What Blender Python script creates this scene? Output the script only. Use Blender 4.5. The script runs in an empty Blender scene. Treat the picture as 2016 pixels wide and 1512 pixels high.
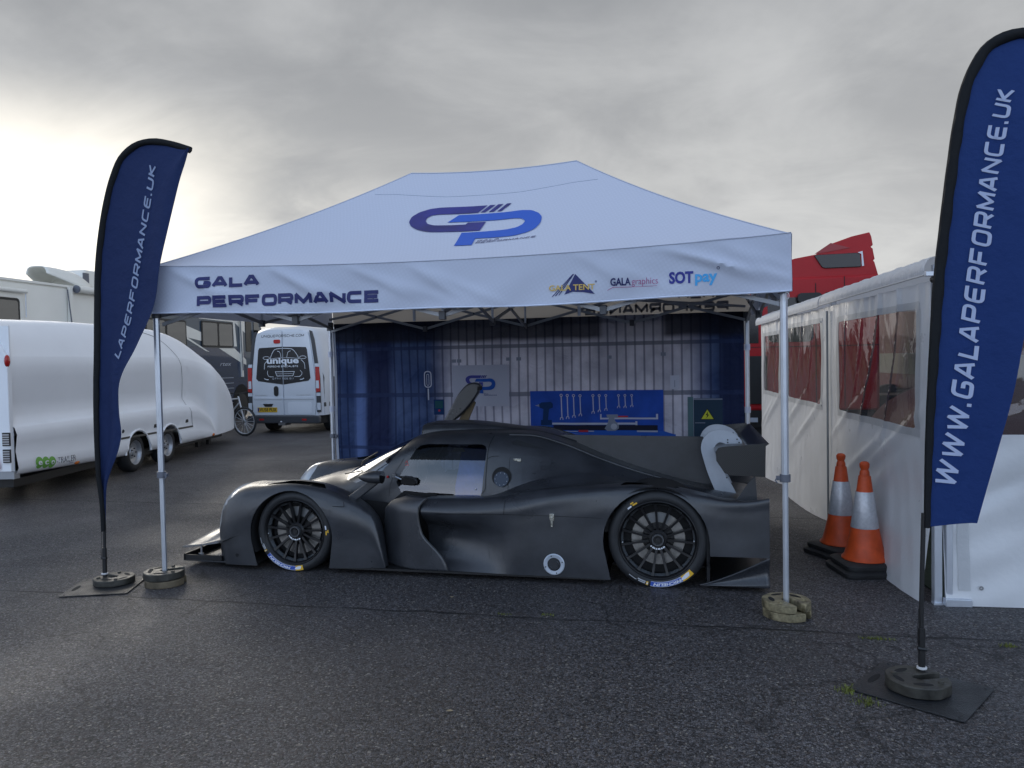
import bpy, bmesh, math, random
import numpy as np
from mathutils import Vector, Matrix
from mathutils.bvhtree import BVHTree
random.seed(7)
S = bpy.context.scene
COL = S.collection
R = math.radians
PI = math.pi

# ---------------------------------------------------------------- camera
cam = bpy.data.cameras.new('camera')
cam.sensor_width = 36.0
cam.lens = 1520.0 / 2016.0 * 36.0
cam.clip_start = 0.05
cam.clip_end = 3000
camo = bpy.data.objects.new('camera', cam)
COL.objects.link(camo)
S.camera = camo
def aim(pos, yaw, pitch, roll):
    f = Vector((math.sin(yaw) * math.cos(pitch), math.cos(yaw) * math.cos(pitch), -math.sin(pitch)))
    rt = Vector((math.cos(yaw), -math.sin(yaw), 0))
    up = rt.cross(f)
    x = math.cos(roll) * rt + math.sin(roll) * up
    u = -math.sin(roll) * rt + math.cos(roll) * up
    M = Matrix(((x.x, u.x, -f.x, pos[0]), (x.y, u.y, -f.y, pos[1]), (x.z, u.z, -f.z, pos[2]), (0, 0, 0, 1)))
    camo.matrix_world = M
aim((3.8444, -5.0608, 1.6419), R(-12.62), R(1.814), R(-1.108))

# ---------------------------------------------------------------- light
SUN_AZ, SUN_EL = R(-47), R(13)          # azimuth from +y towards +x
sd = Vector((math.sin(SUN_AZ) * math.cos(SUN_EL), math.cos(SUN_AZ) * math.cos(SUN_EL), math.sin(SUN_EL)))
W = bpy.data.worlds.new('World'); S.world = W; W.use_nodes = True
nt = W.node_tree; nt.nodes.clear(); L = nt.links
def wn(t, **k):
    n = nt.nodes.new(t)
    for a, b in k.items(): setattr(n, a, b)
    return n
def wmath(op, a, b=None, c=None, clamp=False):
    n = wn('ShaderNodeMath', operation=op); n.use_clamp = clamp
    for i, x in enumerate((a, b, c)):
        if x is None: continue
        if hasattr(x, 'is_output'): L.new(x, n.inputs[i])
        else: n.inputs[i].default_value = x
    return n.outputs[0]
def wmix(fac, a, b):
    n = wn('ShaderNodeMix', data_type='RGBA'); n.clamp_factor = True
    for i, x in ((0, fac), (6, a), (7, b)):
        if hasattr(x, 'is_output'): L.new(x, n.inputs[i])
        else: n.inputs[i].default_value = x if i == 0 else (*x, 1)
    return n.outputs[2]
out = wn('ShaderNodeOutputWorld'); bg = wn('ShaderNodeBackground'); L.new(bg.outputs[0], out.inputs[0])
sky = wn('ShaderNodeTexSky', sky_type='NISHITA', sun_disc=False, sun_elevation=SUN_EL, sun_rotation=SUN_AZ)
sky.air_density = 1.0; sky.dust_density = 1.0; sky.ozone_density = 2.0
bg.inputs[1].default_value = 0.15
tc = wn('ShaderNodeTexCoord'); sep = wn('ShaderNodeSeparateXYZ'); L.new(tc.outputs['Generated'], sep.inputs[0])
X, Y, Z = sep.outputs
zz = wmath('MAXIMUM', Z, 0.0)
# cloud deck seen in perspective
dz = wmath('ADD', zz, 0.30)
cx = wmath('DIVIDE', X, dz); cy = wmath('DIVIDE', Y, dz)
cmb = wn('ShaderNodeCombineXYZ'); L.new(cx, cmb.inputs[0]); L.new(cy, cmb.inputs[1])
def wnoise(scale, det, rough=0.55, dist=0.0, off=(0, 0, 0), st=(1, 1, 1)):
    m = wn('ShaderNodeMapping'); m.inputs[1].default_value = off; m.inputs[3].default_value = st
    L.new(cmb.outputs[0], m.inputs[0])
    n = wn('ShaderNodeTexNoise'); n.inputs['Scale'].default_value = scale; n.inputs['Detail'].default_value = det
    n.inputs['Roughness'].default_value = rough; n.inputs['Distortion'].default_value = dist
    L.new(m.outputs[0], n.inputs[0]); return n.outputs[0]
def smooth(x, a, b):
    n = wn('ShaderNodeMapRange', interpolation_type='SMOOTHSTEP'); L.new(x, n.inputs[0])
    n.inputs[1].default_value = a; n.inputs[2].default_value = b; return n.outputs[0]
n1 = wnoise(1.1, 6, 0.55, 0.5, (3.1, 1.7, 0), (1, 0.9, 1))
n2 = wnoise(3.2, 7, 0.6, 0.5, (7.2, 4.4, 0), (0.8, 1.1, 1))
nn = wmath('ADD', wmath('MULTIPLY', n1, 0.74), wmath('MULTIPLY', n2, 0.26))
# radiance in units that the background strength of 0.1 brings down
dark, lite = (1.02, 1.06, 1.12), (1.66, 1.69, 1.73)
cl = wmix(smooth(nn, 0.36, 0.66), dark, lite)
low = wmath('SUBTRACT', 1.0, smooth(zz, 0.04, 0.44))
lown = wmath('MULTIPLY', low, wmath('ADD', 0.62, wmath('MULTIPLY', smooth(n2, 0.35, 0.7), 0.38)))
cl = wmix(wmath('MULTIPLY', lown, 0.85), cl, (2.28, 2.28, 2.24))
# thinner cloud near the sun glows warm
vd = wn('ShaderNodeVectorMath', operation='DOT_PRODUCT'); L.new(tc.outputs['Generated'], vd.inputs[0]); vd.inputs[1].default_value = sd
gl = smooth(vd.outputs['Value'], 0.89, 1.0)
gl2 = smooth(vd.outputs['Value'], 0.945, 1.0)
band = wmath('SUBTRACT', 1.0, smooth(zz, 0.15, 0.33)); gl = wmath('MULTIPLY', gl, band); gl2 = wmath('MULTIPLY', gl2, band)
glow = wmath('MULTIPLY', gl, smooth(nn, 0.30, 0.60))
cl = wmix(wmath('MULTIPLY', glow, 0.9), cl, (4.2, 3.95, 3.5))
cl = wmix(wmath('MULTIPLY', gl2, 0.75), cl, (5.4, 5.1, 4.5))
# the deck breaks up behind the camera and clear evening sky shows between the clouds
back = smooth(wmath('MULTIPLY', Y, -1.0), -0.35, 0.6)
hole = smooth(wmath('ADD', wmath('MULTIPLY', zz, 1.0), wmath('MULTIPLY', wmath('SUBTRACT', n1, 0.5), 0.8)), 0.12, 0.36)
skb = wn('ShaderNodeMix', data_type='RGBA', blend_type='MULTIPLY'); skb.inputs[0].default_value = 1.0
L.new(sky.outputs[0], skb.inputs[6]); skb.inputs[7].default_value = (1, 1, 1, 1)
# clouds opposite the low sun are lit from the front and shine brighter and bluer
cl = wmix(back, cl, wmix(smooth(nn, 0.36, 0.66), (3.7, 4.3, 5.6), (5.6, 6.0, 6.9)))
full = wmix(wmath('MULTIPLY', wmath('MULTIPLY', hole, back), 0.8), cl, skb.outputs[2])
L.new(full, bg.inputs[0])

sun = bpy.data.lights.new('sun', 'SUN'); sun.energy = 0.5; sun.angle = R(30); sun.color = (1.0, 0.93, 0.82)
suno = bpy.data.objects.new('sun', sun); COL.objects.link(suno)
suno.rotation_euler = sd.to_track_quat('Z', 'Y').to_euler()
suno.location = (-20, 20, 12)

S.view_settings.view_transform = 'Standard'; S.view_settings.look = 'None'
S.view_settings.exposure = 1.1; S.view_settings.gamma = 1.0; S.view_settings.use_curve_mapping = False

# ---------------------------------------------------------------- materials
def mat(name, col=(.5, .5, .5), rough=.5, metal=0., spec=.5, var=None, bump=None, rvar=None, coat=0., trans=0., alpha=1., emis=None, sss=0., tl=0., aniso=None):
    """procedural material: var=(scale, amount), bump=(scale, strength, distance), rvar=(scale, low, high)"""
    m = bpy.data.materials.new(name); m.use_nodes = True
    t = m.node_tree; b = t.nodes['Principled BSDF']
    b.inputs['Base Color'].default_value = (*col, 1); b.inputs['Roughness'].default_value = rough
    b.inputs['Metallic'].default_value = metal; b.inputs['Specular IOR Level'].default_value = spec
    b.inputs['Coat Weight'].default_value = coat; b.inputs['Transmission Weight'].default_value = trans
    b.inputs['Alpha'].default_value = alpha
    if emis: b.inputs['Emission Color'].default_value = (*emis[0], 1); b.inputs['Emission Strength'].default_value = emis[1]
    co = t.nodes.new('ShaderNodeTexCoord')
    def noise(sc, det=4, rough_=.6):
        n = t.nodes.new('ShaderNodeTexNoise'); n.inputs['Scale'].default_value = sc; n.inputs['Detail'].default_value = det
        n.inputs['Roughness'].default_value = rough_
        if aniso:
            mp = t.nodes.new('ShaderNodeMapping'); mp.inputs[3].default_value = aniso
            t.links.new(co.outputs['Object'], mp.inputs[0]); t.links.new(mp.outputs[0], n.inputs[0])
        else: t.links.new(co.outputs['Object'], n.inputs[0])
        return n
    if var:
        n = noise(var[0]); r = t.nodes.new('ShaderNodeMapRange'); t.links.new(n.outputs[0], r.inputs[0])
        r.inputs[1].default_value = .3; r.inputs[2].default_value = .7
        r.inputs[3].default_value = 1 - var[1]; r.inputs[4].default_value = 1 + var[1]
        mx = t.nodes.new('ShaderNodeVectorMath'); mx.operation = 'SCALE'; mx.inputs[0].default_value = col
        t.links.new(r.outputs[0], mx.inputs['Scale']); t.links.new(mx.outputs[0], b.inputs['Base Color'])
    if rvar:
        n = noise(rvar[0]); r = t.nodes.new('ShaderNodeMapRange'); t.links.new(n.outputs[0], r.inputs[0])
        r.inputs[1].default_value = .3; r.inputs[2].default_value = .7; r.inputs[3].default_value = rvar[1]; r.inputs[4].default_value = rvar[2]
        t.links.new(r.outputs[0], b.inputs['Roughness'])
    if bump:
        n = noise(bump[0], 5); bp = t.nodes.new('ShaderNodeBump'); bp.inputs['Strength'].default_value = bump[1]
        bp.inputs['Distance'].default_value = bump[2] if len(bump) > 2 else .01
        t.links.new(n.outputs[0], bp.inputs['Height']); t.links.new(bp.outputs[0], b.inputs['Normal'])
    if tl:
        o = t.nodes['Material Output']; ts = t.nodes.new('ShaderNodeBsdfTranslucent'); ms = t.nodes.new('ShaderNodeMixShader')
        ts.inputs[0].default_value = (*col, 1); ms.inputs[0].default_value = tl
        t.links.new(b.outputs[0], ms.inputs[1]); t.links.new(ts.outputs[0], ms.inputs[2]); t.links.new(ms.outputs[0], o.inputs[0])
    return m
def srgb(r, g, b):
    f = lambda c: (c / 255 / 12.92) if c / 255 <= .04045 else ((c / 255 + .055) / 1.055) ** 2.4
    return (f(r), f(g), f(b))
def nodes(m): return m.node_tree.nodes, m.node_tree.links, m.node_tree.nodes['Principled BSDF']

M = {}
# satin carbon fibre body: fine twill weave
m = mat('carbon_satin', (.03, .031, .035), .4, spec=.72); N, K, B = nodes(m); M['carbon'] = m
co = N.new('ShaderNodeTexCoord')
w1 = N.new('ShaderNodeTexWave'); w1.bands_direction = 'DIAGONAL'; w1.inputs['Scale'].default_value = 95; w1.inputs['Distortion'].default_value = .4
K.new(co.outputs['Object'], w1.inputs[0])
nz = N.new('ShaderNodeTexNoise'); nz.inputs['Scale'].default_value = 2.2; nz.inputs['Detail'].default_value = 5; K.new(co.outputs['Object'], nz.inputs[0])
nf = N.new('ShaderNodeTexNoise'); nf.inputs['Scale'].default_value = 260; nf.inputs['Detail'].default_value = 2; K.new(co.outputs['Object'], nf.inputs[0])
mr = N.new('ShaderNodeMapRange'); K.new(nz.outputs[0], mr.inputs[0]); mr.inputs[1].default_value = .3; mr.inputs[2].default_value = .7; mr.inputs[3].default_value = .23; mr.inputs[4].default_value = .40
K.new(mr.outputs[0], B.inputs['Roughness'])
sc0 = N.new('ShaderNodeMapRange'); K.new(w1.outputs[1], sc0.inputs[0]); sc0.inputs[3].default_value = .8; sc0.inputs[4].default_value = 1.3
n3 = N.new('ShaderNodeTexNoise'); n3.inputs['Scale'].default_value = 4.5; n3.inputs['Detail'].default_value = 7; n3.inputs['Roughness'].default_value = .7; K.new(co.outputs['Object'], n3.inputs[0])
m3 = N.new('ShaderNodeMapRange'); K.new(n3.outputs[0], m3.inputs[0]); m3.inputs[1].default_value = .3; m3.inputs[2].default_value = .72; m3.inputs[3].default_value = .75; m3.inputs[4].default_value = 1.45
sc = N.new('ShaderNodeMath'); sc.operation = 'MULTIPLY'; K.new(sc0.outputs[0], sc.inputs[0]); K.new(m3.outputs[0], sc.inputs[1])
vs = N.new('ShaderNodeVectorMath'); vs.operation = 'SCALE'; vs.inputs[0].default_value = (.027, .029, .034); K.new(sc.outputs[0], vs.inputs['Scale']); K.new(vs.outputs[0], B.inputs['Base Color'])
ad = N.new('ShaderNodeMath'); ad.operation = 'ADD'; K.new(w1.outputs[1], ad.inputs[0]); K.new(nf.outputs[0], ad.inputs[1])
bp = N.new('ShaderNodeBump'); bp.inputs['Strength'].default_value = .12; bp.inputs['Distance'].default_value = .002; K.new(ad.outputs[0], bp.inputs['Height']); K.new(bp.outputs[0], B.inputs['Normal'])
# weave showing
m = mat('carbon_weave', (.02, .02, .022), .3, spec=.6, coat=.3); N, K, B = nodes(m); M['weave'] = m
co = N.new('ShaderNodeTexCoord'); mp = N.new('ShaderNodeMapping'); mp.inputs[2].default_value = (0, R(45), 0); K.new(co.outputs['Object'], mp.inputs[0])
ck = N.new('ShaderNodeTexWave'); ck.bands_direction = 'X'; ck.inputs['Scale'].default_value = 32; K.new(mp.outputs[0], ck.inputs[0])
cr = N.new('ShaderNodeMapRange'); K.new(ck.outputs[1], cr.inputs[0]); cr.inputs[3].default_value = .006; cr.inputs[4].default_value = .035
K.new(cr.outputs[0], B.inputs['Base Color'])
M['black'] = mat('black_plastic', (.012, .012, .013), .45, var=(8, .2))
M['blackgloss'] = mat('black_gloss', (.01, .01, .011), .18)
M['void'] = mat('dark_interior', (.006, .006, .007), .8)
M['rubber'] = mat('tyre_rubber', (.017, .018, .020), .62, var=(5, .25), bump=(60, .15, .003))
M['rim'] = mat('black_wheel_paint', (.008, .008, .009), .38, spec=.4)
M['steel'] = mat('steel', (.45, .46, .48), .35, 1.0, bump=(40, .1, .002))
M['alu'] = mat('brushed_aluminium', (.60, .63, .68), .38, .75, var=(6, .08), bump=(50, .08, .002))
M['alupaint'] = mat('grey_alu_plate', (.46, .50, .56), .4, .3, var=(9, .08))
M['disc'] = mat('brake_disc', (.34, .325, .305), .35, .8, var=(30, .2))
M['white'] = mat('white_print', (.72, .74, .78), .5)
M['whitel'] = mat('white_lettering', (.42, .48, .66), .6)
M['whitef'] = mat('faint_white_lettering', (.26, .32, .48), .6)
M['truss'] = mat('truss_aluminium', (.30, .31, .33), .45, .5)
M['yellow'] = mat('yellow_print', (.72, .42, .03), .5)
M['tblue'] = mat('blue_tyre_print', (.03, .08, .38), .5)
M['red'] = mat('red_plastic', (.45, .02, .02), .35)
M['redlens'] = mat('red_lens', (.42, .015, .015), .15, coat=.5)
M['amber'] = mat('amber_lens', (.55, .14, .02), .2)
M['clearlens'] = mat('clear_lens', (.60, .63, .68), .12, spec=.8, bump=(25, .4, .01))
M['seat'] = mat('blue_seat_fabric', (.06, .16, .70), .7, var=(12, .2))
M['logoblue'] = mat('logo_blue', (.008, .095, .50), .6)
M['logonavy'] = mat('logo_navy', (.015, .02, .19), .6, var=(2.5, .35))
M['navy'] = mat('navy_print', (.014, .019, .12), .6)
M['gold'] = mat('gold_print', (.62, .42, .10), .6)
M['pink'] = mat('magenta_print', (.40, .05, .22), .6)
M['cyan'] = mat('light_blue_print', (.06, .38, .75), .6)
M['greyprint'] = mat('ghost_print', (.27, .26, .265), .8)
M['seam'] = mat('panel_gap', (.003, .003, .004), .6)
M['bracket'] = mat('dark_grey_nylon', (.07, .072, .08), .5)

# window glass: thin, reflects and lets you look in
def glassmat(name, tint, refl, rough=.03, bump=None, white=0.0, top=1.0, gc=1.0):
    m = bpy.data.materials.new(name); m.use_nodes = True; t = m.node_tree; t.nodes.clear(); k = t.links
    o = t.nodes.new('ShaderNodeOutputMaterial'); tr = t.nodes.new('ShaderNodeBsdfTransparent'); tr.inputs[0].default_value = (*tint, 1)
    g = t.nodes.new('ShaderNodeBsdfGlossy'); g.inputs['Roughness'].default_value = rough; g.inputs[0].default_value = (.9 * gc, .92 * gc, .95 * gc, 1)
    ms = t.nodes.new('ShaderNodeMixShader'); fr = t.nodes.new('ShaderNodeFresnel'); geo = t.nodes.new('ShaderNodeNewGeometry'); io = t.nodes.new('ShaderNodeMapRange'); k.new(geo.outputs['Backfacing'], io.inputs[0]); io.inputs[3].default_value = 1.5; io.inputs[4].default_value = 1 / 1.5; k.new(io.outputs[0], fr.inputs[0])
    mr = t.nodes.new('ShaderNodeMapRange'); k.new(fr.outputs[0], mr.inputs[0]); mr.inputs[3].default_value = refl; mr.inputs[4].default_value = top
    k.new(mr.outputs[0], ms.inputs[0]); k.new(tr.outputs[0], ms.inputs[1]); k.new(g.outputs[0], ms.inputs[2])
    last = ms
    if white:
        d = t.nodes.new('ShaderNodeBsdfDiffuse'); d.inputs[0].default_value = (.7, .72, .74, 1)
        m2 = t.nodes.new('ShaderNodeMixShader'); m2.inputs[0].default_value = white
        k.new(ms.outputs[0], m2.inputs[1]); k.new(d.outputs[0], m2.inputs[2]); last = m2
    if bump:
        co = t.nodes.new('ShaderNodeTexCoord'); mp = t.nodes.new('ShaderNodeMapping'); mp.inputs[3].default_value = bump[3] if len(bump) > 3 else (1, 1, 1)
        n = t.nodes.new('ShaderNodeTexNoise'); n.inputs['Scale'].default_value = bump[0]; n.inputs['Detail'].default_value = 4; n.inputs['Distortion'].default_value = 1.0
        k.new(co.outputs['Object'], mp.inputs[0]); k.new(mp.outputs[0], n.inputs[0])
        b = t.nodes.new('ShaderNodeBump'); b.inputs['Strength'].default_value = bump[1]; b.inputs['Distance'].default_value = bump[2]
        k.new(n.outputs[0], b.inputs['Height']); k.new(b.outputs[0], g.inputs['Normal']); k.new(b.outputs[0], fr.inputs['Normal'])
    k.new(last.outputs[0], o.inputs[0]); return m
M['carglass'] = glassmat('polycarbonate_window', (.46, .49, .54), .080, .03)
M['tintglass'] = glassmat('dark_upper_glazing', (.12, .13, .14), .0, .08, gc=.3)
M['screen'] = glassmat('windscreen_glass', (.30, .32, .34), .16, .03)
M['glass'] = glassmat('vehicle_glass', (.18, .20, .21), .12, .03)
M['pvc'] = glassmat('clear_pvc_film', (.60, .54, .52), .05, .07, (2.6, .40, .03, (1, 1, .5)), .04, .55)

# ---------------------------------------------------------------- geometry helpers
class G:
    def __init__(s): s.v = []; s.f = []; s.m = []; s.k = 0
    def add(s, vs, fs):
        o = len(s.v); s.v += [tuple(map(float, p)) for p in vs]; s.f += [tuple(i + o for i in f) for f in fs]; s.m += [s.k] * len(fs); return s
    def box(s, x0, x1, y0, y1, z0, z1):
        v = [(x, y, z) for z in (z0, z1) for y in (y0, y1) for x in (x0, x1)]
        return s.add(v, [(0, 2, 3, 1), (4, 5, 7, 6), (0, 1, 5, 4), (2, 6, 7, 3), (0, 4, 6, 2), (1, 3, 7, 5)])
    def bar(s, a, b, w, h, up=(0, 0, 1)):
        a = Vector(a); b = Vector(b); d = (b - a).normalized(); u = Vector(up); sx = d.cross(u)
        if sx.length < 1e-4: sx = d.cross(Vector((0, 1, 0)))
        sx.normalize(); uz = sx.cross(d); v = []
        for p in (a, b):
            for i, j in ((-1, -1), (1, -1), (1, 1), (-1, 1)): v.append(p + sx * w / 2 * i + uz * h / 2 * j)
        return s.add(v, [(0, 1, 2, 3), (7, 6, 5, 4), (0, 4, 5, 1), (1, 5, 6, 2), (2, 6, 7, 3), (3, 7, 4, 0)])
    def tube(s, path, r, n=8, cap=True, closed=False):
        P = [Vector(p) for p in path]; N_ = len(P); rs = r if isinstance(r, (list, tuple)) else [r] * N_
        v = []; ref = None
        for i, p in enumerate(P):
            a = P[(i - 1) % N_] if closed or i else P[i]; b = P[(i + 1) % N_] if closed or i < N_ - 1 else P[i]
            d = (b - a).normalized()
            if ref is None:
                ref = Vector((0, 0, 1)) if abs(d.z) < .9 else Vector((1, 0, 0))
            x = d.cross(ref).normalized(); ref = x.cross(d).normalized()
            for k in range(n):
                t = 2 * PI * k / n; v.append(p + (x * math.cos(t) + ref * math.sin(t)) * rs[i])
        f = []
        for i in range(N_ if closed else N_ - 1):
            j = (i + 1) % N_
            for k in range(n):
                l = (k + 1) % n; f.append((i * n + k, i * n + l, j * n + l, j * n + k))
        if cap and not closed: f += [tuple(range(n))[::-1], tuple((N_ - 1) * n + k for k in range(n))]
        return s.add(v, f)
    def lathe(s, prof, c, axis='y', n=48, arc=(0, 2 * PI)):
        """prof: list of (offset along axis, radius)"""
        full = abs(arc[1] - arc[0] - 2 * PI) < 1e-6; m_ = n if full else n + 1; v = []; f = []
        for (h, r) in prof:
            for k in range(m_):
                t = arc[0] + (arc[1] - arc[0]) * k / n; a, b = r * math.cos(t), r * math.sin(t)
                v.append({'y': (c[0] + a, c[1] + h, c[2] + b), 'z': (c[0] + a, c[1] + b, c[2] + h), 'x': (c[0] + h, c[1] + a, c[2] + b)}[axis])
        for i in range(len(prof) - 1):
            for k in range(n):
                l = (k + 1) % m_ if full else k + 1; f.append((i * m_ + k, (i + 1) * m_ + k, (i + 1) * m_ + l, i * m_ + l))
        return s.add(v, f)
    def prism(s, poly, d0, d1, plane='xz'):
        n = len(poly)
        def P(a, b, d): return {'xz': (a, d, b), 'xy': (a, b, d), 'yz': (d, a, b)}[plane]
        v = [P(a, b, d0) for a, b in poly] + [P(a, b, d1) for a, b in poly]
        return s.add(v, [tuple(range(n))[::-1], tuple(range(n, 2 * n))] + [(i, (i + 1) % n, (i + 1) % n + n, i + n) for i in range(n)])
    def grid(s, fn, us, vs, wrap=False):
        v = [fn(a, b) for a in us for b in vs]; nu, nv = len(us), len(vs)
        return s.add(v, [(i * nv + j, (i + 1) * nv + j, (i + 1) * nv + j + 1, i * nv + j + 1) for i in range(nu - 1) for j in range(nv - 1)])
    def sphere(s, c, r, n=12, m_=8):
        sx, sy, sz = r if isinstance(r, (tuple, list)) else (r, r, r); v = []; 
        for i in range(m_ + 1):
            p = PI * i / m_
            for k in range(n):
                t = 2 * PI * k / n; v.append((c[0] + sx * math.sin(p) * math.cos(t), c[1] + sy * math.sin(p) * math.sin(t), c[2] + sz * math.cos(p)))
        return s.add(v, [(i * n + k, (i + 1) * n + k, (i + 1) * n + (k + 1) % n, i * n + (k + 1) % n) for i in range(m_) for k in range(n)])
    def build(s, name, mats, parent=None, org=(0, 0, 0), smooth=35, bevel=0, solid=0, fix=True):
        me = bpy.data.meshes.new(name)
        me.from_pydata([(p[0] - org[0], p[1] - org[1], p[2] - org[2]) for p in s.v], [], s.f)
        if not isinstance(mats, (list, tuple)): mats = [mats]
        for q in mats: me.materials.append(q)
        if len(mats) > 1: me.polygons.foreach_set('material_index', s.m)
        if fix:
            bm = bmesh.new(); bm.from_mesh(me); bmesh.ops.remove_doubles(bm, verts=bm.verts, dist=1e-5)
            bmesh.ops.recalc_face_normals(bm, faces=bm.faces); bm.to_mesh(me); bm.free()
        return fin(me, name, parent, smooth, bevel, solid)
def fin(me, name, parent=None, smooth=35, bevel=0, solid=0):
    if smooth:
        me.polygons.foreach_set('use_smooth', [True] * len(me.polygons)); me.set_sharp_from_angle(angle=R(smooth))
    o = bpy.data.objects.new(name, me); COL.objects.link(o)
    if parent: o.parent = parent
    if bevel:
        b = o.modifiers.new('bevel', 'BEVEL'); b.width = bevel; b.segments = 2; b.limit_method = 'ANGLE'; b.angle_limit = R(40); b.harden_normals = False
    if solid:
        b = o.modifiers.new('solid', 'SOLIDIFY'); b.thickness = solid; b.offset = 0
    return o
def thing(name, label, cat, loc=(0, 0, 0), rotz=0, group=None):
    o = bpy.data.objects.new(name, None); COL.objects.link(o); o.empty_display_size = .2
    o.location = loc; o.rotation_euler = (0, 0, rotz); o['label'] = label; o['category'] = cat
    if group: o['group'] = group
    return o
def tag(o, label=None, cat=None, group=None, kind=None):
    if label: o['label'] = label
    if cat: o['category'] = cat
    if group: o['group'] = group
    if kind: o['kind'] = kind
    return o
def copy_tree(o, parent=None):
    c = o.copy(); COL.objects.link(c)
    if parent: c.parent = parent
    for ch in list(o.children): copy_tree(ch, c)
    return c
def hermite(ts, P, t):
    i = max(0, min(len(ts) - 2, int(np.searchsorted(ts, t, side='right')) - 1))
    n = len(ts); h = ts[i + 1] - ts[i]; s = (t - ts[i]) / h
    def tan(k):
        if k == 0: return (P[1] - P[0]) / (ts[1] - ts[0])
        if k == n - 1: return (P[-1] - P[-2]) / (ts[-1] - ts[-2])
        d0 = (P[k] - P[k - 1]) / (ts[k] - ts[k - 1]); d1 = (P[k + 1] - P[k]) / (ts[k + 1] - ts[k])
        a = ts[k] - ts[k - 1]; b = ts[k + 1] - ts[k]
        return (d0 * b + d1 * a) / (a + b)
    m0, m1 = tan(i) * h, tan(i + 1) * h
    return (2 * s**3 - 3 * s**2 + 1) * P[i] + (s**3 - 2 * s**2 + s) * m0 + (-2 * s**3 + 3 * s**2) * P[i + 1] + (s**3 - s**2) * m1
def loft(st, step=.03, nc=5, mirror=None):
    """st: list of (x, [(y,z)...]); returns G grid smooth in both directions"""
    ts = np.array([a for a, _ in st], float); P = np.array([[(y, z) for y, z in b] for _, b in st], float)
    nx = max(2, int((ts[-1] - ts[0]) / step)); xs = np.linspace(ts[0], ts[-1], nx + 1); k = P.shape[1]; rows = []
    for x in xs:
        c = hermite(ts, P, x); d = np.r_[0, np.cumsum(np.maximum(np.linalg.norm(np.diff(c, axis=0), axis=1), 1e-4))]; row = []
        for i in range(k - 1):
            for j in range(nc): row.append(hermite(d, c, d[i] + (d[i + 1] - d[i]) * j / nc))
        row.append(c[-1]); rows.append([(x, q[0], q[1]) for q in row])
    g = G(); n = len(rows[0])
    v = [p for r in rows for p in r]
    if mirror is not None: v = [(x, 2 * mirror - y, z) for x, y, z in v]
    g.add(v, [(i * n + j, (i + 1) * n + j, (i + 1) * n + j + 1, i * n + j + 1) for i in range(len(rows) - 1) for j in range(n - 1)])
    return g
def curve1(pts, n=8):
    """smooth closed/open polyline through points"""
    P = np.array(pts, float); d = np.r_[0, np.cumsum(np.maximum(np.linalg.norm(np.diff(P, axis=0), axis=1), 1e-6))]
    r = []
    for i in range(len(P) - 1):
        for j in range(n): r.append(tuple(hermite(d, P, d[i] + (d[i + 1] - d[i]) * j / n)))
    r.append(tuple(P[-1])); return r
def mesh_bm(g):
    bm = bmesh.new(); vs = [bm.verts.new(p) for p in g.v]
    for f in g.f:
        try: bm.faces.new([vs[i] for i in f])
        except ValueError: pass
    bmesh.ops.remove_doubles(bm, verts=bm.verts, dist=1e-5); return bm
def carve(bm, poly, keep=None, axes=(0, 2)):
    """cut the convex outline poly (in two axes) out of bm; returns the piece as a new bmesh. keep(center) limits where"""
    a, b = axes; n = len(poly); ar = sum(poly[i][0] * poly[(i + 1) % n][1] - poly[(i + 1) % n][0] * poly[i][1] for i in range(n))
    if ar < 0: poly = poly[::-1]
    lo = [min(p[i] for p in poly) for i in (0, 1)]; hi = [max(p[i] for p in poly) for i in (0, 1)]
    def near(f):
        c0 = [min(v.co[k] for v in f.verts) for k in axes]; c1 = [max(v.co[k] for v in f.verts) for k in axes]
        return all(c1[i] > lo[i] - 1e-4 and c0[i] < hi[i] + 1e-4 for i in (0, 1)) and (keep is None or keep(f.calc_center_median()))
    for i in range(n):
        p, q = poly[i], poly[(i + 1) % n]; co = Vector((0, 0, 0)); co[a] = p[0]; co[b] = p[1]
        no = Vector((0, 0, 0)); no[a] = q[1] - p[1]; no[b] = -(q[0] - p[0])
        if no.length < 1e-7: continue
        fs = [f for f in bm.faces if near(f)]; ge = set(fs)
        for f in fs: ge.update(f.verts); ge.update(f.edges)
        bmesh.ops.bisect_plane(bm, geom=list(ge), plane_co=co, plane_no=no.normalized(), dist=1e-6)
    inside = []
    for f in bm.faces:
        c = f.calc_center_median()
        if keep and not keep(c): continue
        if all((poly[(i + 1) % n][0] - poly[i][0]) * (c[b] - poly[i][1]) - (poly[(i + 1) % n][1] - poly[i][1]) * (c[a] - poly[i][0]) > -1e-7 for i in range(n)): inside.append(f)
    pc = bmesh.new(); mp = {}
    for f in inside:
        vs = []
        for v in f.verts:
            if v not in mp: mp[v] = pc.verts.new(v.co)
            vs.append(mp[v])
        try: pc.faces.new(vs)
        except ValueError: pass
    bmesh.ops.delete(bm, geom=inside, context='FACES')
    return pc
def bm_obj(bm, name, mt, parent=None, org=(0, 0, 0), smooth=35, solid=0, free=True):
    bmesh.ops.recalc_face_normals(bm, faces=bm.faces)
    b2 = bm.copy()
    bmesh.ops.translate(b2, verts=b2.verts, vec=(-org[0], -org[1], -org[2]))
    me = bpy.data.meshes.new(name); b2.to_mesh(me); b2.free(); me.materials.append(mt)
    if free: bm.free()
    return fin(me, name, parent, smooth, 0, solid)
def circ(cx_, cz_, r, n=40, a0=0, a1=2 * PI):
    return [(cx_ + r * math.cos(a0 + (a1 - a0) * i / n), cz_ + r * math.sin(a0 + (a1 - a0) * i / n)) for i in range(n)]
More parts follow.
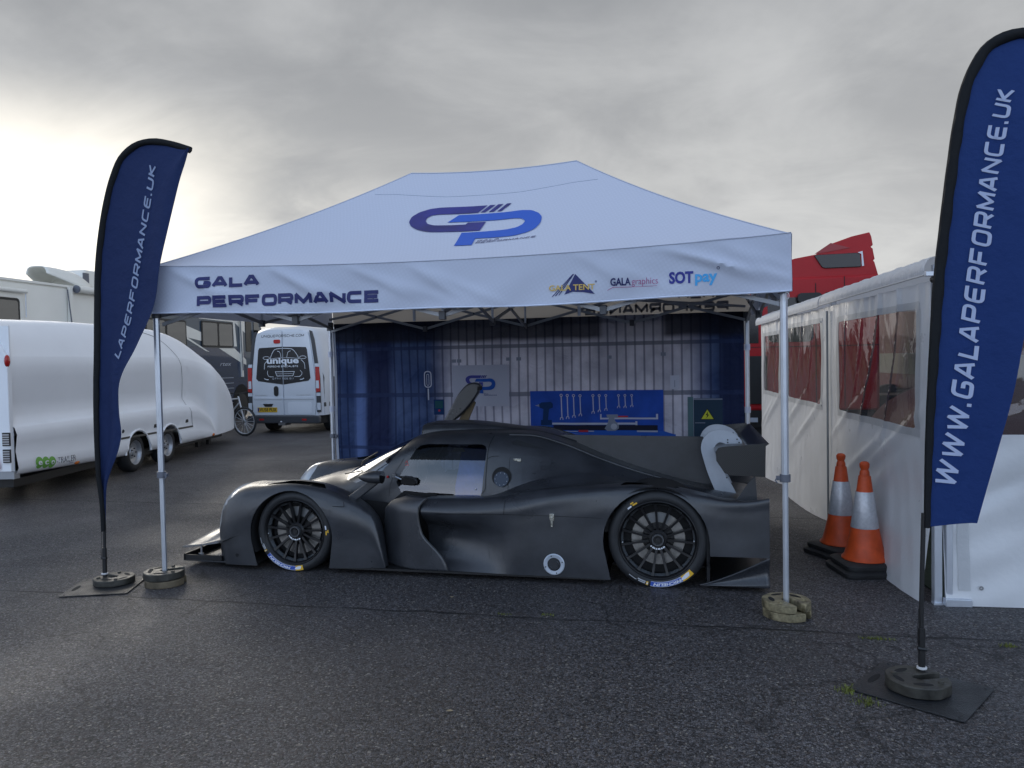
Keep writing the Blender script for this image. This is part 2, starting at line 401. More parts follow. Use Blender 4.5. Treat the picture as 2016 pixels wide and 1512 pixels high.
def hull(pts):
    pts = sorted(set(pts)); 
    def half(ps):
        r = []
        for p in ps:
            while len(r) >= 2 and (r[-1][0] - r[-2][0]) * (p[1] - r[-2][1]) - (r[-1][1] - r[-2][1]) * (p[0] - r[-2][0]) <= 0: r.pop()
            r.append(p)
        return r
    a, b = half(pts), half(pts[::-1]); return a[:-1] + b[:-1]
def rrect(x0, x1, z0, z1, r, n=4):
    p = []
    for cx_, cz_, a in ((x1 - r, z1 - r, 0), (x0 + r, z1 - r, PI / 2), (x0 + r, z0 + r, PI), (x1 - r, z0 + r, 1.5 * PI)):
        for i in range(n + 1): t = a + PI / 2 * i / n; p.append((cx_ + r * math.cos(t), cz_ + r * math.sin(t)))
    return p

# ---- flat shapes: ribbons and lettering, as lists of 2-D polygons
class Poly(list):
    lay = 0
def ribbon(pts, w, closed=False, taper=None):
    P = [Vector((p[0], p[1])) for p in pts]; n = len(P); Lp = []; Rp = []
    for i in range(n):
        a = P[(i - 1) % n] if closed or i else None; b = P[(i + 1) % n] if closed or i < n - 1 else None
        d0 = (P[i] - a).normalized() if a is not None else None; d1 = (b - P[i]).normalized() if b is not None else None
        if d0 is None: d0 = d1
        if d1 is None: d1 = d0
        nn_ = Vector((-(d0.y + d1.y), d0.x + d1.x)); 
        if nn_.length < 1e-6: nn_ = Vector((-d0.y, d0.x))
        nn_.normalize(); c = max(.38, nn_.dot(Vector((-d0.y, d0.x)))); ww = w * (taper(i / (n - 1)) if taper else 1)
        Lp.append(P[i] + nn_ * ww / 2 / c); Rp.append(P[i] - nn_ * ww / 2 / c)
    return [Poly([tuple(Rp[i]), tuple(Rp[(i + 1) % n]), tuple(Lp[(i + 1) % n]), tuple(Lp[i])]) for i in range(n if closed else n - 1)]
def rounded(pts, r, closed=False, n=4):
    """round the corners of a polyline"""
    P = [Vector(p) for p in pts]; o = []; m_ = len(P)
    for i in range(m_):
        if not closed and i in (0, m_ - 1): o.append(tuple(P[i])); continue
        a, b, c = P[(i - 1) % m_], P[i], P[(i + 1) % m_]; ra = min(r, (a - b).length * .48, (c - b).length * .48)
        p0 = b + (a - b).normalized() * ra; p1 = b + (c - b).normalized() * ra
        for j in range(n + 1):
            t = j / n; q = p0 * (1 - t)**2 + b * 2 * t * (1 - t) + p1 * t * t; o.append(tuple(q))
    return o
GL = {'A': ([[(0, 0), (.40, 1), (.60, 1), (1, 0)]], [[(.18, .30), (.82, .30)]], 0), 'C': ([[(1, 1), (0, 1), (0, 0), (1, 0)]], [], 1),
 'E': ([[(1, 1), (0, 1), (0, 0), (1, 0)]], [[(0, .5), (.92, .5)]], 1), 'F': ([[(0, 0), (0, 1), (1, 1)]], [[(0, .48), (.85, .48)]], 0),
 'G': ([[(1, 1), (0, 1), (0, 0), (1, 0), (1, .48), (.55, .48)]], [], 1), 'I': ([[(0, 0), (0, 1)]], [], 0), 'K': ([[(0, 0), (0, 1)]], [[(.9, 1), (.12, .5), (1, 0)]], 0),
 'L': ([[(0, 1), (0, 0), (.9, 0)]], [], 0), 'M': ([[(0, 0), (0, 1), (.5, .15), (1, 1), (1, 0)]], [], 0), 'N': ([[(0, 0), (0, 1), (1, 0), (1, 1)]], [], 0),
 'O': ([[(0, 0), (0, 1), (1, 1), (1, 0)]], [], 2), 'P': ([[(0, 0), (0, 1), (1, 1), (1, .40), (0, .40)]], [], 3), 'Q': ([[(0, 0), (0, 1), (1, 1), (1, 0)]], [[(.6, .25), (1, -.12)]], 2),
 'R': ([[(0, 0), (0, 1), (1, 1), (1, .42), (0, .42)]], [[(.55, .42), (1, 0)]], 3), 'S': ([[(1, 1), (0, 1), (0, .5), (1, .5), (1, 0), (0, 0)]], [], 1),
 'U': ([[(0, 1), (0, 0), (1, 0), (1, 1)]], [], 1), 'W': ([[(0, 1), (.25, 0), (.5, 1), (.75, 0), (1, 1)]], [], 0), 'X': ([[(0, 0), (1, 1)]], [[(0, 1), (1, 0)]], 0),
 'V': ([[(0, 1), (.5, 0), (1, 1)]], [], 0), 'H': ([[(0, 0), (0, 1)]], [[(1, 0), (1, 1)], [(0, .5), (1, .5)]], 0), 'T': ([[(0, 1), (1, 1)]], [[(.5, 0), (.5, 1)]], 0),
 'D': ([[(0, 0), (0, 1), (1, 1), (1, 0)]], [], 2), 'B': ([[(0, 0), (0, 1), (1, 1), (1, 0)]], [[(0, .5), (1, .5)]], 2),
 '0': ([[(0, 0), (0, 1), (1, 1), (1, 0)]], [], 2), '1': ([[(.5, 0), (.5, 1), (.25, .85)]], [], 0), '6': ([[(1, 1), (0, 1), (0, 0), (1, 0), (1, .5), (0, .5)]], [], 1),
 '7': ([[(0, 1), (1, 1), (.4, 0)]], [], 0), '9': ([[(0, 0), (1, 0), (1, 1), (0, 1), (0, .5), (1, .5)]], [], 1), '5': ([[(1, 1), (0, 1), (0, .55), (1, .55), (1, 0), (0, 0)]], [], 1),
 '8': ([[(0, 0), (0, 1), (1, 1), (1, 0)]], [[(0, .5), (1, .5)]], 2)}
WID = {'I': .0, 'M': 1.15, 'W': 1.45, '.': .0, '1': .5}
def strokes(s, h=1., wf=1.0, th=.2, gap=.28, slant=0., x0=0., z0=0., sub=1, square=False):
    """wide square lettering; returns (polygons, width)"""
    o = []; x = x0; hh = h - th; prev = ' '
    for c in s:
        if c == ' ': x += h * wf * .6; continue
        if prev == 'L' and c == 'A': x -= h * wf * .20
        if prev + c in ('GA', 'MA', 'RA'): x -= h * wf * .04
        prev = c
        w = h * wf * WID.get(c, 1.) * .8
        def tr(p): 
            u = x + th / 2 + p[0] * w; v = th / 2 + p[1] * hh; return (u + v * slant, z0 + v)
        if c == '.':
            q = [(0, -th / 2), (th, -th / 2), (th, th / 2), (0, th / 2)]; o.append([(x + a, z0 + th / 2 + b) for a, b in q]); x += th + gap * h; continue
        main, extra, rd = GL[c]
        for pl in main:
            pp = [tr(p) for p in pl]
            if rd in (1, 2): pp = rounded(pp, h * .26, closed=(rd == 2))
            if rd == 3: pp = [pp[0], pp[1]] + rounded(pp[1:], h * .24)[1:]
            if c == 'E' and square: pp = [tr(p) for p in pl]
            if sub > 1: pp = densify(pp + [pp[0]], h / sub)[:-1] if rd == 2 else densify(pp, h / sub)
            if c in 'AMNVWKX' and len(pl) > 2 and c != 'A':
                for i in range(len(pl) - 1):
                    q = [tr(pl[i]), tr(pl[i + 1])]; e = (Vector(q[1]) - Vector(q[0])).normalized() * th * (.30 if 0 < i < len(pl) - 2 else .15)
                    r_ = ribbon([tuple(Vector(q[0]) - (e if i else e * 0)), tuple(Vector(q[1]) + (e if i < len(pl) - 2 else e * 0))], th)
                    for w_ in r_: w_.lay = 1 + i % 3
                    o += r_
            else: o += ribbon(pp, th, closed=(rd == 2))
        for pl in extra:
            pp = [tr(p) for p in pl]
            r_ = ribbon(pp, th)
            for w_ in r_: w_.lay = 4
            o += r_
        x += w + th + gap * h
    return o, x - gap * h - x0
def densify(pp, d):
    o = [pp[0]]
    for a, b in zip(pp[:-1], pp[1:]):
        n = max(1, int(math.dist(a, b) / d + .5))
        for j in range(1, n + 1): o.append((a[0] + (b[0] - a[0]) * j / n, a[1] + (b[1] - a[1]) * j / n))
    return o
def letters(s, size=1., bold=0., shear=0., sx=1., x0=0., z0=0.):
    """lettering in the built-in font; returns (polygons, width); size = cap height"""
    cu = bpy.data.curves.new('t', 'FONT'); cu.body = s; cu.size = 1.; cu.shear = shear; cu.offset = bold; cu.resolution_u = 3
    ob = bpy.data.objects.new('t', cu); COL.objects.link(ob); dg = bpy.context.evaluated_depsgraph_get(); me = ob.evaluated_get(dg).to_mesh()
    vs = [v.co.copy() for v in me.vertices]; k = size / .69
    mn = min(v.x for v in vs); w = (max(v.x for v in vs) - mn) * k * sx
    o = [[((vs[i].x - mn) * k * sx + x0, vs[i].y * k + z0) for i in p.vertices] for p in me.polygons]
    ob.evaluated_get(dg).to_mesh_clear(); bpy.data.objects.remove(ob); bpy.data.curves.remove(cu); return o, w
def decal(name, polys, mp, mt, parent, org=(0, 0, 0), thick=0):
    g = G()
    for p in polys: g.add([mp(*q) for q in p], [tuple(range(len(p)))])
    return g.build(name, mt, parent, org, smooth=0, solid=thick, fix=False)
def plane_xz(y, x0=0, z0=0, k=1): return lambda u, v: (x0 + u * k, y, z0 + v * k)
def cast(bvh, dr, off=.003, fall=None):
    dr = Vector(dr).normalized()
    def f(p):
        hit = bvh.ray_cast(Vector(p) - dr * 3, dr)
        if hit[0] is None: return fall(p) if fall else p
        q = hit[0] - dr * off; return (q.x, q.y, q.z)
    return f
def bvh_of(g): return BVHTree.FromPolygons([Vector(p) for p in g.v], g.f)

# ================================================================ SETTING
def asphalt():
    m = mat('wet_asphalt', (.04, .04, .042), .4); N, K, B = nodes(m)
    co = N.new('ShaderNodeTexCoord'); P = co.outputs['Object']
    def math_(op, a, b=None, clamp=False):
        n = N.new('ShaderNodeMath'); n.operation = op; n.use_clamp = clamp
        for i, x in enumerate((a, b)):
            if x is None: continue
            if hasattr(x, 'is_output'): K.new(x, n.inputs[i])
            else: n.inputs[i].default_value = x
        return n.outputs[0]
    def noise(sc, det=4, off=None, st=None):
        n = N.new('ShaderNodeTexNoise'); n.inputs['Scale'].default_value = sc; n.inputs['Detail'].default_value = det
        if off or st:
            mp = N.new('ShaderNodeMapping'); K.new(P, mp.inputs[0])
            if off: mp.inputs[1].default_value = off
            if st: mp.inputs[3].default_value = st
            K.new(mp.outputs[0], n.inputs[0])
        else: K.new(P, n.inputs[0])
        return n.outputs[0]
    def rng(x, a, b, c, d, sm=False):
        n = N.new('ShaderNodeMapRange'); K.new(x, n.inputs[0])
        if sm: n.interpolation_type = 'SMOOTHSTEP'
        for i, q in enumerate((a, b, c, d)): n.inputs[i + 1].default_value = q
        return n.outputs[0]
    def mix(f, a, b):
        n = N.new('ShaderNodeMix'); n.data_type = 'RGBA'
        for i, x in ((0, f), (6, a), (7, b)):
            if hasattr(x, 'is_output'): K.new(x, n.inputs[i])
            else: n.inputs[i].default_value = x if i == 0 else (*x, 1)
        return n.outputs[2]
    vo = N.new('ShaderNodeTexVoronoi'); vo.inputs['Scale'].default_value = 100; vo.inputs['Randomness'].default_value = 1; K.new(P, vo.inputs[0])
    vd = N.new('ShaderNodeTexVoronoi'); vd.feature = 'DISTANCE_TO_EDGE'; vd.inputs['Scale'].default_value = 100; K.new(P, vd.inputs[0])
    sp = N.new('ShaderNodeSeparateXYZ'); K.new(vo.outputs['Color'], sp.inputs[0])
    stone = rng(sp.outputs[0], 0, 1, .22, 2.2); edge = rng(vd.outputs[0], 0, .18, .25, 1, True)
    big = noise(.35, 5, (4.2, 1.3, 0)); mid = noise(1.7, 4); 
    val = math_('MULTIPLY', math_('MULTIPLY', stone, edge), rng(big, .3, .7, .80, 1.18))
    val = math_('MULTIPLY', val, rng(mid, .3, .7, .9, 1.1))
    base = N.new('ShaderNodeVectorMath'); base.operation = 'SCALE'; base.inputs[0].default_value = (.074, .071, .075); K.new(val, base.inputs['Scale'])
    # warm and pale chips scattered among the dark ones
    speck = math_('GREATER_THAN', sp.outputs[1], .975); col = mix(math_('MULTIPLY', speck, .8), base.outputs[0], (.26, .24, .21))
    tint = math_('GREATER_THAN', sp.outputs[2], .85); col = mix(math_('MULTIPLY', tint, .4), col, (.075, .052, .042))
    # laying joints and cracks
    sx = N.new('ShaderNodeSeparateXYZ'); K.new(P, sx.inputs[0]); wob = noise(2.2, 6); wob2 = noise(14, 3)
    tot = None
    for a, b, w, amp in ((-.33, .012, .013, .10), (3.03, .0, .016, .08), (6.83, 0, .02, .08), (14.2, -.02, .02, .1)):
        d = math_('SUBTRACT', sx.outputs[1], math_('ADD', a, math_('MULTIPLY', sx.outputs[0], b)))
        d = math_('ADD', d, math_('MULTIPLY', math_('SUBTRACT', wob, .5), amp)); d = math_('ADD', d, math_('MULTIPLY', math_('SUBTRACT', wob2, .5), .02))
        k = rng(math_('ABSOLUTE', d), w * .4, w * 1.7, 1, 0, True); k = math_('MULTIPLY', k, rng(noise(3.5, 2, (a, 1, 0)), .35, .55, .6, 1))
        tot = k if tot is None else math_('MAXIMUM', tot, k)
    wv = N.new('ShaderNodeVectorMath'); wv.operation = 'ADD'; nv = N.new('ShaderNodeTexNoise'); nv.inputs['Scale'].default_value = 1.6; nv.inputs['Detail'].default_value = 6; K.new(P, nv.inputs[0])
    ws = N.new('ShaderNodeVectorMath'); ws.operation = 'SCALE'; ws.inputs['Scale'].default_value = 1.1; K.new(nv.outputs['Color'], ws.inputs[0]); K.new(P, wv.inputs[0]); K.new(ws.outputs[0], wv.inputs[1])
    vc = N.new('ShaderNodeTexVoronoi'); vc.feature = 'DISTANCE_TO_EDGE'; vc.inputs['Scale'].default_value = .42; K.new(wv.outputs[0], vc.inputs[0])
    ck = math_('MULTIPLY', rng(vc.outputs[0], .002, .008, 1, 0, True), rng(noise(.9, 3, (9, 2, 0)), .47, .58, 0, .65))
    tot = math_('MAXIMUM', tot, ck)
    col = mix(math_('MULTIPLY', tot, .92), col, (.006, .006, .007))
    K.new(col, B.inputs['Base Color'])
    wet = noise(.55, 4, (1.1, 6.3, 0)); ro = math_('ADD', rng(wet, .35, .65, .36, .62), math_('MULTIPLY', sp.outputs[2], .12)); K.new(ro, B.inputs['Roughness'])
    B.inputs['Specular IOR Level'].default_value = .38
    h = math_('ADD', math_('MULTIPLY', edge, math_('ADD', .5, math_('MULTIPLY', sp.outputs[1], .8))), math_('MULTIPLY', tot, -2.0))
    h = math_('ADD', h, math_('MULTIPLY', noise(6, 3), .6))
    bp_ = N.new('ShaderNodeBump'); bp_.inputs['Strength'].default_value = .75; bp_.inputs['Distance'].default_value = .0035; K.new(h, bp_.inputs['Height']); K.new(bp_.outputs[0], B.inputs['Normal'])
    return m
g = G(); g.add([(-70, -40, 0), (70, -40, 0), (70, 75, 0), (-70, 75, 0)], [(0, 1, 2, 3)])
tag(g.build('ground', asphalt(), smooth=0), kind='structure')
gm = mat('rough_grass', (.05, .075, .02), .9, var=(.4, .4), bump=(3, .6, .1))
g = G(); g.add([(-1500, -1500, -.02), (1500, -1500, -.02), (1500, 1500, -.02), (-1500, 1500, -.02)], [(0, 1, 2, 3)])
tag(g.build('field', gm, smooth=0), kind='structure')
g = G(); rr = random.Random(3)
prev = None
for k in range(241):
    t = 2 * PI * k / 240; r = 420 + 60 * math.sin(3 * t); h = 5 + 3 * math.sin(7 * t + 1) + rr.uniform(-1, 2.2)
    cur = [(r * math.cos(t), r * math.sin(t), -.5), (r * math.cos(t) * 1.01, r * math.sin(t) * 1.01, h), (r * 1.12 * math.cos(t), r * 1.12 * math.sin(t), h * .8)]
    if prev: g.add(prev + cur, [(0, 3, 4, 1), (1, 4, 5, 2)])
    prev = cur
tag(g.build('hills', mat('far_hedge', (.035, .05, .025), .9, var=(.05, .4))), kind='structure')

# weeds in the joints
wm = mat('weed_blades', (.13, .15, .025), .7, var=(30, .5)); wm2 = wm
def tuft(x, y, sx, sy, n, h, label, seed):
    r = random.Random(seed); g = G()
    for _ in range(n):
        a = r.gauss(0, .45) * sx; b = r.gauss(0, .45) * sy; t = r.uniform(0, 2 * PI); hh = h * r.uniform(.3, 1); le = r.uniform(.2, 1.1) * hh; w = r.uniform(.0012, .0028)
        dx, dy = math.cos(t), math.sin(t); px, py = -dy * w, dx * w
        p0 = (a, b, 0); p1 = (a + dx * le * .4, b + dy * le * .4, hh * .75); p2 = (a + dx * le, b + dy * le, hh)
        g.add([(p0[0] - px, p0[1] - py, 0), (p0[0] + px, p0[1] + py, 0), (p1[0] + px * .8, p1[1] + py * .8, p1[2]), (p1[0] - px * .8, p1[1] - py * .8, p1[2]), p2], [(0, 1, 2, 3), (3, 2, 4)])
    o = g.build('weed_tuft', wm, smooth=0, fix=False); o.location = (x, y, 0)
    tag(o, label, 'weed', 'weeds growing in the asphalt joints')
tuft(4.60, -1.10, .045, .06, 90, .026, 'largest yellow green weed tuft beside the left edge of the right flag base plate', 1)
tuft(4.66, -1.22, .07, .05, 95, .022, 'weed clump touching the larger tuft, nearer the camera beside the flag base plate', 2)
tuft(4.906, -.34, .10, .016, 100, .018, 'flat green weed strip in the asphalt joint left of the right flag pole', 3)
tuft(5.578, -.345, .05, .02, 60, .02, 'small weed tuft in the asphalt joint at the right edge of the photo', 4)
tuft(2.96, -.24, .05, .015, 30, .014, 'tiny moss spot in the joint in front of the race car door', 5)
tuft(2.69, -.27, .05, .015, 26, .014, 'tiny moss spot in the joint, left one of two in front of the race car', 6)
lv = mat('dry_leaf', (.30, .24, .15), .8, var=(20, .3))
for i, (x, y, s_) in enumerate(((2.25, .02, .018), (-1.9, 4.6, .03), (2.75, -1.65, .016), (1.05, -.05, .012))):
    g = G(); r = random.Random(i); pts = [(x + s_ * math.cos(t) * r.uniform(.5, 1.2), y + s_ * .6 * math.sin(t) * r.uniform(.6, 1.2), .004 + .004 * r.random()) for t in [k * PI / 4 for k in range(8)]]
    g.add(pts, [tuple(range(8))]); o = g.build('dry_leaf', lv, smooth=0)
    tag(o, ['small pale leaf on wet asphalt in front of the race car doors', 'pale scrap of leaf on the asphalt between the trailer and the gazebo', 'small pale leaf lying on open asphalt in the foreground', 'small pale leaf on asphalt in front of the front race car wheel'][i], 'leaf')

# ================================================================ GAZEBO
GW, GD = 4.45, 2.95
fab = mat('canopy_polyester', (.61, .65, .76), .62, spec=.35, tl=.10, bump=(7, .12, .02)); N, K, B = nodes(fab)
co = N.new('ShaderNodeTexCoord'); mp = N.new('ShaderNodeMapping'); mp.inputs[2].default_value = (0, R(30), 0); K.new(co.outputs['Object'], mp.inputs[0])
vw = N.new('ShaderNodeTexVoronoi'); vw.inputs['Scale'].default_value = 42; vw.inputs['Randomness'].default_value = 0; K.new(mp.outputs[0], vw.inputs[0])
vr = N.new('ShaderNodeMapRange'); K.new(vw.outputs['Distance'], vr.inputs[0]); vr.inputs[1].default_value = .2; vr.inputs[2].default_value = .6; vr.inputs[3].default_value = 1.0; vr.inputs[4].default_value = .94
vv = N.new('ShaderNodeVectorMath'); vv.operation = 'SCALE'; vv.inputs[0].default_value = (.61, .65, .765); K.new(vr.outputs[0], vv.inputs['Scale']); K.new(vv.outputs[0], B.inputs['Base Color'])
fabin = mat('canopy_grey_lining', (.66, .63, .59), .8, tl=.25, bump=(5, .2, .02))
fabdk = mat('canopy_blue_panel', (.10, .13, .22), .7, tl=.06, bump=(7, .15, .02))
piping = mat('grey_edge_piping', (.42, .46, .56), .6)

RW, Y0, Y1 = 4.49, -.05, 2.97
def eave(t): return 2.385 - .065 * math.sin(PI * min(max(t, 0), 1)) ** .8
def roof(x, y):
    sx = min(x, RW - x) / 1.51; sy = min(y - Y0, Y1 - y) / 1.51; s = max(0., min(1, sx, sy)); ev = eave(x / RW)
    k = min(1, abs(sx - sy) * 2)
    if sx < sy: ev = 2.385 - .03 * math.sin(PI * min(max((y - Y0) / (Y1 - Y0), 0), 1))
    ev = ev * k + 2.375 * (1 - k)
    z = ev + (3.30 - ev) * (s - .19 * s * (1 - s)) - .05 * 4 * s * (1 - s) * k
    if sx > 1: t = (x - 1.51) / (RW - 3.02); z -= .03 * 4 * t * (1 - t) * s
    return z
gz = thing('gazebo', 'white pop-up gazebo with blue logos sheltering the black race car', 'gazebo', (0, 0, 0))
def roofface(kind):
    g = G(); n = 26; m_ = 26
    for side in (0,):
        rows = []
        for i in range(n + 1):
            s = i / n; row = []
            for j in range(m_ * 2 + 1):
                t = j / (m_ * 2); d = 1.51 * s
                if kind == 'front': p = (d + (RW - 2 * d) * t, Y0 + d)
                elif kind == 'back': p = (d + (RW - 2 * d) * t, Y1 - d)
                elif kind == 'left': p = (d, Y0 + d + (Y1 - Y0 - 2 * d) * t)
                else: p = (RW - d, Y0 + d + (Y1 - Y0 - 2 * d) * t)
                row.append((p[0], p[1], roof(*p)))
            rows.append(row)
        w = len(rows[0]); g.add([p for r in rows for p in r], [(i * w + j, i * w + j + 1, (i + 1) * w + j + 1, (i + 1) * w + j) for i in range(n) for j in range(w - 1)])
    return g
RG = {k: roofface(k) for k in ('front', 'back', 'left', 'right')}
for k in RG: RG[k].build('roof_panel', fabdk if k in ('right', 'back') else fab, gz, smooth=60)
# raised hems along hips and ridge
for ax, ay in ((0, 0), (RW, 0), (0, 1), (RW, 1)):
    pts = []
    for i in range(25):
        d = 1.51 * i / 24; x = d if ax == 0 else RW - d; y = Y0 + d if ay == 0 else Y1 - d; pts.append((x, y, roof(x, y) + .002))
    G().tube(pts, .0045, 6).build('hem', piping, gz)
G().tube([(1.51 + (RW - 3.02) * i / 16, 1.46, roof(1.51 + (RW - 3.02) * i / 16, 1.46) + .002) for i in range(17)], .006, 6).build('hem', piping, gz)
# stitched seam below the ridge
pts = []
for i in range(61):
    x = 1.30 + (RW - 2.60) * i / 60; y = 1.13; pts.append((x, y - .0, roof(x, y) + .001))
G().tube(pts, .0022, 4).build('stitched_seam', mat('seam_thread', (.30, .35, .46), .7), gz)
def vwave(x, v, ph=0):
    """sideways swing of the hanging front edge; v = 0 at top, 1 at the hem"""
    a = .014 * math.sin(3.1 * x + ph) * v + .008 * math.sin(9 * x + 5 * v + ph) * v
    for c, dx, s_ in ((1.15, .35, .022), (2.15, .3, .016), (3.95, .5, .024), (.35, .4, .014), (3.3, .3, .012), (1.75, .4, .012), (4.2, .3, .014)):
        a += s_ * math.exp(-((x - c - (v - .3) * dx * 1.6) / .055) ** 2) * math.sin(PI * min(1, v * 1.15)) + s_ * .7 * math.exp(-((x - c - .22 - (v - .5) * dx * 2.2) / .07) ** 2) * math.sin(PI * v)
    return a
def vbot(t): return 2.03 - .038 * math.sin(PI * t) ** .8 + .006 * math.sin(17 * t)
def vfront(x, v):
    t = x / RW; r = .0
    return (x, Y0 - .004 - vwave(x, v) - .03 * math.sin(PI * v) * 0 , (eave(t) + .0) * (1 - v) + vbot(t) * v)
us = [RW * i / 150 for i in range(151)]; vsn = [i / 14 for i in range(15)]
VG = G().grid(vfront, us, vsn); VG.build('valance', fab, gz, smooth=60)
G().grid(lambda x, v: (x, Y1 + .004 + .5 * vwave(x, v, 2), eave(x / RW) * (1 - v) + (vbot(x / RW) + .015) * v), us, vsn).build('valance', fabin, gz, smooth=60)
for X_, s_ in ((-.002, -1), (RW + .002, 1)):
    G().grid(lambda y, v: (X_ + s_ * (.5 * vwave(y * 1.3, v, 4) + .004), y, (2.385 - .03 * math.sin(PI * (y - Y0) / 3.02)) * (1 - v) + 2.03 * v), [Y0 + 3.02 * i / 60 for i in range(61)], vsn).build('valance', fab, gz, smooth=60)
# rolled hem at the foot of the valance
G().tube([(x, vfront(x, 1)[1] - .001, vfront(x, 1)[2] + .006) for x in us], .0045, 5).build('hem', mat('pale_hem', (.66, .72, .86), .6), gz)
G().tube([(x, vfront(x, 0)[1] - .002, vfront(x, 0)[2] + .001) for x in us], .003, 5).build('hem', piping, gz)

# prints on the roof (metres on the cloth)
LOGO_G = [(2.327, .964), (2.188, .964), (1.937, .97), (1.849, .953), (1.772, .907), (1.729, .838), (1.734, .754), (1.772, .687), (1.842, .621), (1.946, .572), (2.074, .561), (2.236, .551), (2.364, .551), (2.376, .697), (2.232, .704), (2.221, .673), (2.102, .674), (1.961, .683), (1.901, .713), (1.87, .763), (1.867, .815), (1.895, .85), (1.944, .861), (2.114, .856), (2.273, .857)]
LOGO_P = [(2.123, .836), (2.311, .832), (2.531, .835), (2.621, .847), (2.711, .83), (2.776, .772), (2.811, .705), (2.817, .606), (2.793, .512), (2.746, .454), (2.652, .404), (2.508, .397), (2.369, .402), (2.376, .273), (2.243, .277), (2.23, .527), (2.388, .526), (2.566, .532), (2.643, .559), (2.681, .606), (2.69, .652), (2.678, .683), (2.648, .711), (2.585, .722), (2.465, .713), (2.278, .717), (2.062, .724)]
LOGO_B = [[(2.293, .858), (2.332, .858), (2.392, .963), (2.346, .966)], [(2.359, .857), (2.401, .857), (2.455, .966), (2.412, .968)], [(2.427, .857), (2.461, .857), (2.521, .968), (2.483, .969)]]
def smooth_poly(P, keep=()):
    """round the gentle corners of an outline, keep the sharp ones"""
    n = len(P); o = []
    for i in range(n):
        a, b, c = Vector(P[i - 1]), Vector(P[i]), Vector(P[(i + 1) % n]); ang = (b - a).angle(c - b) if (b - a).length and (c - b).length else 0
        if ang > R(42): o.append(tuple(b)); continue
        for t in (.25, .5, .75):
            p0 = b + (a - b) * .35; p1 = b + (c - b) * .35; q = p0 * (1 - t)**2 + b * 2 * t * (1 - t) + p1 * t * t; o.append(tuple(q))
    return o
def surf_decal(name, polys, mp, mt, parent, maxlen=.06, nd=(0, -1, 0)):
    lays = sorted({getattr(p, 'lay', 0) for p in polys}); out_ = bmesh.new(); me = bpy.data.meshes.new(name)
    for ly in lays:
        bm = surf_layer([p for p in polys if getattr(p, 'lay', 0) == ly], maxlen)
        for v in bm.verts: v.co = Vector(mp(v.co.x, v.co.y)) + Vector(nd) * (.0007 * ly)
        bm.to_mesh(me); bm.free(); out_.from_mesh(me)
    out_.to_mesh(me); out_.free(); me.materials.append(mt); return fin(me, name, parent, 60)
def surf_layer(polys, maxlen):
    bm = bmesh.new()
    for p in polys:
        try: bm.faces.new([bm.verts.new((a, b, 0)) for a, b in p])
        except ValueError: pass
    bm.normal_update(); bmesh.ops.triangulate(bm, faces=bm.faces)
    for _ in range(6):
        es = [e for e in bm.edges if e.calc_length() > maxlen]
        if not es: break
        bmesh.ops.subdivide_edges(bm, edges=es, cuts=1); bmesh.ops.triangulate(bm, faces=[f for f in bm.faces if len(f.verts) > 3])
    return bm
rmap = lambda x, y: (x, y - .003, roof(x, y) + .004)
surf_decal('logo_mark', [smooth_poly(LOGO_G)] + LOGO_B, rmap, M['logonavy'], gz)
surf_decal('logo_mark', [smooth_poly(LOGO_P)], rmap, M['logoblue'], gz)
for s_, x0, y0, h, wt in (('GALA', 2.395, .338, .028, .22), ('PERFORMANCE', 2.391, .298, .028, .43)):
    pl, w = strokes(s_, h, 1.5, h * .22, .35, .3); k = wt / w * (1 if s_ != 'GALA' else .72)
    surf_decal('lettering', [[(x0 + a * k, y0 + b + a * k * .11) for a, b in p] for p in pl], rmap, M['navy'], gz)
# prints on the front edge
VB = bvh_of(VG); vmap = lambda u, v: cast(VB, (0, 1, 0), .004)((u, Y0, v))
def vtext(pl, mt, name='lettering'): return surf_decal(name, pl, vmap, mt, gz, .05)
pl, w = strokes('GALA', .084, 1.46, .026, .12, .0, .385, 2.20, 2, True); k = .51 / w; vtext([[(.385 + (a - .385) * k, b) for a, b in p] for p in pl], M['navy'])
pl, w = strokes('PERFORMANCE', .086, 1.44, .0265, .10, 0, .395, 2.06, 2, True); k = 1.41 / w; vtext([[(.395 + (a - .395) * k, b - (a - .395) * .005) for a, b in p] for p in pl], M['navy'])
# mountain mark with gold lettering
tri = [(3.02, 2.05), (3.148, 2.195), (3.285, 2.06), (3.22, 2.072), (3.15, 2.076), (3.09, 2.07)]
vtext([[(3.085, 2.058), (3.158, 2.19), (3.285, 2.055), (3.21, 2.07), (3.14, 2.075)]], M['navy'], 'logo_mark')
vtext([[(3.00 + d, 2.045 + d * .2), (3.009 + d, 2.047 + d * .2), (3.146 + d * .12, 2.19), (3.141 + d * .12, 2.19)] for d in (0, .022, .044)], M['navy'], 'logo_mark')
pl, w = letters('GALA TENT', .036, .02, 0, 1); k = .30 / w
o_ = surf_decal('lettering', [[(2.985 + a * k, 2.085 + b) for a, b in p] for p in pl], lambda u, v: tuple(Vector(vmap(u, v)) + Vector((0, -.004, 0))), M['gold'], gz, .05)
pl, w = letters('GALA', .045, .03); k = .13 / w; vtext([[(3.385 + a * k, 2.105 + b) for a, b in p] for p in pl], M['navy'])
pl, w = letters('graphics', .042, -.01); k = .165 / w; vtext([[(3.52 + a * k, 2.107 + b) for a, b in p] for p in pl], M['pink'])
vtext(ribbon([(3.365, 2.075), (3.40, 2.094), (3.52, 2.092)], .003) + ribbon([(3.47, 2.092), (3.68, 2.094)], .002), M['pink'], 'logo_mark')
pl, w = letters('SOT', .068, .04); k = .15 / w; vtext([[(3.755 + a * k, 2.105 + b) for a, b in p] for p in pl], M['logonavy'])
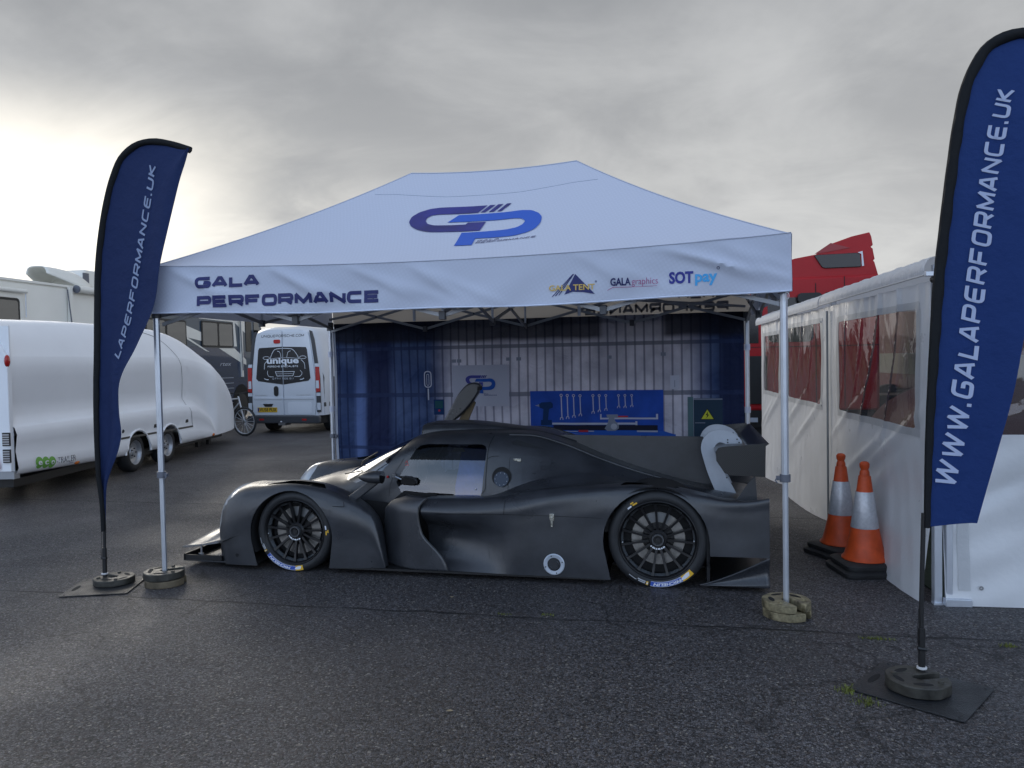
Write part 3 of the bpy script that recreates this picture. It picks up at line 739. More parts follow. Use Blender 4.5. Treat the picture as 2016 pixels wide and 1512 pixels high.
pl, w = letters('pay', .068, .03); k = .135 / w; vtext([[(3.915 + a * k, 2.108 + b) for a, b in p] for p in pl], M['cyan'])
vtext(ribbon(circ(4.056, 2.187, .008, 10), .003, True), M['navy'], 'logo_mark'); vtext(ribbon(circ(3.292, 2.136, .005, 8), .003, True), M['navy'], 'logo_mark')
# show-through of the rear print, seen mirrored
bk = G().grid(lambda x, v: (x, Y1 - .012, eave(x / RW) * (1 - v) + vbot(x / RW) * v), us, vsn)
pl, w = strokes('GALA', .10, 1.62, .028, .17); k = .5 / w
surf_decal('lettering', [[(4.28 - a * k, 2.22 + b) for a, b in p] for p in pl], lambda u, v: (u, Y1 - .012, v), M['greyprint'], gz, .3)
pl, w = strokes('PERFORMANCE', .105, 1.62, .03, .17); k = 1.45 / w
surf_decal('lettering', [[(4.28 - a * k, 2.085 + b) for a, b in p] for p in pl], lambda u, v: (u, Y1 - .012, v), M['greyprint'], gz, .3)

# legs
def leg(x, y, top, ztel, clampside):
    g = G(); oc = [(math.cos(R(22.5 + 45 * k)), math.sin(R(22.5 + 45 * k))) for k in range(8)]
    g.prism([(x + a * .0235, y + b * .0235) for a, b in oc], ztel, top, 'xy')
    l = g.build('leg', M['alu'], gz, smooth=20)
    g = G(); g.prism([(x + a * .0185, y + b * .0185) for a, b in oc], .05, ztel + .01, 'xy'); g.build('lower_tube', M['alu'], l, smooth=20)
    g = G(); g.lathe([(-.025, .0235), (-.025, .033), (.022, .033), (.022, .0235)], (x, y, ztel), 'z', 16); g.box(x + clampside * .03, x + clampside * .055, y - .012, y + .008, ztel - .015, ztel + .012)
    g.tube([(x + clampside * .05, y - .012, ztel), (x + clampside * .062, y - .03, ztel - .012), (x + clampside * .05, y - .035, ztel - .03)], .005, 6)
    g.build('clamp', mat('clamp_grey', (.14, .15, .18), .45, .3) if 'clamp' not in M else M['clamp'], l, bevel=.002)
    g = G(); g.lathe([(-.06, .0235), (-.06, .036), (.03, .036), (.03, .0235)], (x, y, top), 'z', 12); g.build('top_bracket', M['bracket'], l)
    g = G(); g.box(x - .035, x + .035, y - .035, y + .035, .052, .058); g.build('foot_plate', M['alu'], l)
M['clamp'] = mat('clamp_grey', (.14, .15, .18), .45, .3)
leg(0, 0, 2.06, .83, 1); leg(GW, 0, 2.08, .87, -1); leg(.0, 2.9, 2.06, .83, 1); leg(GW, 2.9, 2.04, .86, 1)
# scissor trusses
def truss(a, b, n, zl, zh, off=.012):
    a = Vector(a); b = Vector(b); d = (b - a) / n; nrm = Vector((-(b - a).y, (b - a).x, 0)).normalized() * off
    for i in range(n):
        p, q = a + d * i, a + d * (i + 1); lo, hi = Vector((0, 0, zl)), Vector((0, 0, zh))
        G().bar(p + lo + nrm, q + hi + nrm, .014, .026).build('truss_bar', M['truss'], gz, smooth=0)
        G().bar(p + hi - nrm, q + lo - nrm, .014, .026).build('truss_bar', M['truss'], gz, smooth=0)
        m_ = (p + q) / 2; G().tube([m_ + Vector((0, 0, (zl + zh) / 2)) - nrm * 2.2, m_ + Vector((0, 0, (zl + zh) / 2)) + nrm * 2.2], .009, 10).build('pivot_bolt', M['bracket'], gz)
        if i:
            for z_ in (zl, zh): G().box(p.x - .022, p.x + .022, p.y - .022, p.y + .022, z_ - .03, z_ + .03).build('bracket', M['bracket'], gz, bevel=.004)
            if i % 2 == 0 or n < 4: G().tube([(p.x, p.y, zl), (p.x, p.y, zh)], .011, 8).build('truss_post', M['alu'], gz)
truss((.02, .03, 0), (GW - .02, .03, 0), 4, 1.955, 2.25); truss((.02, 2.87, 0), (GW - .02, 2.87, 0), 4, 1.99, 2.28)
truss((.02, .03, 0), (.02, 2.87, 0), 2, 2.02, 2.27); truss((GW - .02, .03, 0), (GW - .02, 2.87, 0), 2, 1.97, 2.25)
truss((GW / 2, .03, 0), (GW / 2, 2.87, 0), 2, 1.97, 2.27)
for x in (1.51, RW - 1.51): G().tube([(x, 1.45, 2.0), (x, 1.45, 3.25)], .014, 8).build('centre_pole', M['alu'], gz)
for x0, x1 in ((.02, 1.51), (GW - .02, RW - 1.51)):
    for y0 in (.05, 2.85): G().bar((x0, y0, 2.12), (x1, 1.45, 2.16), .012, .024).build('truss_bar', M['truss'], gz, smooth=0)
for i in range(4):   # small karabiners at the right front corner
    pass
G().tube([(4.462 + .012 * math.cos(t), -.062, 2.0 + .022 * math.sin(t)) for t in [k * PI / 6 for k in range(12)]], .0025, 5, closed=True).build('hook', M['steel'], gz)

# ================================================================ PRINTED BACK WALL
BY = 2.93
bw = thing('backdrop_banner', 'printed blue and grey workshop scene banner hanging behind the race car', 'banner wall', (GW / 2, BY, 0)); bo = (GW / 2, BY, 0)
def btop(x): return 2.075
def bwarp(x, z):
    return .018 * math.sin(2.3 * x + 1) + .012 * math.sin(7.5 * x + 2.2 * z) + .006 * math.sin(19 * x - 3 * z) + .01 * math.sin(5 * z + 2 * x) * (1 if z < 1.8 else .5)
bm_ = mat('printed_workshop_wall', (.3, .34, .42), .75, spec=.25, tl=.12); N, K, B = nodes(bm_)
co = N.new('ShaderNodeTexCoord'); sp = N.new('ShaderNodeSeparateXYZ'); K.new(co.outputs['Object'], sp.inputs[0]); PX, PZ = sp.outputs[0], sp.outputs[2]
def nm(op, a, b=None, c=None, clamp=False):
    n = N.new('ShaderNodeMath'); n.operation = op; n.use_clamp = clamp
    for i, x in enumerate((a, b, c)):
        if x is None: continue
        if hasattr(x, 'is_output'): K.new(x, n.inputs[i])
        else: n.inputs[i].default_value = x
    return n.outputs[0]
def nr(x, a, b, c, d, sm=True):
    n = N.new('ShaderNodeMapRange'); K.new(x, n.inputs[0]); n.interpolation_type = 'SMOOTHSTEP' if sm else 'LINEAR'
    for i, q in enumerate((a, b, c, d)): n.inputs[i + 1].default_value = q
    return n.outputs[0]
def nx_(f, a, b):
    n = N.new('ShaderNodeMix'); n.data_type = 'RGBA'
    for i, x in ((0, f), (6, a), (7, b)):
        if hasattr(x, 'is_output'): K.new(x, n.inputs[i])
        else: n.inputs[i].default_value = x if i == 0 else (*x, 1)
    return n.outputs[2]
wx = nm('ADD', PX, GW / 2)     # back to metres from the left leg
nz_ = N.new('ShaderNodeTexNoise'); nz_.inputs['Scale'].default_value = 2.2; nz_.inputs['Detail'].default_value = 5; K.new(co.outputs['Object'], nz_.inputs[0])
fr_ = nm('FRACT', nm('DIVIDE', nm('ADD', wx, .015), .0935)); st = nm('ABSOLUTE', nm('SUBTRACT', fr_, .5))
line = nr(st, .36, .43, 0, 1); lite_ = nr(st, .0, .22, 1, 0)
pale = nx_(nr(nz_.outputs[0], .35, .65, 0, 1), (.32, .33, .42), (.54, .55, .66))
pale = nx_(nm('MULTIPLY', line, .6), pale, (.04, .05, .10))
bl = nx_(nr(nz_.outputs[0], .35, .65, 0, 1), (.022, .045, .13), (.07, .11, .23)); bl = nx_(nm('MULTIPLY', line, .6), bl, (.006, .012, .05))
# the picture itself runs from blue shade at the left to pale metal and back to navy at the right
fl = nr(wx, 1.12, 1.5, 0, 1); fr2 = nr(wx, 3.75, 4.15, 1, 0); ctr = nm('MULTIPLY', fl, fr2); c1_ = nx_(ctr, bl, pale)
c1_ = nx_(nm('MULTIPLY', nr(wx, 4.12, 4.24, 0, 1), .93), c1_, (.008, .015, .055))
band = nm('MULTIPLY', nr(wx, .30, .42, 0, 1), nr(wx, .62, .78, 1, 0)); c1_ = nx_(nm('MULTIPLY', band, .85), c1_, (.008, .013, .055))
b2 = nm('MULTIPLY', nr(wx, .23, .29, 0, 1), nr(wx, .36, .42, 1, 0)); c1_ = nx_(nm('MULTIPLY', b2, nr(PZ, 1.2, 1.9, .5, 0)), c1_, (.16, .25, .55))
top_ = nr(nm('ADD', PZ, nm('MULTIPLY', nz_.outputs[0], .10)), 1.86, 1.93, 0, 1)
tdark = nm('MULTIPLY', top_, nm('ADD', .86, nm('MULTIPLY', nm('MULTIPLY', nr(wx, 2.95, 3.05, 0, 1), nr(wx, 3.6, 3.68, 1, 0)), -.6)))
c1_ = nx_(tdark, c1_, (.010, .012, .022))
for zc, hh in ((1.785, .022), (1.275, .026), (.70, .02)):
    dd = nm('ABSOLUTE', nm('SUBTRACT', PZ, zc)); c1_ = nx_(nm('MULTIPLY', nr(dd, hh * .8, hh, 1, 0), .8), c1_, nx_(ctr, (.02, .035, .10), (.11, .125, .17)))
K.new(c1_, B.inputs['Base Color'])
fb = N.new('ShaderNodeTexNoise'); fb.inputs['Scale'].default_value = 5; fb.inputs['Detail'].default_value = 6; fb.inputs['Distortion'].default_value = 1.5; K.new(co.outputs['Object'], fb.inputs[0])
bb = N.new('ShaderNodeBump'); bb.inputs['Strength'].default_value = .8; bb.inputs['Distance'].default_value = .05; K.new(fb.outputs[0], bb.inputs['Height']); K.new(bb.outputs[0], B.inputs['Normal'])
ts = [n for n in N if n.type == 'BSDF_TRANSLUCENT'][0]; K.new(c1_, ts.inputs[0])
BG = G().grid(lambda x, z: (x + .0, BY + bwarp(x, z), z), [.03 + (GW - .06) * i / 120 for i in range(121)], [.12 + (btop(0) - .12) * i / 40 for i in range(41)])
BG.build('printed_cloth', bm_, bw, bo, smooth=60)
# pale hem down the left side
G().grid(lambda x, z: (x, BY - .012 + bwarp(.03, z), z), [.018 + (0) , .048], [.12 + 1.9 * i / 30 for i in range(31)]).build('hem', mat('hem_white', (.55, .60, .72), .7), bw, bo)
BB = bvh_of(BG)
def bdec(name, polys, mt, off=.003, ml=.12): return_ = surf_decal(name, polys, lambda u, v: tuple(Vector(cast(BB, (0, 1, 0), off)((u, BY, v))) - Vector(bo)), mt, bw, ml); return return_
pr = lambda n, c: mat('print_' + n, c, .75, spec=.25)
pal, board, boardd, navyp = pr('pale_sheet', (.36, .38, .47)), mat('print_blue_board', (.012, .062, .36), .7, spec=.25, var=(3, .3)), pr('shade', (.01, .012, .03)), pr('deep_navy', (.008, .018, .07))
toolm, redp, yelp, greyp, drillp, edgep = pr('tool_silver', (.40, .43, .52)), pr('red', (.42, .03, .05)), pr('yellow_sign', (.55, .58, .05)), pr('grey', (.20, .23, .30)), pr('tool_blue', (.004, .03, .11)), pr('pale_edge', (.45, .48, .58))
def rect(x0, x1, z0, z1): return [(x0, z0), (x1, z0), (x1, z1), (x0, z1)]
bdec('printed_sheet', [rect(1.405, 2.03, 1.15, 1.59)], pal)
bdec('printed_board', [rect(2.25, 3.63, .885, 1.305)], board)
bdec('printed_workbench', [[(2.21, .86), (3.75, .85), (3.63, .887), (2.25, .887)], rect(2.21, 3.75, .80, .855), rect(1.72, 2.13, .93, .952), rect(1.72, 2.13, .80, .925)], pr('bench_blue', (.02, .10, .46)), .005)
bdec('printed_shade', [rect(2.49, 3.57, .892, .945)], boardd, .006)
bdec('printed_shelf', [rect(2.48, 3.36, .950, .970), rect(2.99, 3.57, 1.005, 1.022), rect(2.985, 3.0, 1.005, 1.06), rect(3.555, 3.575, 1.005, 1.06), rect(3.345, 3.365, .945, .985)], pr('shelf', (.42, .45, .55)), .008)
for x, zt, zb in ((2.58, 1.27, 1.0), (2.645, 1.268, 1.01), (2.712, 1.266, 1.025), (2.78, 1.264, 1.04), (2.912, 1.263, 1.065), (2.977, 1.262, 1.08), (3.045, 1.262, 1.095), (3.175, 1.26, 1.12), (3.24, 1.26, 1.12), (3.31, 1.26, 1.13)):
    w_ = .006 + .012 * (zt - zb); r_ = w_ * 1.35; p = ribbon([(x, zt - r_ * 2), (x + .004, zb + r_ * 2.2)], w_ * 1.15) + ribbon(circ(x, zt - r_, r_, 12), w_ * .8, True)
    p += ribbon([(x - r_ * 1.2, zb), (x - r_ * .9, zb + r_ * 1.6), (x + .004, zb + r_ * 2.3), (x + r_ * 1.1, zb + r_ * 1.6), (x + r_ * 1.2, zb)], w_ * .9)
    bdec('printed_spanner', p, toolm, .008)
bdec('printed_drill', [[(2.34, 1.165), (2.37, 1.185), (2.47, 1.19), (2.49, 1.17), (2.49, 1.13), (2.45, 1.115), (2.435, 1.0), (2.38, 1.0), (2.39, 1.115), (2.35, 1.13)], rect(2.36, 2.475, .945, 1.0)], drillp, .008)
bdec('printed_drill', [rect(2.36, 2.475, .89, .945)], pr('battery', (.02, .08, .30)), .008); bdec('printed_drill', [[(2.30, 1.152), (2.345, 1.165), (2.345, 1.14)]], greyp, .008)
bdec('printed_sander', [[(3.05, 1.055), (3.165, 1.055), (3.17, 1.03), (3.13, 1.02), (3.14, .985), (3.175, .955), (3.175, .91), (3.14, .885), (3.06, .885), (3.03, .91), (3.06, .96), (3.075, 1.02), (3.055, 1.03)]], greyp, .010)
bdec('printed_sander', [circ(3.125, .93, .032, 14)], toolm, .012)
bdec('printed_screwdriver', [rect(3.14, 3.27, 1.024, 1.04), rect(2.76, 2.86, .872, .895)], redp, .009); bdec('printed_screwdriver', [rect(2.5, 2.75, .876, .883), rect(2.86, 2.92, .877, .887), rect(3.36, 3.57, .874, .89)], toolm, .009)
bdec('printed_cabinet', [rect(3.93, 4.21, .80, 1.215)], pr('cabinet', (.018, .042, .075)), .003); bdec('printed_cabinet', [rect(3.87, 3.925, .80, 1.23)], pr('cabinet_edge', (.08, .15, .17)), .004)
bdec('printed_cabinet', [rect(3.93, 4.21, 1.2, 1.212), rect(3.94, 4.04, .965, .972)], greyp, .006)
bdec('warning_sign', [[(3.99, 1.0), (4.135, 1.0), (4.062, 1.115)]], pr('sign_edge', (.02, .02, .02)), .006); bdec('warning_sign', [[(4.003, 1.007), (4.122, 1.007), (4.062, 1.102)]], yelp, .009)
bdec('warning_sign', [[(4.068, 1.085), (4.045, 1.045), (4.062, 1.047), (4.05, 1.013), (4.08, 1.052), (4.064, 1.051)]], pr('sign_ink', (.01, .01, .01)), .012)
bdec('printed_socket', [rect(3.70, 3.79, 1.31, 1.45)], edgep, .004); bdec('printed_socket', [rect(3.742, 3.748, 1.33, 1.40)], greyp, .006)
bdec('printed_lamp', ribbon(rounded([(1.09, 1.36), (1.09, 1.53), (1.165, 1.53), (1.165, 1.36)], .035, True), .012, True) + ribbon(rounded([(1.115, 1.38), (1.115, 1.50), (1.14, 1.50), (1.14, 1.38)], .012, True), .006, True) + [rect(1.122, 1.136, 1.22, 1.345)], toolm, .004)
bdec('printed_switch', [rect(1.185, 1.30, 1.06, 1.225)], drillp, .004); bdec('printed_switch', [rect(1.20, 1.285, 1.13, 1.21)], pr('switch_green', (.01, .07, .09)), .006); bdec('printed_switch', [circ(1.245, 1.105, .012, 10)], redp, .008)
kx = lambda a: 1.55 + (a - 1.729) / (2.817 - 1.729) * .335; kz = lambda b: 1.287 + (b - .273) / (.97 - .273) * .195
bdec('logo_mark', [[(kx(a), kz(b)) for a, b in smooth_poly(LOGO_G)]] + [[(kx(a), kz(b)) for a, b in q_] for q_ in LOGO_B], M['logonavy'], .006); bdec('logo_mark', [[(kx(a), kz(b)) for a, b in smooth_poly(LOGO_P)]], pr('logo', (.01, .07, .33)), .008)
for s_, z0, wt in (('GALA', 1.277, .05), ('PERFORMANCE', 1.262, .14)):
    pl, w = strokes(s_, .010, 1.5, .0026, .3); k = wt / w; bdec('lettering', [[(1.755 + a * k, z0 + b) for a, b in p] for p in pl], M['navy'], .006)
for x, z in ((1.40, 1.62), (1.46, 1.62), (2.0, 1.63), (2.11, 1.63), (3.06, 1.63), (3.61, 1.65)): bdec('printed_hinge', [rect(x, x + .05, z, z + .035)], greyp, .005)
# straps that tie the cloth to the rear legs
for x, z in ((.0, 1.74), (.0, 1.13), (GW, 1.72), (GW, 1.10)):
    g = G(); g.lathe([(-.03, .029), (.03, .029)], (x, 2.9, z), 'z', 14); g.build('strap', mat('strap_white', (.58, .62, .74), .6) if 'strap' not in M else M['strap'], bw, bo)

# ================================================================ CAST WEIGHTS
ironm = mat('cast_iron_worn', (.045, .043, .036), .5, .2, var=(14, .5), bump=(30, .5, .006), rvar=(9, .3, .6))
goldm = mat('cast_iron_yellowed', (.20, .17, .10), .45, .25, var=(16, .8), bump=(30, .5, .006), rvar=(9, .3, .6))
rustm = mat('cast_iron_muddy', (.12, .095, .06), .55, .2, var=(10, .5), bump=(30, .5, .006))
def weight(x, y, z, rot, mt, label, r=.148, th=.052, solidr=False, parentless=True):
    t = thing('cast_weight', label, 'weight', (x, y, z), rot, 'slotted cast iron weights holding down the gazebo and flags')
    # octagonal-round body with a slot running to the centre
    sl = .030; out = []
    a0 = math.asin(sl / r)
    for k in range(33):
        a = a0 + (2 * PI - 2 * a0) * k / 32; rr_ = r * (1 - .035 * (1 - abs(math.cos(4 * a)))); out.append((rr_ * math.cos(a), rr_ * math.sin(a)))
    out += [(-.005, -sl), (-.03, 0), (-.005, sl)]
    g = G(); g.prism(out, 0, th, 'xy'); b = g.build('disc', mt, t, smooth=30, bevel=.005)
    for k, (ca, cr_, rx, ry) in enumerate(((R(110), .092, .045, .016), (R(250), .092, .045, .016), (R(180), .10, .04, .014))):
        c, s_ = math.cos(ca), math.sin(ca); pts = []
        for j in range(14):
            q = 2 * PI * j / 14; u, v = rx * math.cos(q), ry * math.sin(q); px_, py_ = cr_ * c + (-s_) * u + c * v, cr_ * s_ + c * u + s_ * v; pts.append((px_, py_))
        G().prism(pts, th - .02, th + .0012, 'xy').build('hand_slot_shade', M['void'], t, smooth=0)  # holes left uncut; near-black inlays put their shade into the colour
    for ca in (R(55), R(305), R(150)):
        G().lathe([(0, .0), (0, .014), (.010, .013), (.012, 0)], (.105 * math.cos(ca), .105 * math.sin(ca), th), 'z', 10).build('stacking_peg', mt, t)
    return t
weight(-.0, -.005, .055, R(35), ironm, 'dark cast weight, upper of the two stacked on the left front gazebo leg')
weight(.005, .0, .0, R(20), rustm, 'muddy brown cast weight, lower of the two stacked on the left front gazebo leg')
weight(GW, -.005, .055, R(-60), goldm, 'worn yellowish cast weight, upper of the two stacked on the right front gazebo leg')
weight(GW + .004, .002, .0, R(-35), goldm, 'worn yellowish cast weight, lower of the two stacked on the right front gazebo leg')

# ================================================================ FEATHER FLAGS
flagm = mat('flag_blue_cloth', (.018, .046, .175), .75, spec=.2, tl=.22, bump=(6, .5, .04)); flagm2 = mat('flag_dark_blue_cloth', (.016, .030, .098), .75, spec=.2, tl=.12, bump=(6, .5, .04))
sleevem = mat('flag_black_sleeve', (.010, .011, .013), .7, spec=.2, bump=(14, .4, .015))
platem = mat('wet_steel_tread_plate', (.014, .016, .019), .4, .0, spec=.5, bump=(90, .9, .005), rvar=(6, .3, .55))
def res(P, n):
    c = curve1(P, 10); d = [0]
    for a, b in zip(c[:-1], c[1:]): d.append(d[-1] + math.dist(a, b))
    o = []; j = 0
    for i in range(n + 1):
        s = d[-1] * i / n
        while j < len(d) - 2 and d[j + 1] < s: j += 1
        t = (s - d[j]) / max(1e-9, d[j + 1] - d[j]); o.append((c[j][0] + (c[j + 1][0] - c[j][0]) * t, c[j][1] + (c[j + 1][1] - c[j][1]) * t))
    return o
def flag(name_label, base, Lp, Rp, yy, wave, cloth, text, tpath, th0, th1, sw, polep, plate, rot, pw, ink='whitel'):
    t = thing('feather_flag', name_label, 'flag', (base[0], base[1], 0), 0, 'blue feather flags beside the gazebo'); og = (base[0], base[1], 0)
    n = 70; A = res(Lp, n); B_ = res(Rp, n); nu = 14
    FG = G().grid(lambda i, u: (A[i][0] + (B_[i][0] - A[i][0]) * u, yy + wave(u, i / n), A[i][1] + (B_[i][1] - A[i][1]) * u), list(range(n + 1)), [k / nu for k in range(nu + 1)])
    FG.build('banner', cloth, t, og, smooth=70)
    g = G(); m_ = len(A); tx, v, f = [], [], []
    for i in range(m_):
        a, b = Vector(A[max(0, i - 1)]), Vector(A[min(m_ - 1, i + 1)]); d = (b - a).normalized(); nrm = Vector((d.y, -d.x)); w = sw * (.55 + .45 * min(1, i / (m_ * .4))) * (1 + .06 * math.sin(i * 1.3)); c = Vector(A[i])
        for q, dy in ((-.12, 0), (.0, -.016), (.45, -.020), (.95, -.010), (1.0, .004), (.5, .018), (.0, .014)):
            p = c + nrm * w * q; v.append((p.x, yy + wave(0, i / n) + dy, p.y))
    for i in range(m_ - 1):
        for k in range(7): f.append((i * 7 + k, i * 7 + (k + 1) % 7, (i + 1) * 7 + (k + 1) % 7, (i + 1) * 7 + k))
    f += [tuple(range(7)), tuple((m_ - 1) * 7 + k for k in range(7))]
    G().add(v, f).build('pole_sleeve', sleevem, t, og, smooth=60)
    # text runs up the cloth and gets smaller towards the tip
    pl, w = strokes(text, 1., 1.14, .20, .22, .25, sub=2); C = res(tpath, 60); FB = bvh_of(FG)
    def tm(u, v_):
        s = u / w; a = (2 * th0) / (th0 + th1); s2 = a * s - (a - 1) * s * s; i = min(59.999, max(0, s2 * 60)); k = int(i); fr_ = i - k
        p = Vector(C[k]).lerp(Vector(C[k + 1]), fr_); d = (Vector(C[k + 1]) - Vector(C[k])).normalized(); h = th0 + (th1 - th0) * s; q = p + Vector((-d.y, d.x)) * v_ * h
        r = cast(FB, (0, 1, 0), .006)((q.x, yy, q.y)); return (r[0] - og[0], r[1] - og[1], r[2])
    surf_decal('lettering', pl, tm, M[ink], t, .3)
    # pole, spigot, cord
    G().tube([(p[0], p[1], p[2]) for p in polep], .011, 10).build('pole', M['black'], t, og)
    b = polep[0]; G().tube([(b[0], b[1], .06), (b[0] + (polep[1][0] - b[0]) * .35, b[1], .28)], .0165, 12).build('spigot', M['black'], t, og)
    q = Vector(polep[0]).lerp(Vector(polep[1]), .38); G().tube([q + Vector((-.02, -.008, .0)), q + Vector((.022, -.008, -.005))], .011, 8).build('spigot_clip', M['black'], t, og)
    e = Vector(polep[1]); G().tube([e + Vector((-.015, -.012, 0)), e + Vector((-.017, -.012, -.06)), q + Vector((-.022, -.01, .05)), q + Vector((-.018, -.012, 0))], .002, 5).build('bungee_cord', M['black'], t, og)
    G().lathe([(0, .016), (.004, .024), (.012, .024), (.014, .016)], (b[0], b[1], .075), 'z', 16).build('collar', mat('pale_ring', (.6, .6, .6), .4) if 'pring' not in M else M['pring'], t, og)
    c, s_ = math.cos(rot), math.sin(rot); cx_, cy_ = plate
    def loc(a, b): return (cx_ + a * c - b * s_, cy_ + a * s_ + b * c)
    g = G(); g.prism([loc(a, b) for a, b in rrect(-pw[0], pw[0], -pw[1], pw[1], .012, 3)], .004, .010, 'xy'); pb = g.build('base_plate', platem, t, og, smooth=20, bevel=.001)
    for a, b, rx, ry in ((-pw[0] + .045, -.03, .018, .07), ): G().prism([loc(a + rx * math.cos(k * PI / 8), b + ry * math.sin(k * PI / 8)) for k in range(16)], .0042, .0106, 'xy').build('handle_slot', M['void'], pb, og, smooth=0)
    for a in (-1, 1):
        for b in (-1, 1): G().lathe([(0, .0), (0, .008), (.003, .006), (.003, 0)], (*loc(a * (pw[0] - .03), b * (pw[1] - .03)), .010), 'z', 8).build('stud', platem, pb, og)
    return t
M['pring'] = mat('pale_ring', (.6, .6, .6), .4)
RL = [(4.983, .78), (4.99, 1.2), (5.008, 1.62), (5.03, 2.0), (5.054, 2.23), (5.085, 2.5), (5.121, 2.76), (5.15, 2.9), (5.19, 3.0), (5.25, 3.09), (5.33, 3.135), (5.416, 3.145), (5.54, 3.08)]
RR = [(5.22, .805), (5.30, 1.18), (5.362, 1.47), (5.405, 1.735), (5.45, 2.0), (5.49, 2.3), (5.525, 2.55), (5.548, 2.75), (5.558, 2.85), (5.565, 2.93), (5.57, 2.98), (5.575, 3.02), (5.58, 3.05)]
flag('large blue feather flag on the black base plate at the right, reading www.galaperformance.uk', (4.97, -.95), RL, RR, -.95,
     lambda u, t: .045 * math.sin(3.2 * u + 2.5 * t) * u + .012 * math.sin(9 * u + 6 * t) * u + .006 * math.sin(14 * u - 12 * t) * u,
     flagm, 'WWW.GALAPERFORMANCE.UK', [(5.122, .965), (5.160, 1.139), (5.205, 1.45), (5.243, 1.80), (5.278, 2.15), (5.315, 2.5), (5.352, 2.76), (5.372, 2.86)], .108, .072, .046,
     [(4.97, -.95, .06), (4.968, -.95, .38), (4.98, -.95, .85)], (4.945, -1.03), R(-33), (.255, .235))
LL = [(-.449, .41), (-.452, .6), (-.472, .8), (-.480, 1.12), (-.470, 1.51), (-.455, 1.75), (-.438, 2.09), (-.416, 2.41), (-.375, 2.66), (-.327, 2.86), (-.26, 3.05), (-.183, 3.185), (-.06, 3.27), (.079, 3.294), (.25, 3.262), (.41, 3.206)]
LR = [(-.447, .42), (-.436, .585), (-.410, .775), (-.36, .89), (-.305, .995), (-.262, 1.12), (-.262, 1.32), (-.242, 1.512), (-.06, 1.80), (.108, 2.093), (.17, 2.387), (.235, 2.62), (.29, 2.82), (.335, 2.98), (.385, 3.12), (.405, 3.19)]
flag('dark blue feather flag at the left front gazebo corner, wrapped by the wind', (-.46, -.08), LL, LR, -.10,
     lambda u, t: .05 * math.sin(2.6 * u + 3 * t) * u + (.05 * math.sin(7 * u) * max(0, .45 - t)) + .01 * math.sin(12 * u + 8 * t) * u,
     flagm2, 'LAPERFORMANCE.UK', [(-.245, 1.70), (-.18, 1.84), (-.105, 2.05), (-.03, 2.35), (.03, 2.6), (.08, 2.82), (.135, 3.09)], .055, .062, .042,
     [(-.459, -.08, .06), (-.446, -.08, .44), (-.452, -.09, .72)], (-.405, -.145), R(20), (.235, .225), 'whitef')
weight(4.93, -1.03, .012, R(20), ironm, 'dark slotted cast weight on the base plate of the right flag', .145, .055)
weight(-.395, -.06, .012, R(165), ironm, 'dark slotted cast weight on the base plate of the left flag', .145, .045)

# ================================================================ RACE CAR
CY = 1.40
car = thing('race_car', 'matt black carbon prototype race car with fin and rear wing, parked under the gazebo', 'race car', (2.2, CY, 0)); ko = (2.2, CY, 0)
mirror = lambda l: [(x, [(2 * CY - y, z) for y, z in s]) for x, s in l]
FF = [(.052, [(.70, .06), (.69, .12), (.69, .24), (.71, .32), (.77, .35), (.84, .34), (.90, .26), (.92, .1)]),
 (.085, [(.62, .06), (.60, .15), (.60, .31), (.64, .42), (.75, .485), (.86, .46), (.92, .35), (.94, .1)]),
 (.138, [(.53, .05), (.515, .2), (.52, .37), (.57, .49), (.74, .565), (.87, .54), (.93, .42), (.95, .1)]),
 (.208, [(.47, .04), (.463, .19), (.466, .38), (.51, .535), (.73, .63), (.88, .60), (.95, .46), (.97, .1)]),
 (.30, [(.45, .04), (.447, .23), (.451, .46), (.495, .592), (.71, .655), (.88, .63), (.96, .5), (.98, .1)]),
 (.51, [(.45, .04), (.445, .28), (.448, .57), (.485, .640), (.68, .670), (.86, .65), (.95, .56), (.97, .1)]),
 (.78, [(.45, .04), (.445, .32), (.447, .622), (.485, .677), (.65, .681), (.84, .66), (.93, .57), (.95, .1)]),
 (1.05, [(.45, .04), (.445, .3), (.447, .585), (.482, .64), (.62, .645), (.80, .62), (.90, .5), (.92, .1)]),
 (1.28, [(.45, .05), (.447, .26), (.449, .505), (.478, .555), (.60, .56), (.75, .53), (.84, .42), (.86, .1)]),
 (1.42, [(.45, .055), (.448, .24), (.449, .445), (.472, .488), (.57, .49), (.68, .45), (.74, .32), (.75, .1)]),
 (1.50, [(.452, .06), (.449, .2), (.450, .375), (.468, .415), (.54, .41), (.62, .36), (.66, .22), (.67, .1)]),
 (1.545, [(.455, .06), (.451, .14), (.451, .235), (.462, .265), (.51, .26), (.56, .22), (.59, .15), (.6, .08)]),
 (1.585, [(.458, .058), (.454, .062), (.454, .066), (.460, .07), (.48, .07), (.50, .068), (.52, .064), (.53, .06)])]
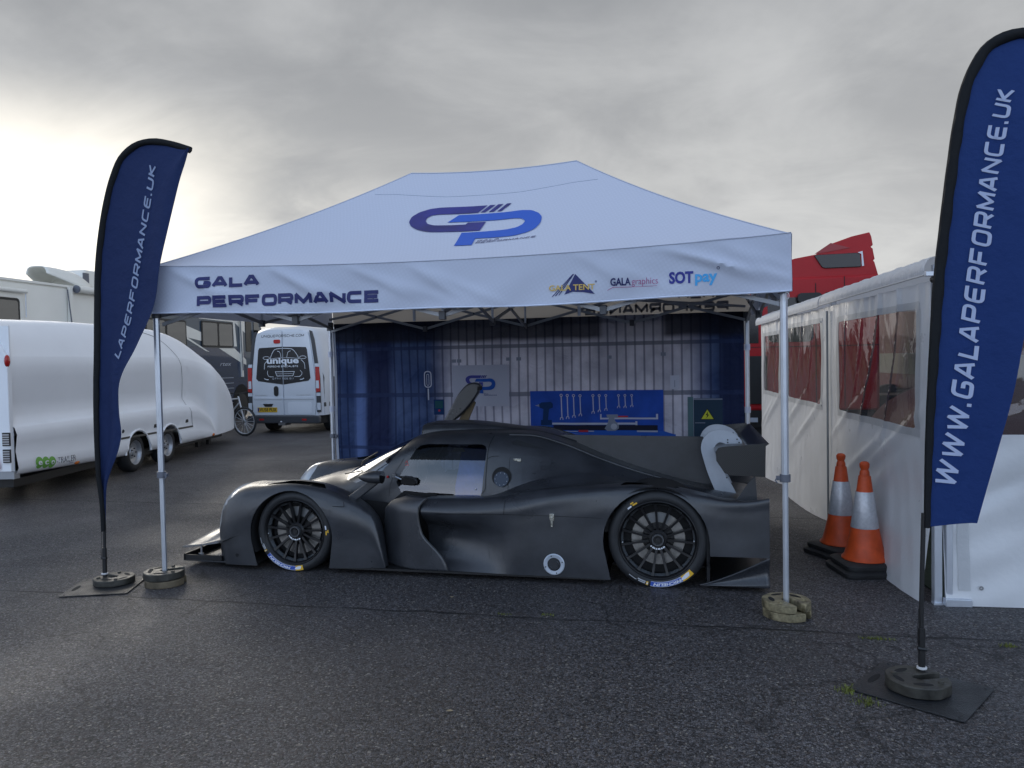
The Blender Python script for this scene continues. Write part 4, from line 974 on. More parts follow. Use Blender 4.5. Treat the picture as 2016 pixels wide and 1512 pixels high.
SP = [(1.88, [(.47, .06), (.60, .14), (.62, .36), (.505, .45), (.462, .50), (.52, .568), (.70, .575), (.85, .555)]),
 (2.1, [(.46, .06), (.565, .14), (.60, .34), (.485, .44), (.452, .50), (.51, .572), (.70, .578), (.84, .558)]),
 (2.35, [(.45, .06), (.50, .14), (.52, .34), (.465, .44), (.449, .515), (.50, .585), (.68, .59), (.82, .575)]),
 (2.6, [(.45, .055), (.447, .15), (.449, .34), (.446, .46), (.450, .56), (.50, .618), (.66, .635), (.80, .68)]),
 (2.85, [(.45, .055), (.445, .2), (.445, .4), (.446, .52), (.454, .62), (.52, .672), (.68, .67), (.80, .73)]),
 (3.15, [(.45, .05), (.445, .2), (.445, .42), (.446, .575), (.47, .672), (.55, .702), (.70, .70), (.86, .75)]),
 (3.45, [(.45, .045), (.445, .2), (.445, .44), (.445, .62), (.478, .70), (.57, .722), (.74, .71), (.97, .67)]),
 (3.7, [(.45, .04), (.445, .2), (.445, .44), (.445, .63), (.478, .695), (.57, .712), (.76, .69), (1.02, .63)]),
 (3.92, [(.45, .04), (.445, .2), (.445, .43), (.446, .575), (.472, .655), (.55, .672), (.75, .65), (1.05, .58)]),
 (4.15, [(.45, .04), (.447, .2), (.452, .42), (.455, .545), (.463, .622), (.52, .625), (.72, .595), (1.05, .55)]),
 (4.30, [(.45, .04), (.446, .2), (.448, .42), (.452, .555), (.458, .632), (.51, .628), (.72, .59), (1.05, .55)]),
 (4.40, [(.45, .04), (.444, .2), (.443, .42), (.445, .57), (.450, .656), (.50, .648), (.72, .60), (1.05, .56)])]
CO = [(.10, [(CY, .30), (1.28, .30), (1.16, .295), (1.06, .28), (1.0, .25), (.96, .2), (.94, .12)]),
 (.16, [(CY, .40), (1.28, .395), (1.16, .38), (1.07, .34), (1.02, .29), (.97, .22), (.94, .12)]),
 (.30, [(CY, .49), (1.28, .485), (1.16, .47), (1.08, .43), (1.03, .37), (.98, .28), (.95, .12)]),
 (.50, [(CY, .575), (1.28, .57), (1.15, .55), (1.07, .50), (1.02, .42), (.97, .3), (.94, .12)]),
 (.80, [(CY, .665), (1.25, .66), (1.10, .635), (1.0, .58), (.95, .5), (.92, .35), (.9, .12)]),
 (1.03, [(CY, .725), (1.22, .715), (1.05, .68), (.94, .62), (.885, .53), (.86, .35), (.86, .12)]),
 (1.18, [(CY, .81), (1.2, .795), (1.02, .75), (.905, .68), (.85, .58), (.84, .4), (.84, .12)]),
 (1.38, [(CY, .915), (1.18, .90), (1.0, .86), (.885, .79), (.842, .67), (.82, .5), (.82, .12)]),
 (1.60, [(CY, 1.01), (1.17, 1.0), (1.0, .965), (.895, .905), (.848, .76), (.81, .56), (.81, .12)]),
 (1.76, [(CY, 1.05), (1.16, 1.043), (1.01, 1.02), (.905, .965), (.845, .79), (.80, .57), (.80, .12)]),
 (2.0, [(CY, 1.065), (1.15, 1.058), (1.01, 1.04), (.91, .985), (.84, .80), (.79, .57), (.79, .12)]),
 (2.35, [(CY, 1.06), (1.15, 1.055), (1.02, 1.04), (.92, .98), (.83, .80), (.775, .58), (.77, .12)]),
 (2.65, [(CY, 1.03), (1.2, 1.03), (1.06, 1.02), (.95, .94), (.85, .79), (.75, .63), (.72, .12)]),
 (2.9, [(CY, .955), (1.2, .955), (1.075, .95), (.98, .87), (.89, .765), (.77, .68), (.72, .12)]),
 (3.2, [(CY, .83), (1.2, .83), (1.085, .828), (1.01, .785), (.93, .735), (.83, .70), (.75, .3)]),
 (3.5, [(CY, .725), (1.2, .725), (1.09, .728), (1.03, .705), (.98, .685), (.90, .66), (.8, .4)]),
 (3.8, [(CY, .64), (1.2, .64), (1.09, .645), (1.05, .635), (1.0, .62), (.92, .60), (.8, .4)]),
 (4.36, [(CY, .545), (1.2, .545), (1.09, .548), (1.05, .545), (1.0, .54), (.92, .52), (.8, .4)])]
# mirror the half section into a full one
COF = [(x, s[::-1] + [(2 * CY - y, z) for y, z in s[1:]]) for x, s in CO]

core = mesh_bm(loft(COF, .045, 4)); CBVH = bvh_of(loft(COF, .045, 4))
screen_poly = [(1.045, .655), (1.17, .643), (1.40, .735), (1.49, .83), (1.60, .975), (1.635, 1.02), (1.62, 1.08), (1.45, 1.08), (1.02, .78), (1.02, .70)]
screen = carve(core, screen_poly)
open_poly = hull([(1.545, .665), (1.625, .80), (1.70, .925), (1.735, .955), (1.80, .968), (2.25, .968), (2.285, .955), (2.30, .93), (2.285, .84), (2.275, .60), (2.262, .565), (2.24, .550), (1.63, .550), (1.60, .57)])
near = lambda c: c.y < CY - .1
far_ = lambda c: c.y > CY + .1
pane = carve(core, [(1.4, .84), (2.5, .84), (2.5, .5), (1.4, .5)], lambda c: False)
side = carve(core, open_poly, near); sidef = carve(core, open_poly, far_)
# split the side glazing into the dark upper light and the clear sliding pane
low = carve(side, [(1.3, .845), (2.5, .845), (2.5, .4), (1.3, .4)])
bm_obj(screen, 'windscreen', M['screen'], car, ko, 60)
bm_obj(low, 'side_window', M['carglass'], car, ko, 60); bm_obj(side, 'upper_window', M['tintglass'], car, ko, 60)
bm_obj(sidef, 'far_window', M['carglass'], car, ko, 60); pane.free()
# panel pieces: front deck, door, engine cover
door = carve(core, hull([(1.48, .45), (1.46, .60), (1.62, .99), (1.70, 1.1), (2.33, 1.1), (2.335, 1.0), (2.31, .88), (2.30, .45)]), near)
bm_obj(door, 'door', M['carbon'], car, ko, 40)
cover = carve(core, [(2.595, -1), (6, -1), (6, 2), (2.595, 2)])
bm_obj(cover, 'engine_cover', M['carbon'], car, ko, 40)
bm_obj(core, 'body', M['carbon'], car, ko, 40)

def arch(bm, c, r, bot, keep): 
    q = hull(circ(c[0], c[1], r, 44) + bot); carve(bm, q, keep).free()
keepn = lambda c: c.y < .60
keepf = lambda c: c.y > 2 * CY - .60
lens_poly = hull([(-.1, .30), (.125, .30), (.172, .38), (.235, .50), (.292, .60), (.32, .70), (-.1, .75)])
for mir in (0, 1):
    s_ = mirror(FF) if mir else FF
    b = mesh_bm(loft(s_, .028, 5))
    lens = carve(b, lens_poly, (lambda c: 1.96 > c.y and c.y > 2 * CY - .93) if mir else (lambda c: .545 < c.y < .93)) if False else carve(b, lens_poly, (lambda c: c.y < 2 * CY - .50) if mir else (lambda c: c.y > .50))
    arch(b, (.805, .292), .350, [(.53, -.1), (1.10, -.1), (1.10, .06), (.53, .06)], keepf if mir else keepn)
    # louvre opening over the wheel
    yy = (lambda y: 2 * CY - y) if mir else (lambda y: y)
    lou = carve(b, [(.56, yy(.53)), (.70, yy(.515)), (1.02, yy(.52)), (1.06, yy(.56)), (.98, yy(.70)), (.66, yy(.72))] , lambda c: c.z > .5, (0, 1)); 
    for v in lou.verts: v.co.z -= .03
    bm_obj(lou, 'louvre_panel', M['void'], car, ko, 0)
    if True:
        for k in range(6):
            x = .64 + k * .045; G().bar((x, yy(.56), .655), (x + .01, yy(.68), .655), .020, .004).build('louvre_slat', M['black'], car, ko, smooth=0)
    fo = bm_obj(b, 'front_fender', M['carbon'], car, ko, 45)
    lo_ = bm_obj(lens, 'headlight', M['lens'] if 'lens' in M else M.setdefault('lens', glassmat('headlight_cover', (.72, .75, .8), .30, .08, (9, .3, .01), .30)), car, ko, 60)
    for k, (x, y, z) in enumerate(((.15, .62, .45), (.17, .76, .47), (.10, .70, .38))):
        G().lathe([(0, .045), (.02, .042), (.05, .02), (.052, 0)], (x, yy(y), z), 'x', 16).build('lamp', M['steel'], lo_, ko)
    # wheel-well lining
    y0, y1 = (.452, .86)
    g = G()
    def well(c, r, y1_):
        g = G(); ang = [R(-25) + R(230) * k / 28 for k in range(29)]
        for k in range(28):
            a, b_ = ang[k], ang[k + 1]
            pa = (c[0] + r * math.cos(a), c[1] + r * math.sin(a)); pb = (c[0] + r * math.cos(b_), c[1] + r * math.sin(b_))
            g.add([(pa[0], yy(.455), pa[1]), (pb[0], yy(.455), pb[1]), (pb[0], yy(y1_), pb[1]), (pa[0], yy(y1_), pa[1])], [(0, 1, 2, 3)])
        g.add([(c[0] + r * math.cos(t), yy(y1_), c[1] + r * math.sin(t)) for t in ang], [tuple(range(29))]); return g
    well((.805, .292), .352, .90).build('wheel_well', M['void'], car, ko)
    well((3.63, .33), .388, .93).build('wheel_well', M['void'], car, ko)
    # side pod with the rear fender
    s_ = mirror(SP) if mir else SP
    b = mesh_bm(loft(s_, .035, 5)); kk = keepf if mir else keepn
    q = hull(circ(3.63, .325, .372, 44) + [(3.315, .02), (4.0, .02)]); carve(b, q, lambda c: (c.y > 2 * CY - .6 if mir else c.y < .6)).free()
    carve(b, [(3.98, -.1), (4.6, -.1), (4.6, .247), (3.98, .243)], kk).free()
    carve(b, [(3.29, -.1), (3.4, -.1), (3.4, .2), (3.262, .14), (3.30, .07)], kk).free()
    lou = carve(b, [(3.38, yy(.545)), (3.77, yy(.545)), (3.80, yy(.60)), (3.77, yy(.68)), (3.42, yy(.68))], lambda c: c.z > .5, (0, 1))
    for v in lou.verts: v.co.z -= .015
    bm_obj(lou, 'louvre_panel', M['void'], car, ko, 0)
    lower = carve(b, [(1.8, .492), (2.5, .500), (3.35, .492), (3.35, -.2), (1.8, -.2)], kk)
    if not mir: SBVH = BVHTree.FromBMesh(lower)
    bm_obj(lower, 'sidepod_panel', M['carbon'], car, ko, 45)
    bm_obj(b, 'rear_fender', M['carbon'], car, ko, 45)
    # curved side board between fender and side pod
    def barge(s, t):
        z = .06 + (.605 - .06) * t
        xr = float(np.interp(z, [.06, .10, .15, .20, .24, .30, .35, .45, .53, .585, .605], [2.09, 2.082, 2.06, 2.02, 1.98, 1.915, 1.885, 1.865, 1.862, 1.895, 1.925]))
        xf = float(np.interp(z, [.06, .30, .48, .56, .605], [1.50, 1.49, 1.515, 1.60, 1.74])); x = xf + (xr - xf) * s
        u = (x - 1.50) / .42; y = .447 + .22 * max(0, 1 - u) ** 2.0 + (.11 * max(0, (t - .78) / .22) ** 2.2) * (1 - .55 * s); return (x, yy(y), z)
    G().grid(barge, [k / 22 for k in range(23)], [k / 40 for k in range(41)]).build('side_board', M['carbon'], car, ko, 50, solid=.006)
    G().tube([barge(1, t / 10) for t in range(11)], .0045, 6).build('board_edge', M['black'], car, ko)
    if True:   # mirror on its stalk
        prof = [(0, .004), (.02, .022), (.06, .038), (.11, .048), (.16, .050), (.20, .048)]
        g = G(); g.lathe(prof + [(.20, .0)], (1.335, 0, .745), 'x', 20); g.v = [(x, yy(.56 + (y - 0) * 1.25), .745 + (z - .745) * .98) for x, y, z in g.v]; mr_ = g.build('mirror', M['carbon'], car, ko, 50)
        g = G(); g.lathe([(.001, 0), (.001, .050)], (1.535, 0, .745), 'x', 20); g.v = [(x, yy(.56 + y * 1.2), z) for x, y, z in g.v]; g.build('mirror_glass', M['glass'], mr_, ko)
        g = G(); g.prism([(1.14, .52), (1.235, .505), (1.50, .70), (1.40, .705)], yy(.60), yy(.63)); g.build('mirror_stalk', M['carbon'], mr_, ko, 30, bevel=.01)
    # tail: diffuser side fin
    g = G(); zf = lambda x: .04 + .205 * ((x - 3.93) / .47) ** 1.25
    g.grid(lambda x, t: (x, yy(.446 + .05 * math.sin(PI * t) * (x - 3.9) / .5), .038 + (zf(x) - .036) * t), [3.93 + .47 * k / 14 for k in range(15)], [k / 8 for k in range(9)])
    g.build('diffuser_fin', M['carbon'], car, ko, 50, solid=.008)
    # inner side of the fender towards the cockpit channel
    g = G(); g.prism([(1.2, .08), (1.9, .08), (1.9, .58), (1.62, .60), (1.5, .50), (1.3, .52), (1.2, .50)], yy(.79), yy(.80)); g.build('channel_wall', M['void'], car, ko)
# floor, splitter, tail
fl0 = [(.0, .62), (.2, .475), (.50, .46), (.50, .88), (1.13, .88), (1.13, .46), (3.28, .46), (3.28, .90), (4.02, .90), (4.02, .46), (4.39, .46)]
g = G(); g.prism(fl0 + [(x, 2 * CY - y) for x, y in fl0[::-1]], .040, .056, 'xy'); g.build('floor', M['black'], car, ko, 0)
g = G(); sp_ = [(-.20, .50), (-.215, .70), (-.225, 1.1), (-.225, 1.7), (-.215, 2.1), (-.20, 2.30), (.0, 2.32), (.5, 2.33), (.5, .47), (.0, .48)]
g.prism(sp_, .042, .055, 'xy'); g.build('splitter', M['carbon'], car, ko, 0, bevel=.003)
g = G(); g.box(-.175, -.158, .47, 2.33, .056, .108); g.box(-.17, .17, .47, .482, .060, .10); g.build('splitter_lip', M['black'], car, ko, 0)
def dive(u, v):   # curved plane above the splitter
    x = -.195 + .40 * u; yq = .475 + 1.85 * v; e = min(yq - .475, 2.325 - yq); s = min(1, e / .55); s = s * s * (3 - 2 * s); return (x + .02 * s, yq, .158 + .055 * u ** 1.3 + .055 * s + .16 * max(0, u - .35) ** 1.1 * min(1, e / .3))
G().grid(dive, [k / 12 for k in range(13)], [k / 24 for k in range(25)]).build('dive_plane', M['diveplane'] if 'diveplane' in M else M.setdefault('diveplane', mat('sky_lit_carbon', (.075, .077, .08), .30, spec=.8, rvar=(6, .15, .35))), car, ko, 50, solid=.005)  # carbon lightened in its base colour for the sky it reflects
g = G(); g.tube([(.14, .475, .212), (.26, .452, .245), (.355, .440, .285)], [.006, .004, .002], 6); g.grid(lambda u, v: (.13 + .225 * u, .455 - .035 * (1 - u) * v - .004, .205 + .078 * u), [k / 6 for k in range(7)], [0, .5, 1]); g.build('canard', M['black'], car, ko)
g = G(); g.box(-.04, -.025, .50, .51, .056, .175); g.box(-.055, -.01, .496, .502, .10, .108); g.box(-.04, -.025, 2.29, 2.30, .056, .175); g.build('splitter_stay', M['steel'], car, ko, 0)
g = G(); g.add([(-.10, .49, .058), (.2, .49, .10), (.2, 2.31, .10), (-.10, 2.31, .058)], [(0, 1, 2, 3)]); g.build('splitter_sky_sheen', M['diveplane'], car, ko, 0)  # lighter sheet stands in for sky reflected in the splitter gap
g = G(); g.box(.16, .18, .52, 2.28, .05, .28); g.build('nose_bulkhead', M['black'], car, ko, 0)
g = G(); g.box(4.355, 4.37, .47, 2.33, .25, .55); g.box(3.98, 4.0, .47, .9, .05, .5); g.box(3.98, 4.0, 1.9, 2.33, .05, .5); g.build('tail_panel', M['void'], car, ko, 0)
g = G(); g.box(1.0, 3.2, .86, 1.94, .06, .40); g.box(2.32, 2.38, .98, 1.82, .3, .93); g.build('cockpit_tub', M['void'], car, ko, 0)
# interior glimpsed through the side glass
g = G(); g.prism(hull([(1.98, .45), (2.24, .45), (2.27, .90), (2.25, .925), (2.05, .925), (1.98, .60)]), 1.02, 1.30); g.build('seat', M['seat'], car, ko, 20, bevel=.02)
g = G(); g.prism(hull([(1.97, .895), (2.08, .895), (2.06, .925), (1.985, .925)]), 1.0, 1.02); g.build('seat_patch', mat('cream_patch', (.55, .52, .42), .7), car, ko, 0)
g = G(); g.lathe([(-.012, .13), (0, .145), (.012, .13), (0, .118), (-.012, .13)], (1.66, 1.17, .72), 'x', 24); g.build('steering_wheel', M['black'], car, ko)
g = G(); g.tube([(1.52, .93, .66), (1.70, .97, .93), (1.9, 1.0, .98), (2.3, 1.0, .97)], .02, 8); g.tube([(1.52, 1.87, .66), (1.70, 1.83, .93), (2.3, 1.8, .97)], .02, 8); g.build('roll_cage', M['black'], car, ko)
# roof scoop
sc_ = [(1.655, .21, 1.02, 1.100), (1.70, .215, 1.03, 1.108), (1.85, .215, 1.03, 1.115), (2.05, .20, 1.03, 1.112), (2.25, .18, 1.02, 1.095), (2.45, .155, 1.0, 1.070), (2.62, .12, .98, 1.040), (2.8, .07, .93, .995), (2.95, .02, .85, .945)]
st = [(x, [(CY - w * 1.12, zb), (CY - w * 1.06, zb + (zt - zb) * .5), (CY - w * .92, zt - .012), (CY - w * .6, zt), (CY, zt + .003), (CY + w * .6, zt), (CY + w * .92, zt - .012), (CY + w * 1.06, zb + (zt - zb) * .5), (CY + w * 1.12, zb)]) for x, w, zb, zt in sc_]
sg = loft(st, .05, 4); n_ = 33
G().add(sg.v, sg.f).build('roof_scoop', M['carbon'], car, ko, 45)
G().prism([(y, z) for y, z in [(CY - .235, 1.03), (CY - .222, 1.065), (CY - .19, 1.09), (CY + .19, 1.09), (CY + .222, 1.065), (CY + .235, 1.03)]], 1.657, 1.665, 'yz').build('scoop_mouth', M['void'], car, ko, 0)
# fin along the engine cover
G().prism([(2.55, 1.025), (2.64, 1.0), (3.98, .985), (4.02, .95), (4.09, .52), (2.6, .8)], CY - .006, CY + .006).build('fin', M['carbon'], car, ko, 0, bevel=.002)
# highlight ridges on the cover
for sg_ in (1, -1):
    pts = [(x, CY - sg_ * (CY - y), z) for x, y, z in ((2.45, 1.03, 1.032), (2.66, 1.055, 1.022), (2.88, 1.072, .958), (3.18, 1.085, .838), (3.45, 1.09, .745), (3.70, 1.09, .675))]
    G().tube(curve1(pts, 6), .011, 8).build('cover_ridge', M['carbon'], car, ko, 60)
    for k in range(2): pass
# air slot in the cover shoulder
p2 = cast(CBVH, (0, 1, 0), .004)
surf_decal('cooling_slot', [[(2.485, .985), (2.52, 1.00), (2.70, .945), (2.745, .925), (2.62, .945), (2.50, .965)]], lambda u, v: tuple(Vector(p2((u, 1.0, v))) - Vector(ko)), M['grille'] if 'grille' in M else M.setdefault('grille', mat('mesh_grille', (.03, .032, .035), .35)), car, .04)
# rear wing
def foil(chord, th_, x0, z0, ang, n=14):
    o = []
    for k in range(n + 1): t = k / n; o.append((t, th_ * 2.2 * math.sqrt(max(t, 0)) * (1 - t) * .5))
    lo = [(t, -z * .5 - .10 * math.sin(PI * t) * .3) for t, z in o[::-1]]; p = o + lo[1:-1]; c, s = math.cos(ang), math.sin(ang)
    return [(x0 + chord * (a * c - b * s), z0 + chord * (a * s + b * c)) for a, b in p]
wing = G().prism(foil(.27, .16, 4.06, .925, R(6)), .56, 2 * CY - .56).build('rear_wing', M['carbon'], car, ko, 40)
G().prism(foil(.14, .12, 4.29, .955, R(28)), .56, 2 * CY - .56).build('wing_flap', M['weave'], wing, ko, 40)
for y_ in (.545, 2 * CY - .551):
    G().prism([(4.055, .90), (4.052, .965), (4.07, .992), (4.10, 1.0), (4.39, 1.024), (4.385, .79), (4.15, .797), (4.11, .815)], y_, y_ + .006).build('endplate', M['weave'], wing, ko, 0, bevel=.0015)
for y_ in (1.15, 1.65):
    sw = curve1([(4.085, .54), (4.02, .70), (3.975, .85), (3.962, .925), (3.985, 1.0), (4.04, 1.05), (4.11, 1.063), (4.19, 1.045), (4.245, 1.01), (4.272, .975)], 4) + [(4.275, .95), (4.20, .948), (4.145, .95)] + curve1([(4.145, .955), (4.10, .965), (4.075, .945), (4.066, .90), (4.09, .82), (4.14, .72), (4.20, .62), (4.245, .52)], 4)
    G().prism(sw, y_, y_ + .010).build('wing_support', M['alupaint'], car, ko, 20, bevel=.001)
    for x, z in ((4.165, .985), (4.165, .965), (4.235, .99), (4.25, .965), (4.155, .69)): G().lathe([(-.004, 0), (-.004, .006), (0, .006)], (x, y_, z), 'y', 8).build('bolt', M['black'], car, ko)
for s_ in (1, -1): G().prism([(4.17, .32), (4.36, .32), (4.33, .78), (4.28, .72), (4.2, .6)], CY + s_ * .7, CY + s_ * .7 + .01).build('tail_strake', M['carbon'], car, ko, 0)
# far door standing open
dd = curve1([(1.57, 1.035), (1.66, 1.19), (1.77, 1.36), (1.83, 1.415), (1.89, 1.432), (1.945, 1.42)], 4) + [(1.965, 1.40), (1.945, 1.37)] + curve1([(1.94, 1.335), (1.88, 1.25), (1.80, 1.16), (1.67, 1.05)], 4)
G().prism(dd, 1.98, 2.06).build('open_door', M['carbon'], car, ko, 35, bevel=.015)
G().prism([(1.70, 1.05), (1.80, 1.05), (1.885, 1.235), (1.86, 1.26), (1.80, 1.20)], 2.07, 2.10).build('door_lining', mat('tan_lining', (.17, .13, .075), .7), car, ko, 0, bevel=.005)
G().box(1.935, 1.965, 1.97, 2.04, 1.36, 1.395).build('door_catch', M['void'], car, ko, 0)

# ---- details lying on the skin
def skin(bv, off=.003): 
    c = cast(bv, (0, 1, 0), off); return lambda u, v, y=.9: tuple(Vector(c((u, y, v))) - Vector(ko))
sk, sl_ = skin(CBVH), skin(SBVH, .003)
def seam_line(pts, f, w=.0055, nm_='panel_gap'): surf_decal(nm_, ribbon(densify(curve1(pts, 6), .04), w), f, M['seam'], car, .06)
seam_line([(2.335, 1.03), (2.315, .95), (2.31, .88), (2.305, .70), (2.30, .62), (2.27, .585)], sk)
seam_line([(2.49, .60), (2.49, .87)], sk, .003); seam_line([(2.31, .86), (2.34, .875), (2.40, .88)], sk, .004); seam_line([(1.485, .55), (1.50, .66), (1.60, .85)], sk, .003)
fl_ = lambda u, v: (u - ko[0], .4425 - ko[1], v)
for z0, z1, x0, x1 in ((.04, .50, 2.51, 2.51), ): pass
surf_decal('panel_gap', ribbon([(1.10, .53), (1.26, .53)], .005) + ribbon([(1.262, .53), (1.262, .57)], .005), fl_, M['seam'], car, 9)
seam_line([(2.55, .502), (2.8, .500), (3.0, .497), (3.26, .492)], fl_, .004)
SPB = bvh_of(loft(SP, .035, 5)); seam_line([(2.0, .488), (2.3, .497), (2.55, .502)], skin(SPB), .004)
FFB = bvh_of(loft(FF, .028, 5))
surf_decal('panel_gap', ribbon(densify([(2.53, .50), (2.535, .60)], .02), .005), skin(bvh_of(loft(SP, .035, 5))), M['seam'], car, .1)
# recessed fuel filler
def disc(name, x, z, r, mt, off, n=28, r0=0):
    c = sk(x, z); nrm = CBVH.ray_cast(Vector((x, -2, z)), Vector((0, 1, 0)))[1]; nrm = -nrm if nrm.y > 0 else nrm
    a = nrm.cross(Vector((0, 0, 1))).normalized(); b = a.cross(nrm).normalized(); C = Vector(c) + nrm * off; g = G()
    pts = [C + a * r * math.cos(2 * PI * k / n) + b * r * math.sin(2 * PI * k / n) for k in range(n)]
    if r0: pts += [C + a * r0 * math.cos(2 * PI * k / n) + b * r0 * math.sin(2 * PI * k / n) for k in range(n)]; g.add(pts, [(k, (k + 1) % n, n + (k + 1) % n, n + k) for k in range(n)])
    else: g.add(pts, [tuple(range(n))])
    return g.build(name, mt, car, smooth=0, fix=False), C, a, b, nrm
disc('filler_recess', 2.435, .725, .078, M['void'], .004); _, C, a, b, nrm = disc('filler_cap', 2.435, .705, .060, mat('filler_cap_blue', (.035, .045, .065), .35, .4), .012)
g = G()
for k in range(9):
    p = C + a * .049 * math.cos(k * 2 * PI / 9) + b * .049 * math.sin(k * 2 * PI / 9); g.sphere(tuple(p + nrm * .001), .0045, 6, 4)
g.build('filler_bolt', M['steel'], car)
# air jack port
g = G(); g.lathe([(0, .048), (-.004, .050), (-.006, .072), (-.002, .078), (.002, .078)], (2.90, .442, .146), 'y', 36); g.build('port_ring', M['alupaint'], car, ko)
G().lathe([(0, .050), (.004, .048), (.03, .02), (.03, 0)], (2.90, .441, .146), 'y', 28).build('port_recess', M['void'], car, ko)
G().lathe([(.0, .030), (.012, .034), (.03, .012)], (2.905, .438, .142), 'y', 20, (R(200), R(420))).build('port_cone', M['steel'], car, ko)
for k in range(4): G().lathe([(-.009, 0), (-.009, .0045), (0, .0045)], (2.90 + .064 * math.cos(k * PI / 2 + .3), .440, .146 + .064 * math.sin(k * PI / 2 + .3)), 'y', 8).build('bolt', M['black'], car, ko)
# latches
latm = mat('latch_chrome', (.62, .60, .52), .25, .85, var=(60, .4))
def latch(x, z, y, horiz):
    g = G()
    if horiz: g.box(x - .028, x + .028, y - .010, y, z - .009, z + .009); g.box(x + .0, x + .032, y - .015, y - .004, z - .014, z - .002); g.box(x - .035, x - .01, y - .014, y - .004, z + .0, z + .008)
    else: g.box(x - .014, x + .014, y - .010, y, z, z + .052); g.box(x - .008, x + .008, y - .016, y - .004, z - .045, z + .03); g.box(x - .017, x - .010, y - .012, y, z + .01, z + .05); g.box(x + .010, x + .017, y - .012, y, z + .01, z + .05)
    g.build('latch', latm, car, ko, 0, bevel=.002)
latch(2.89, .465, .446, False); yq = CBVH.ray_cast(Vector((2.55, -2, .852)), Vector((0, 1, 0)))[0].y; latch(2.55, .852, yq + .002, True)
yq = CBVH.ray_cast(Vector((2.24, -2, .62)), Vector((0, 1, 0)))[0]; G().sphere((2.225, (yq.y if yq else .8) - .004, .625), .007, 8, 5).build('window_catch', M['steel'], car, ko)
yq = CBVH.ray_cast(Vector((1.475, -2, .70)), Vector((0, 1, 0)))[0].y
G().sphere((1.47, yq - .006, .705), .011, 10, 6).build('kill_switch', M['red'], car, ko); G().box(1.52, 1.545, yq - .03, yq - .01, .705, .735).build('hinge', M['steel'], car, ko, 0)
surf_decal('warning_marks', ribbon([(1.615, .815), (1.63, .835), (1.645, .80), (1.615, .80)], .004), sk, M['red'], car)
G().tube([(1.53, yq - .02, .715), (1.60, yq - .035, .69), (1.66, yq - .04, .665)], .007, 6).build('door_stay', M['steel'], car, ko)
G().prism(hull([(1.60, .66), (1.61, .71), (1.64, .725), (1.72, .71), (1.74, .69), (1.735, .655), (1.70, .645), (1.63, .65)]), .775, .80).build('inner_mirror', M['blackgloss'], car, ko, 30, bevel=.006)
G().tube([(1.06, 1.25, .742), (1.14, 1.10, .795), (1.30, 1.05, .88)], .006, 6).build('wiper', M['black'], car, ko); G().tube([(1.02, 1.0, .70), (1.2, .95, .735)], .005, 5).build('wiper', M['black'], car, ko)
for x in (1.05, 1.10):   # two small pale slots on the fender top
    G().box(x, x + .03, .60, .606, .628 - (x - 1.05) * .3, .631 - (x - 1.05) * .3).build('fender_slot', M['alu'], car, ko, 0)
G().lathe([(0, 0), (0, .014), (.006, .012), (.006, 0)], (.33, .440, .12), 'y', 12).build('tow_eye', M['void'], car, ko)
# faint repair patch and scoop in the sill
surf_decal('scoop_edge', ribbon(densify([(2.38, .34), (2.40, .16), (2.62, .155), (2.70, .22), (2.71, .30)], .03), .0022), sl_, mat('scuff', (.06, .062, .066), .7), car, .05)

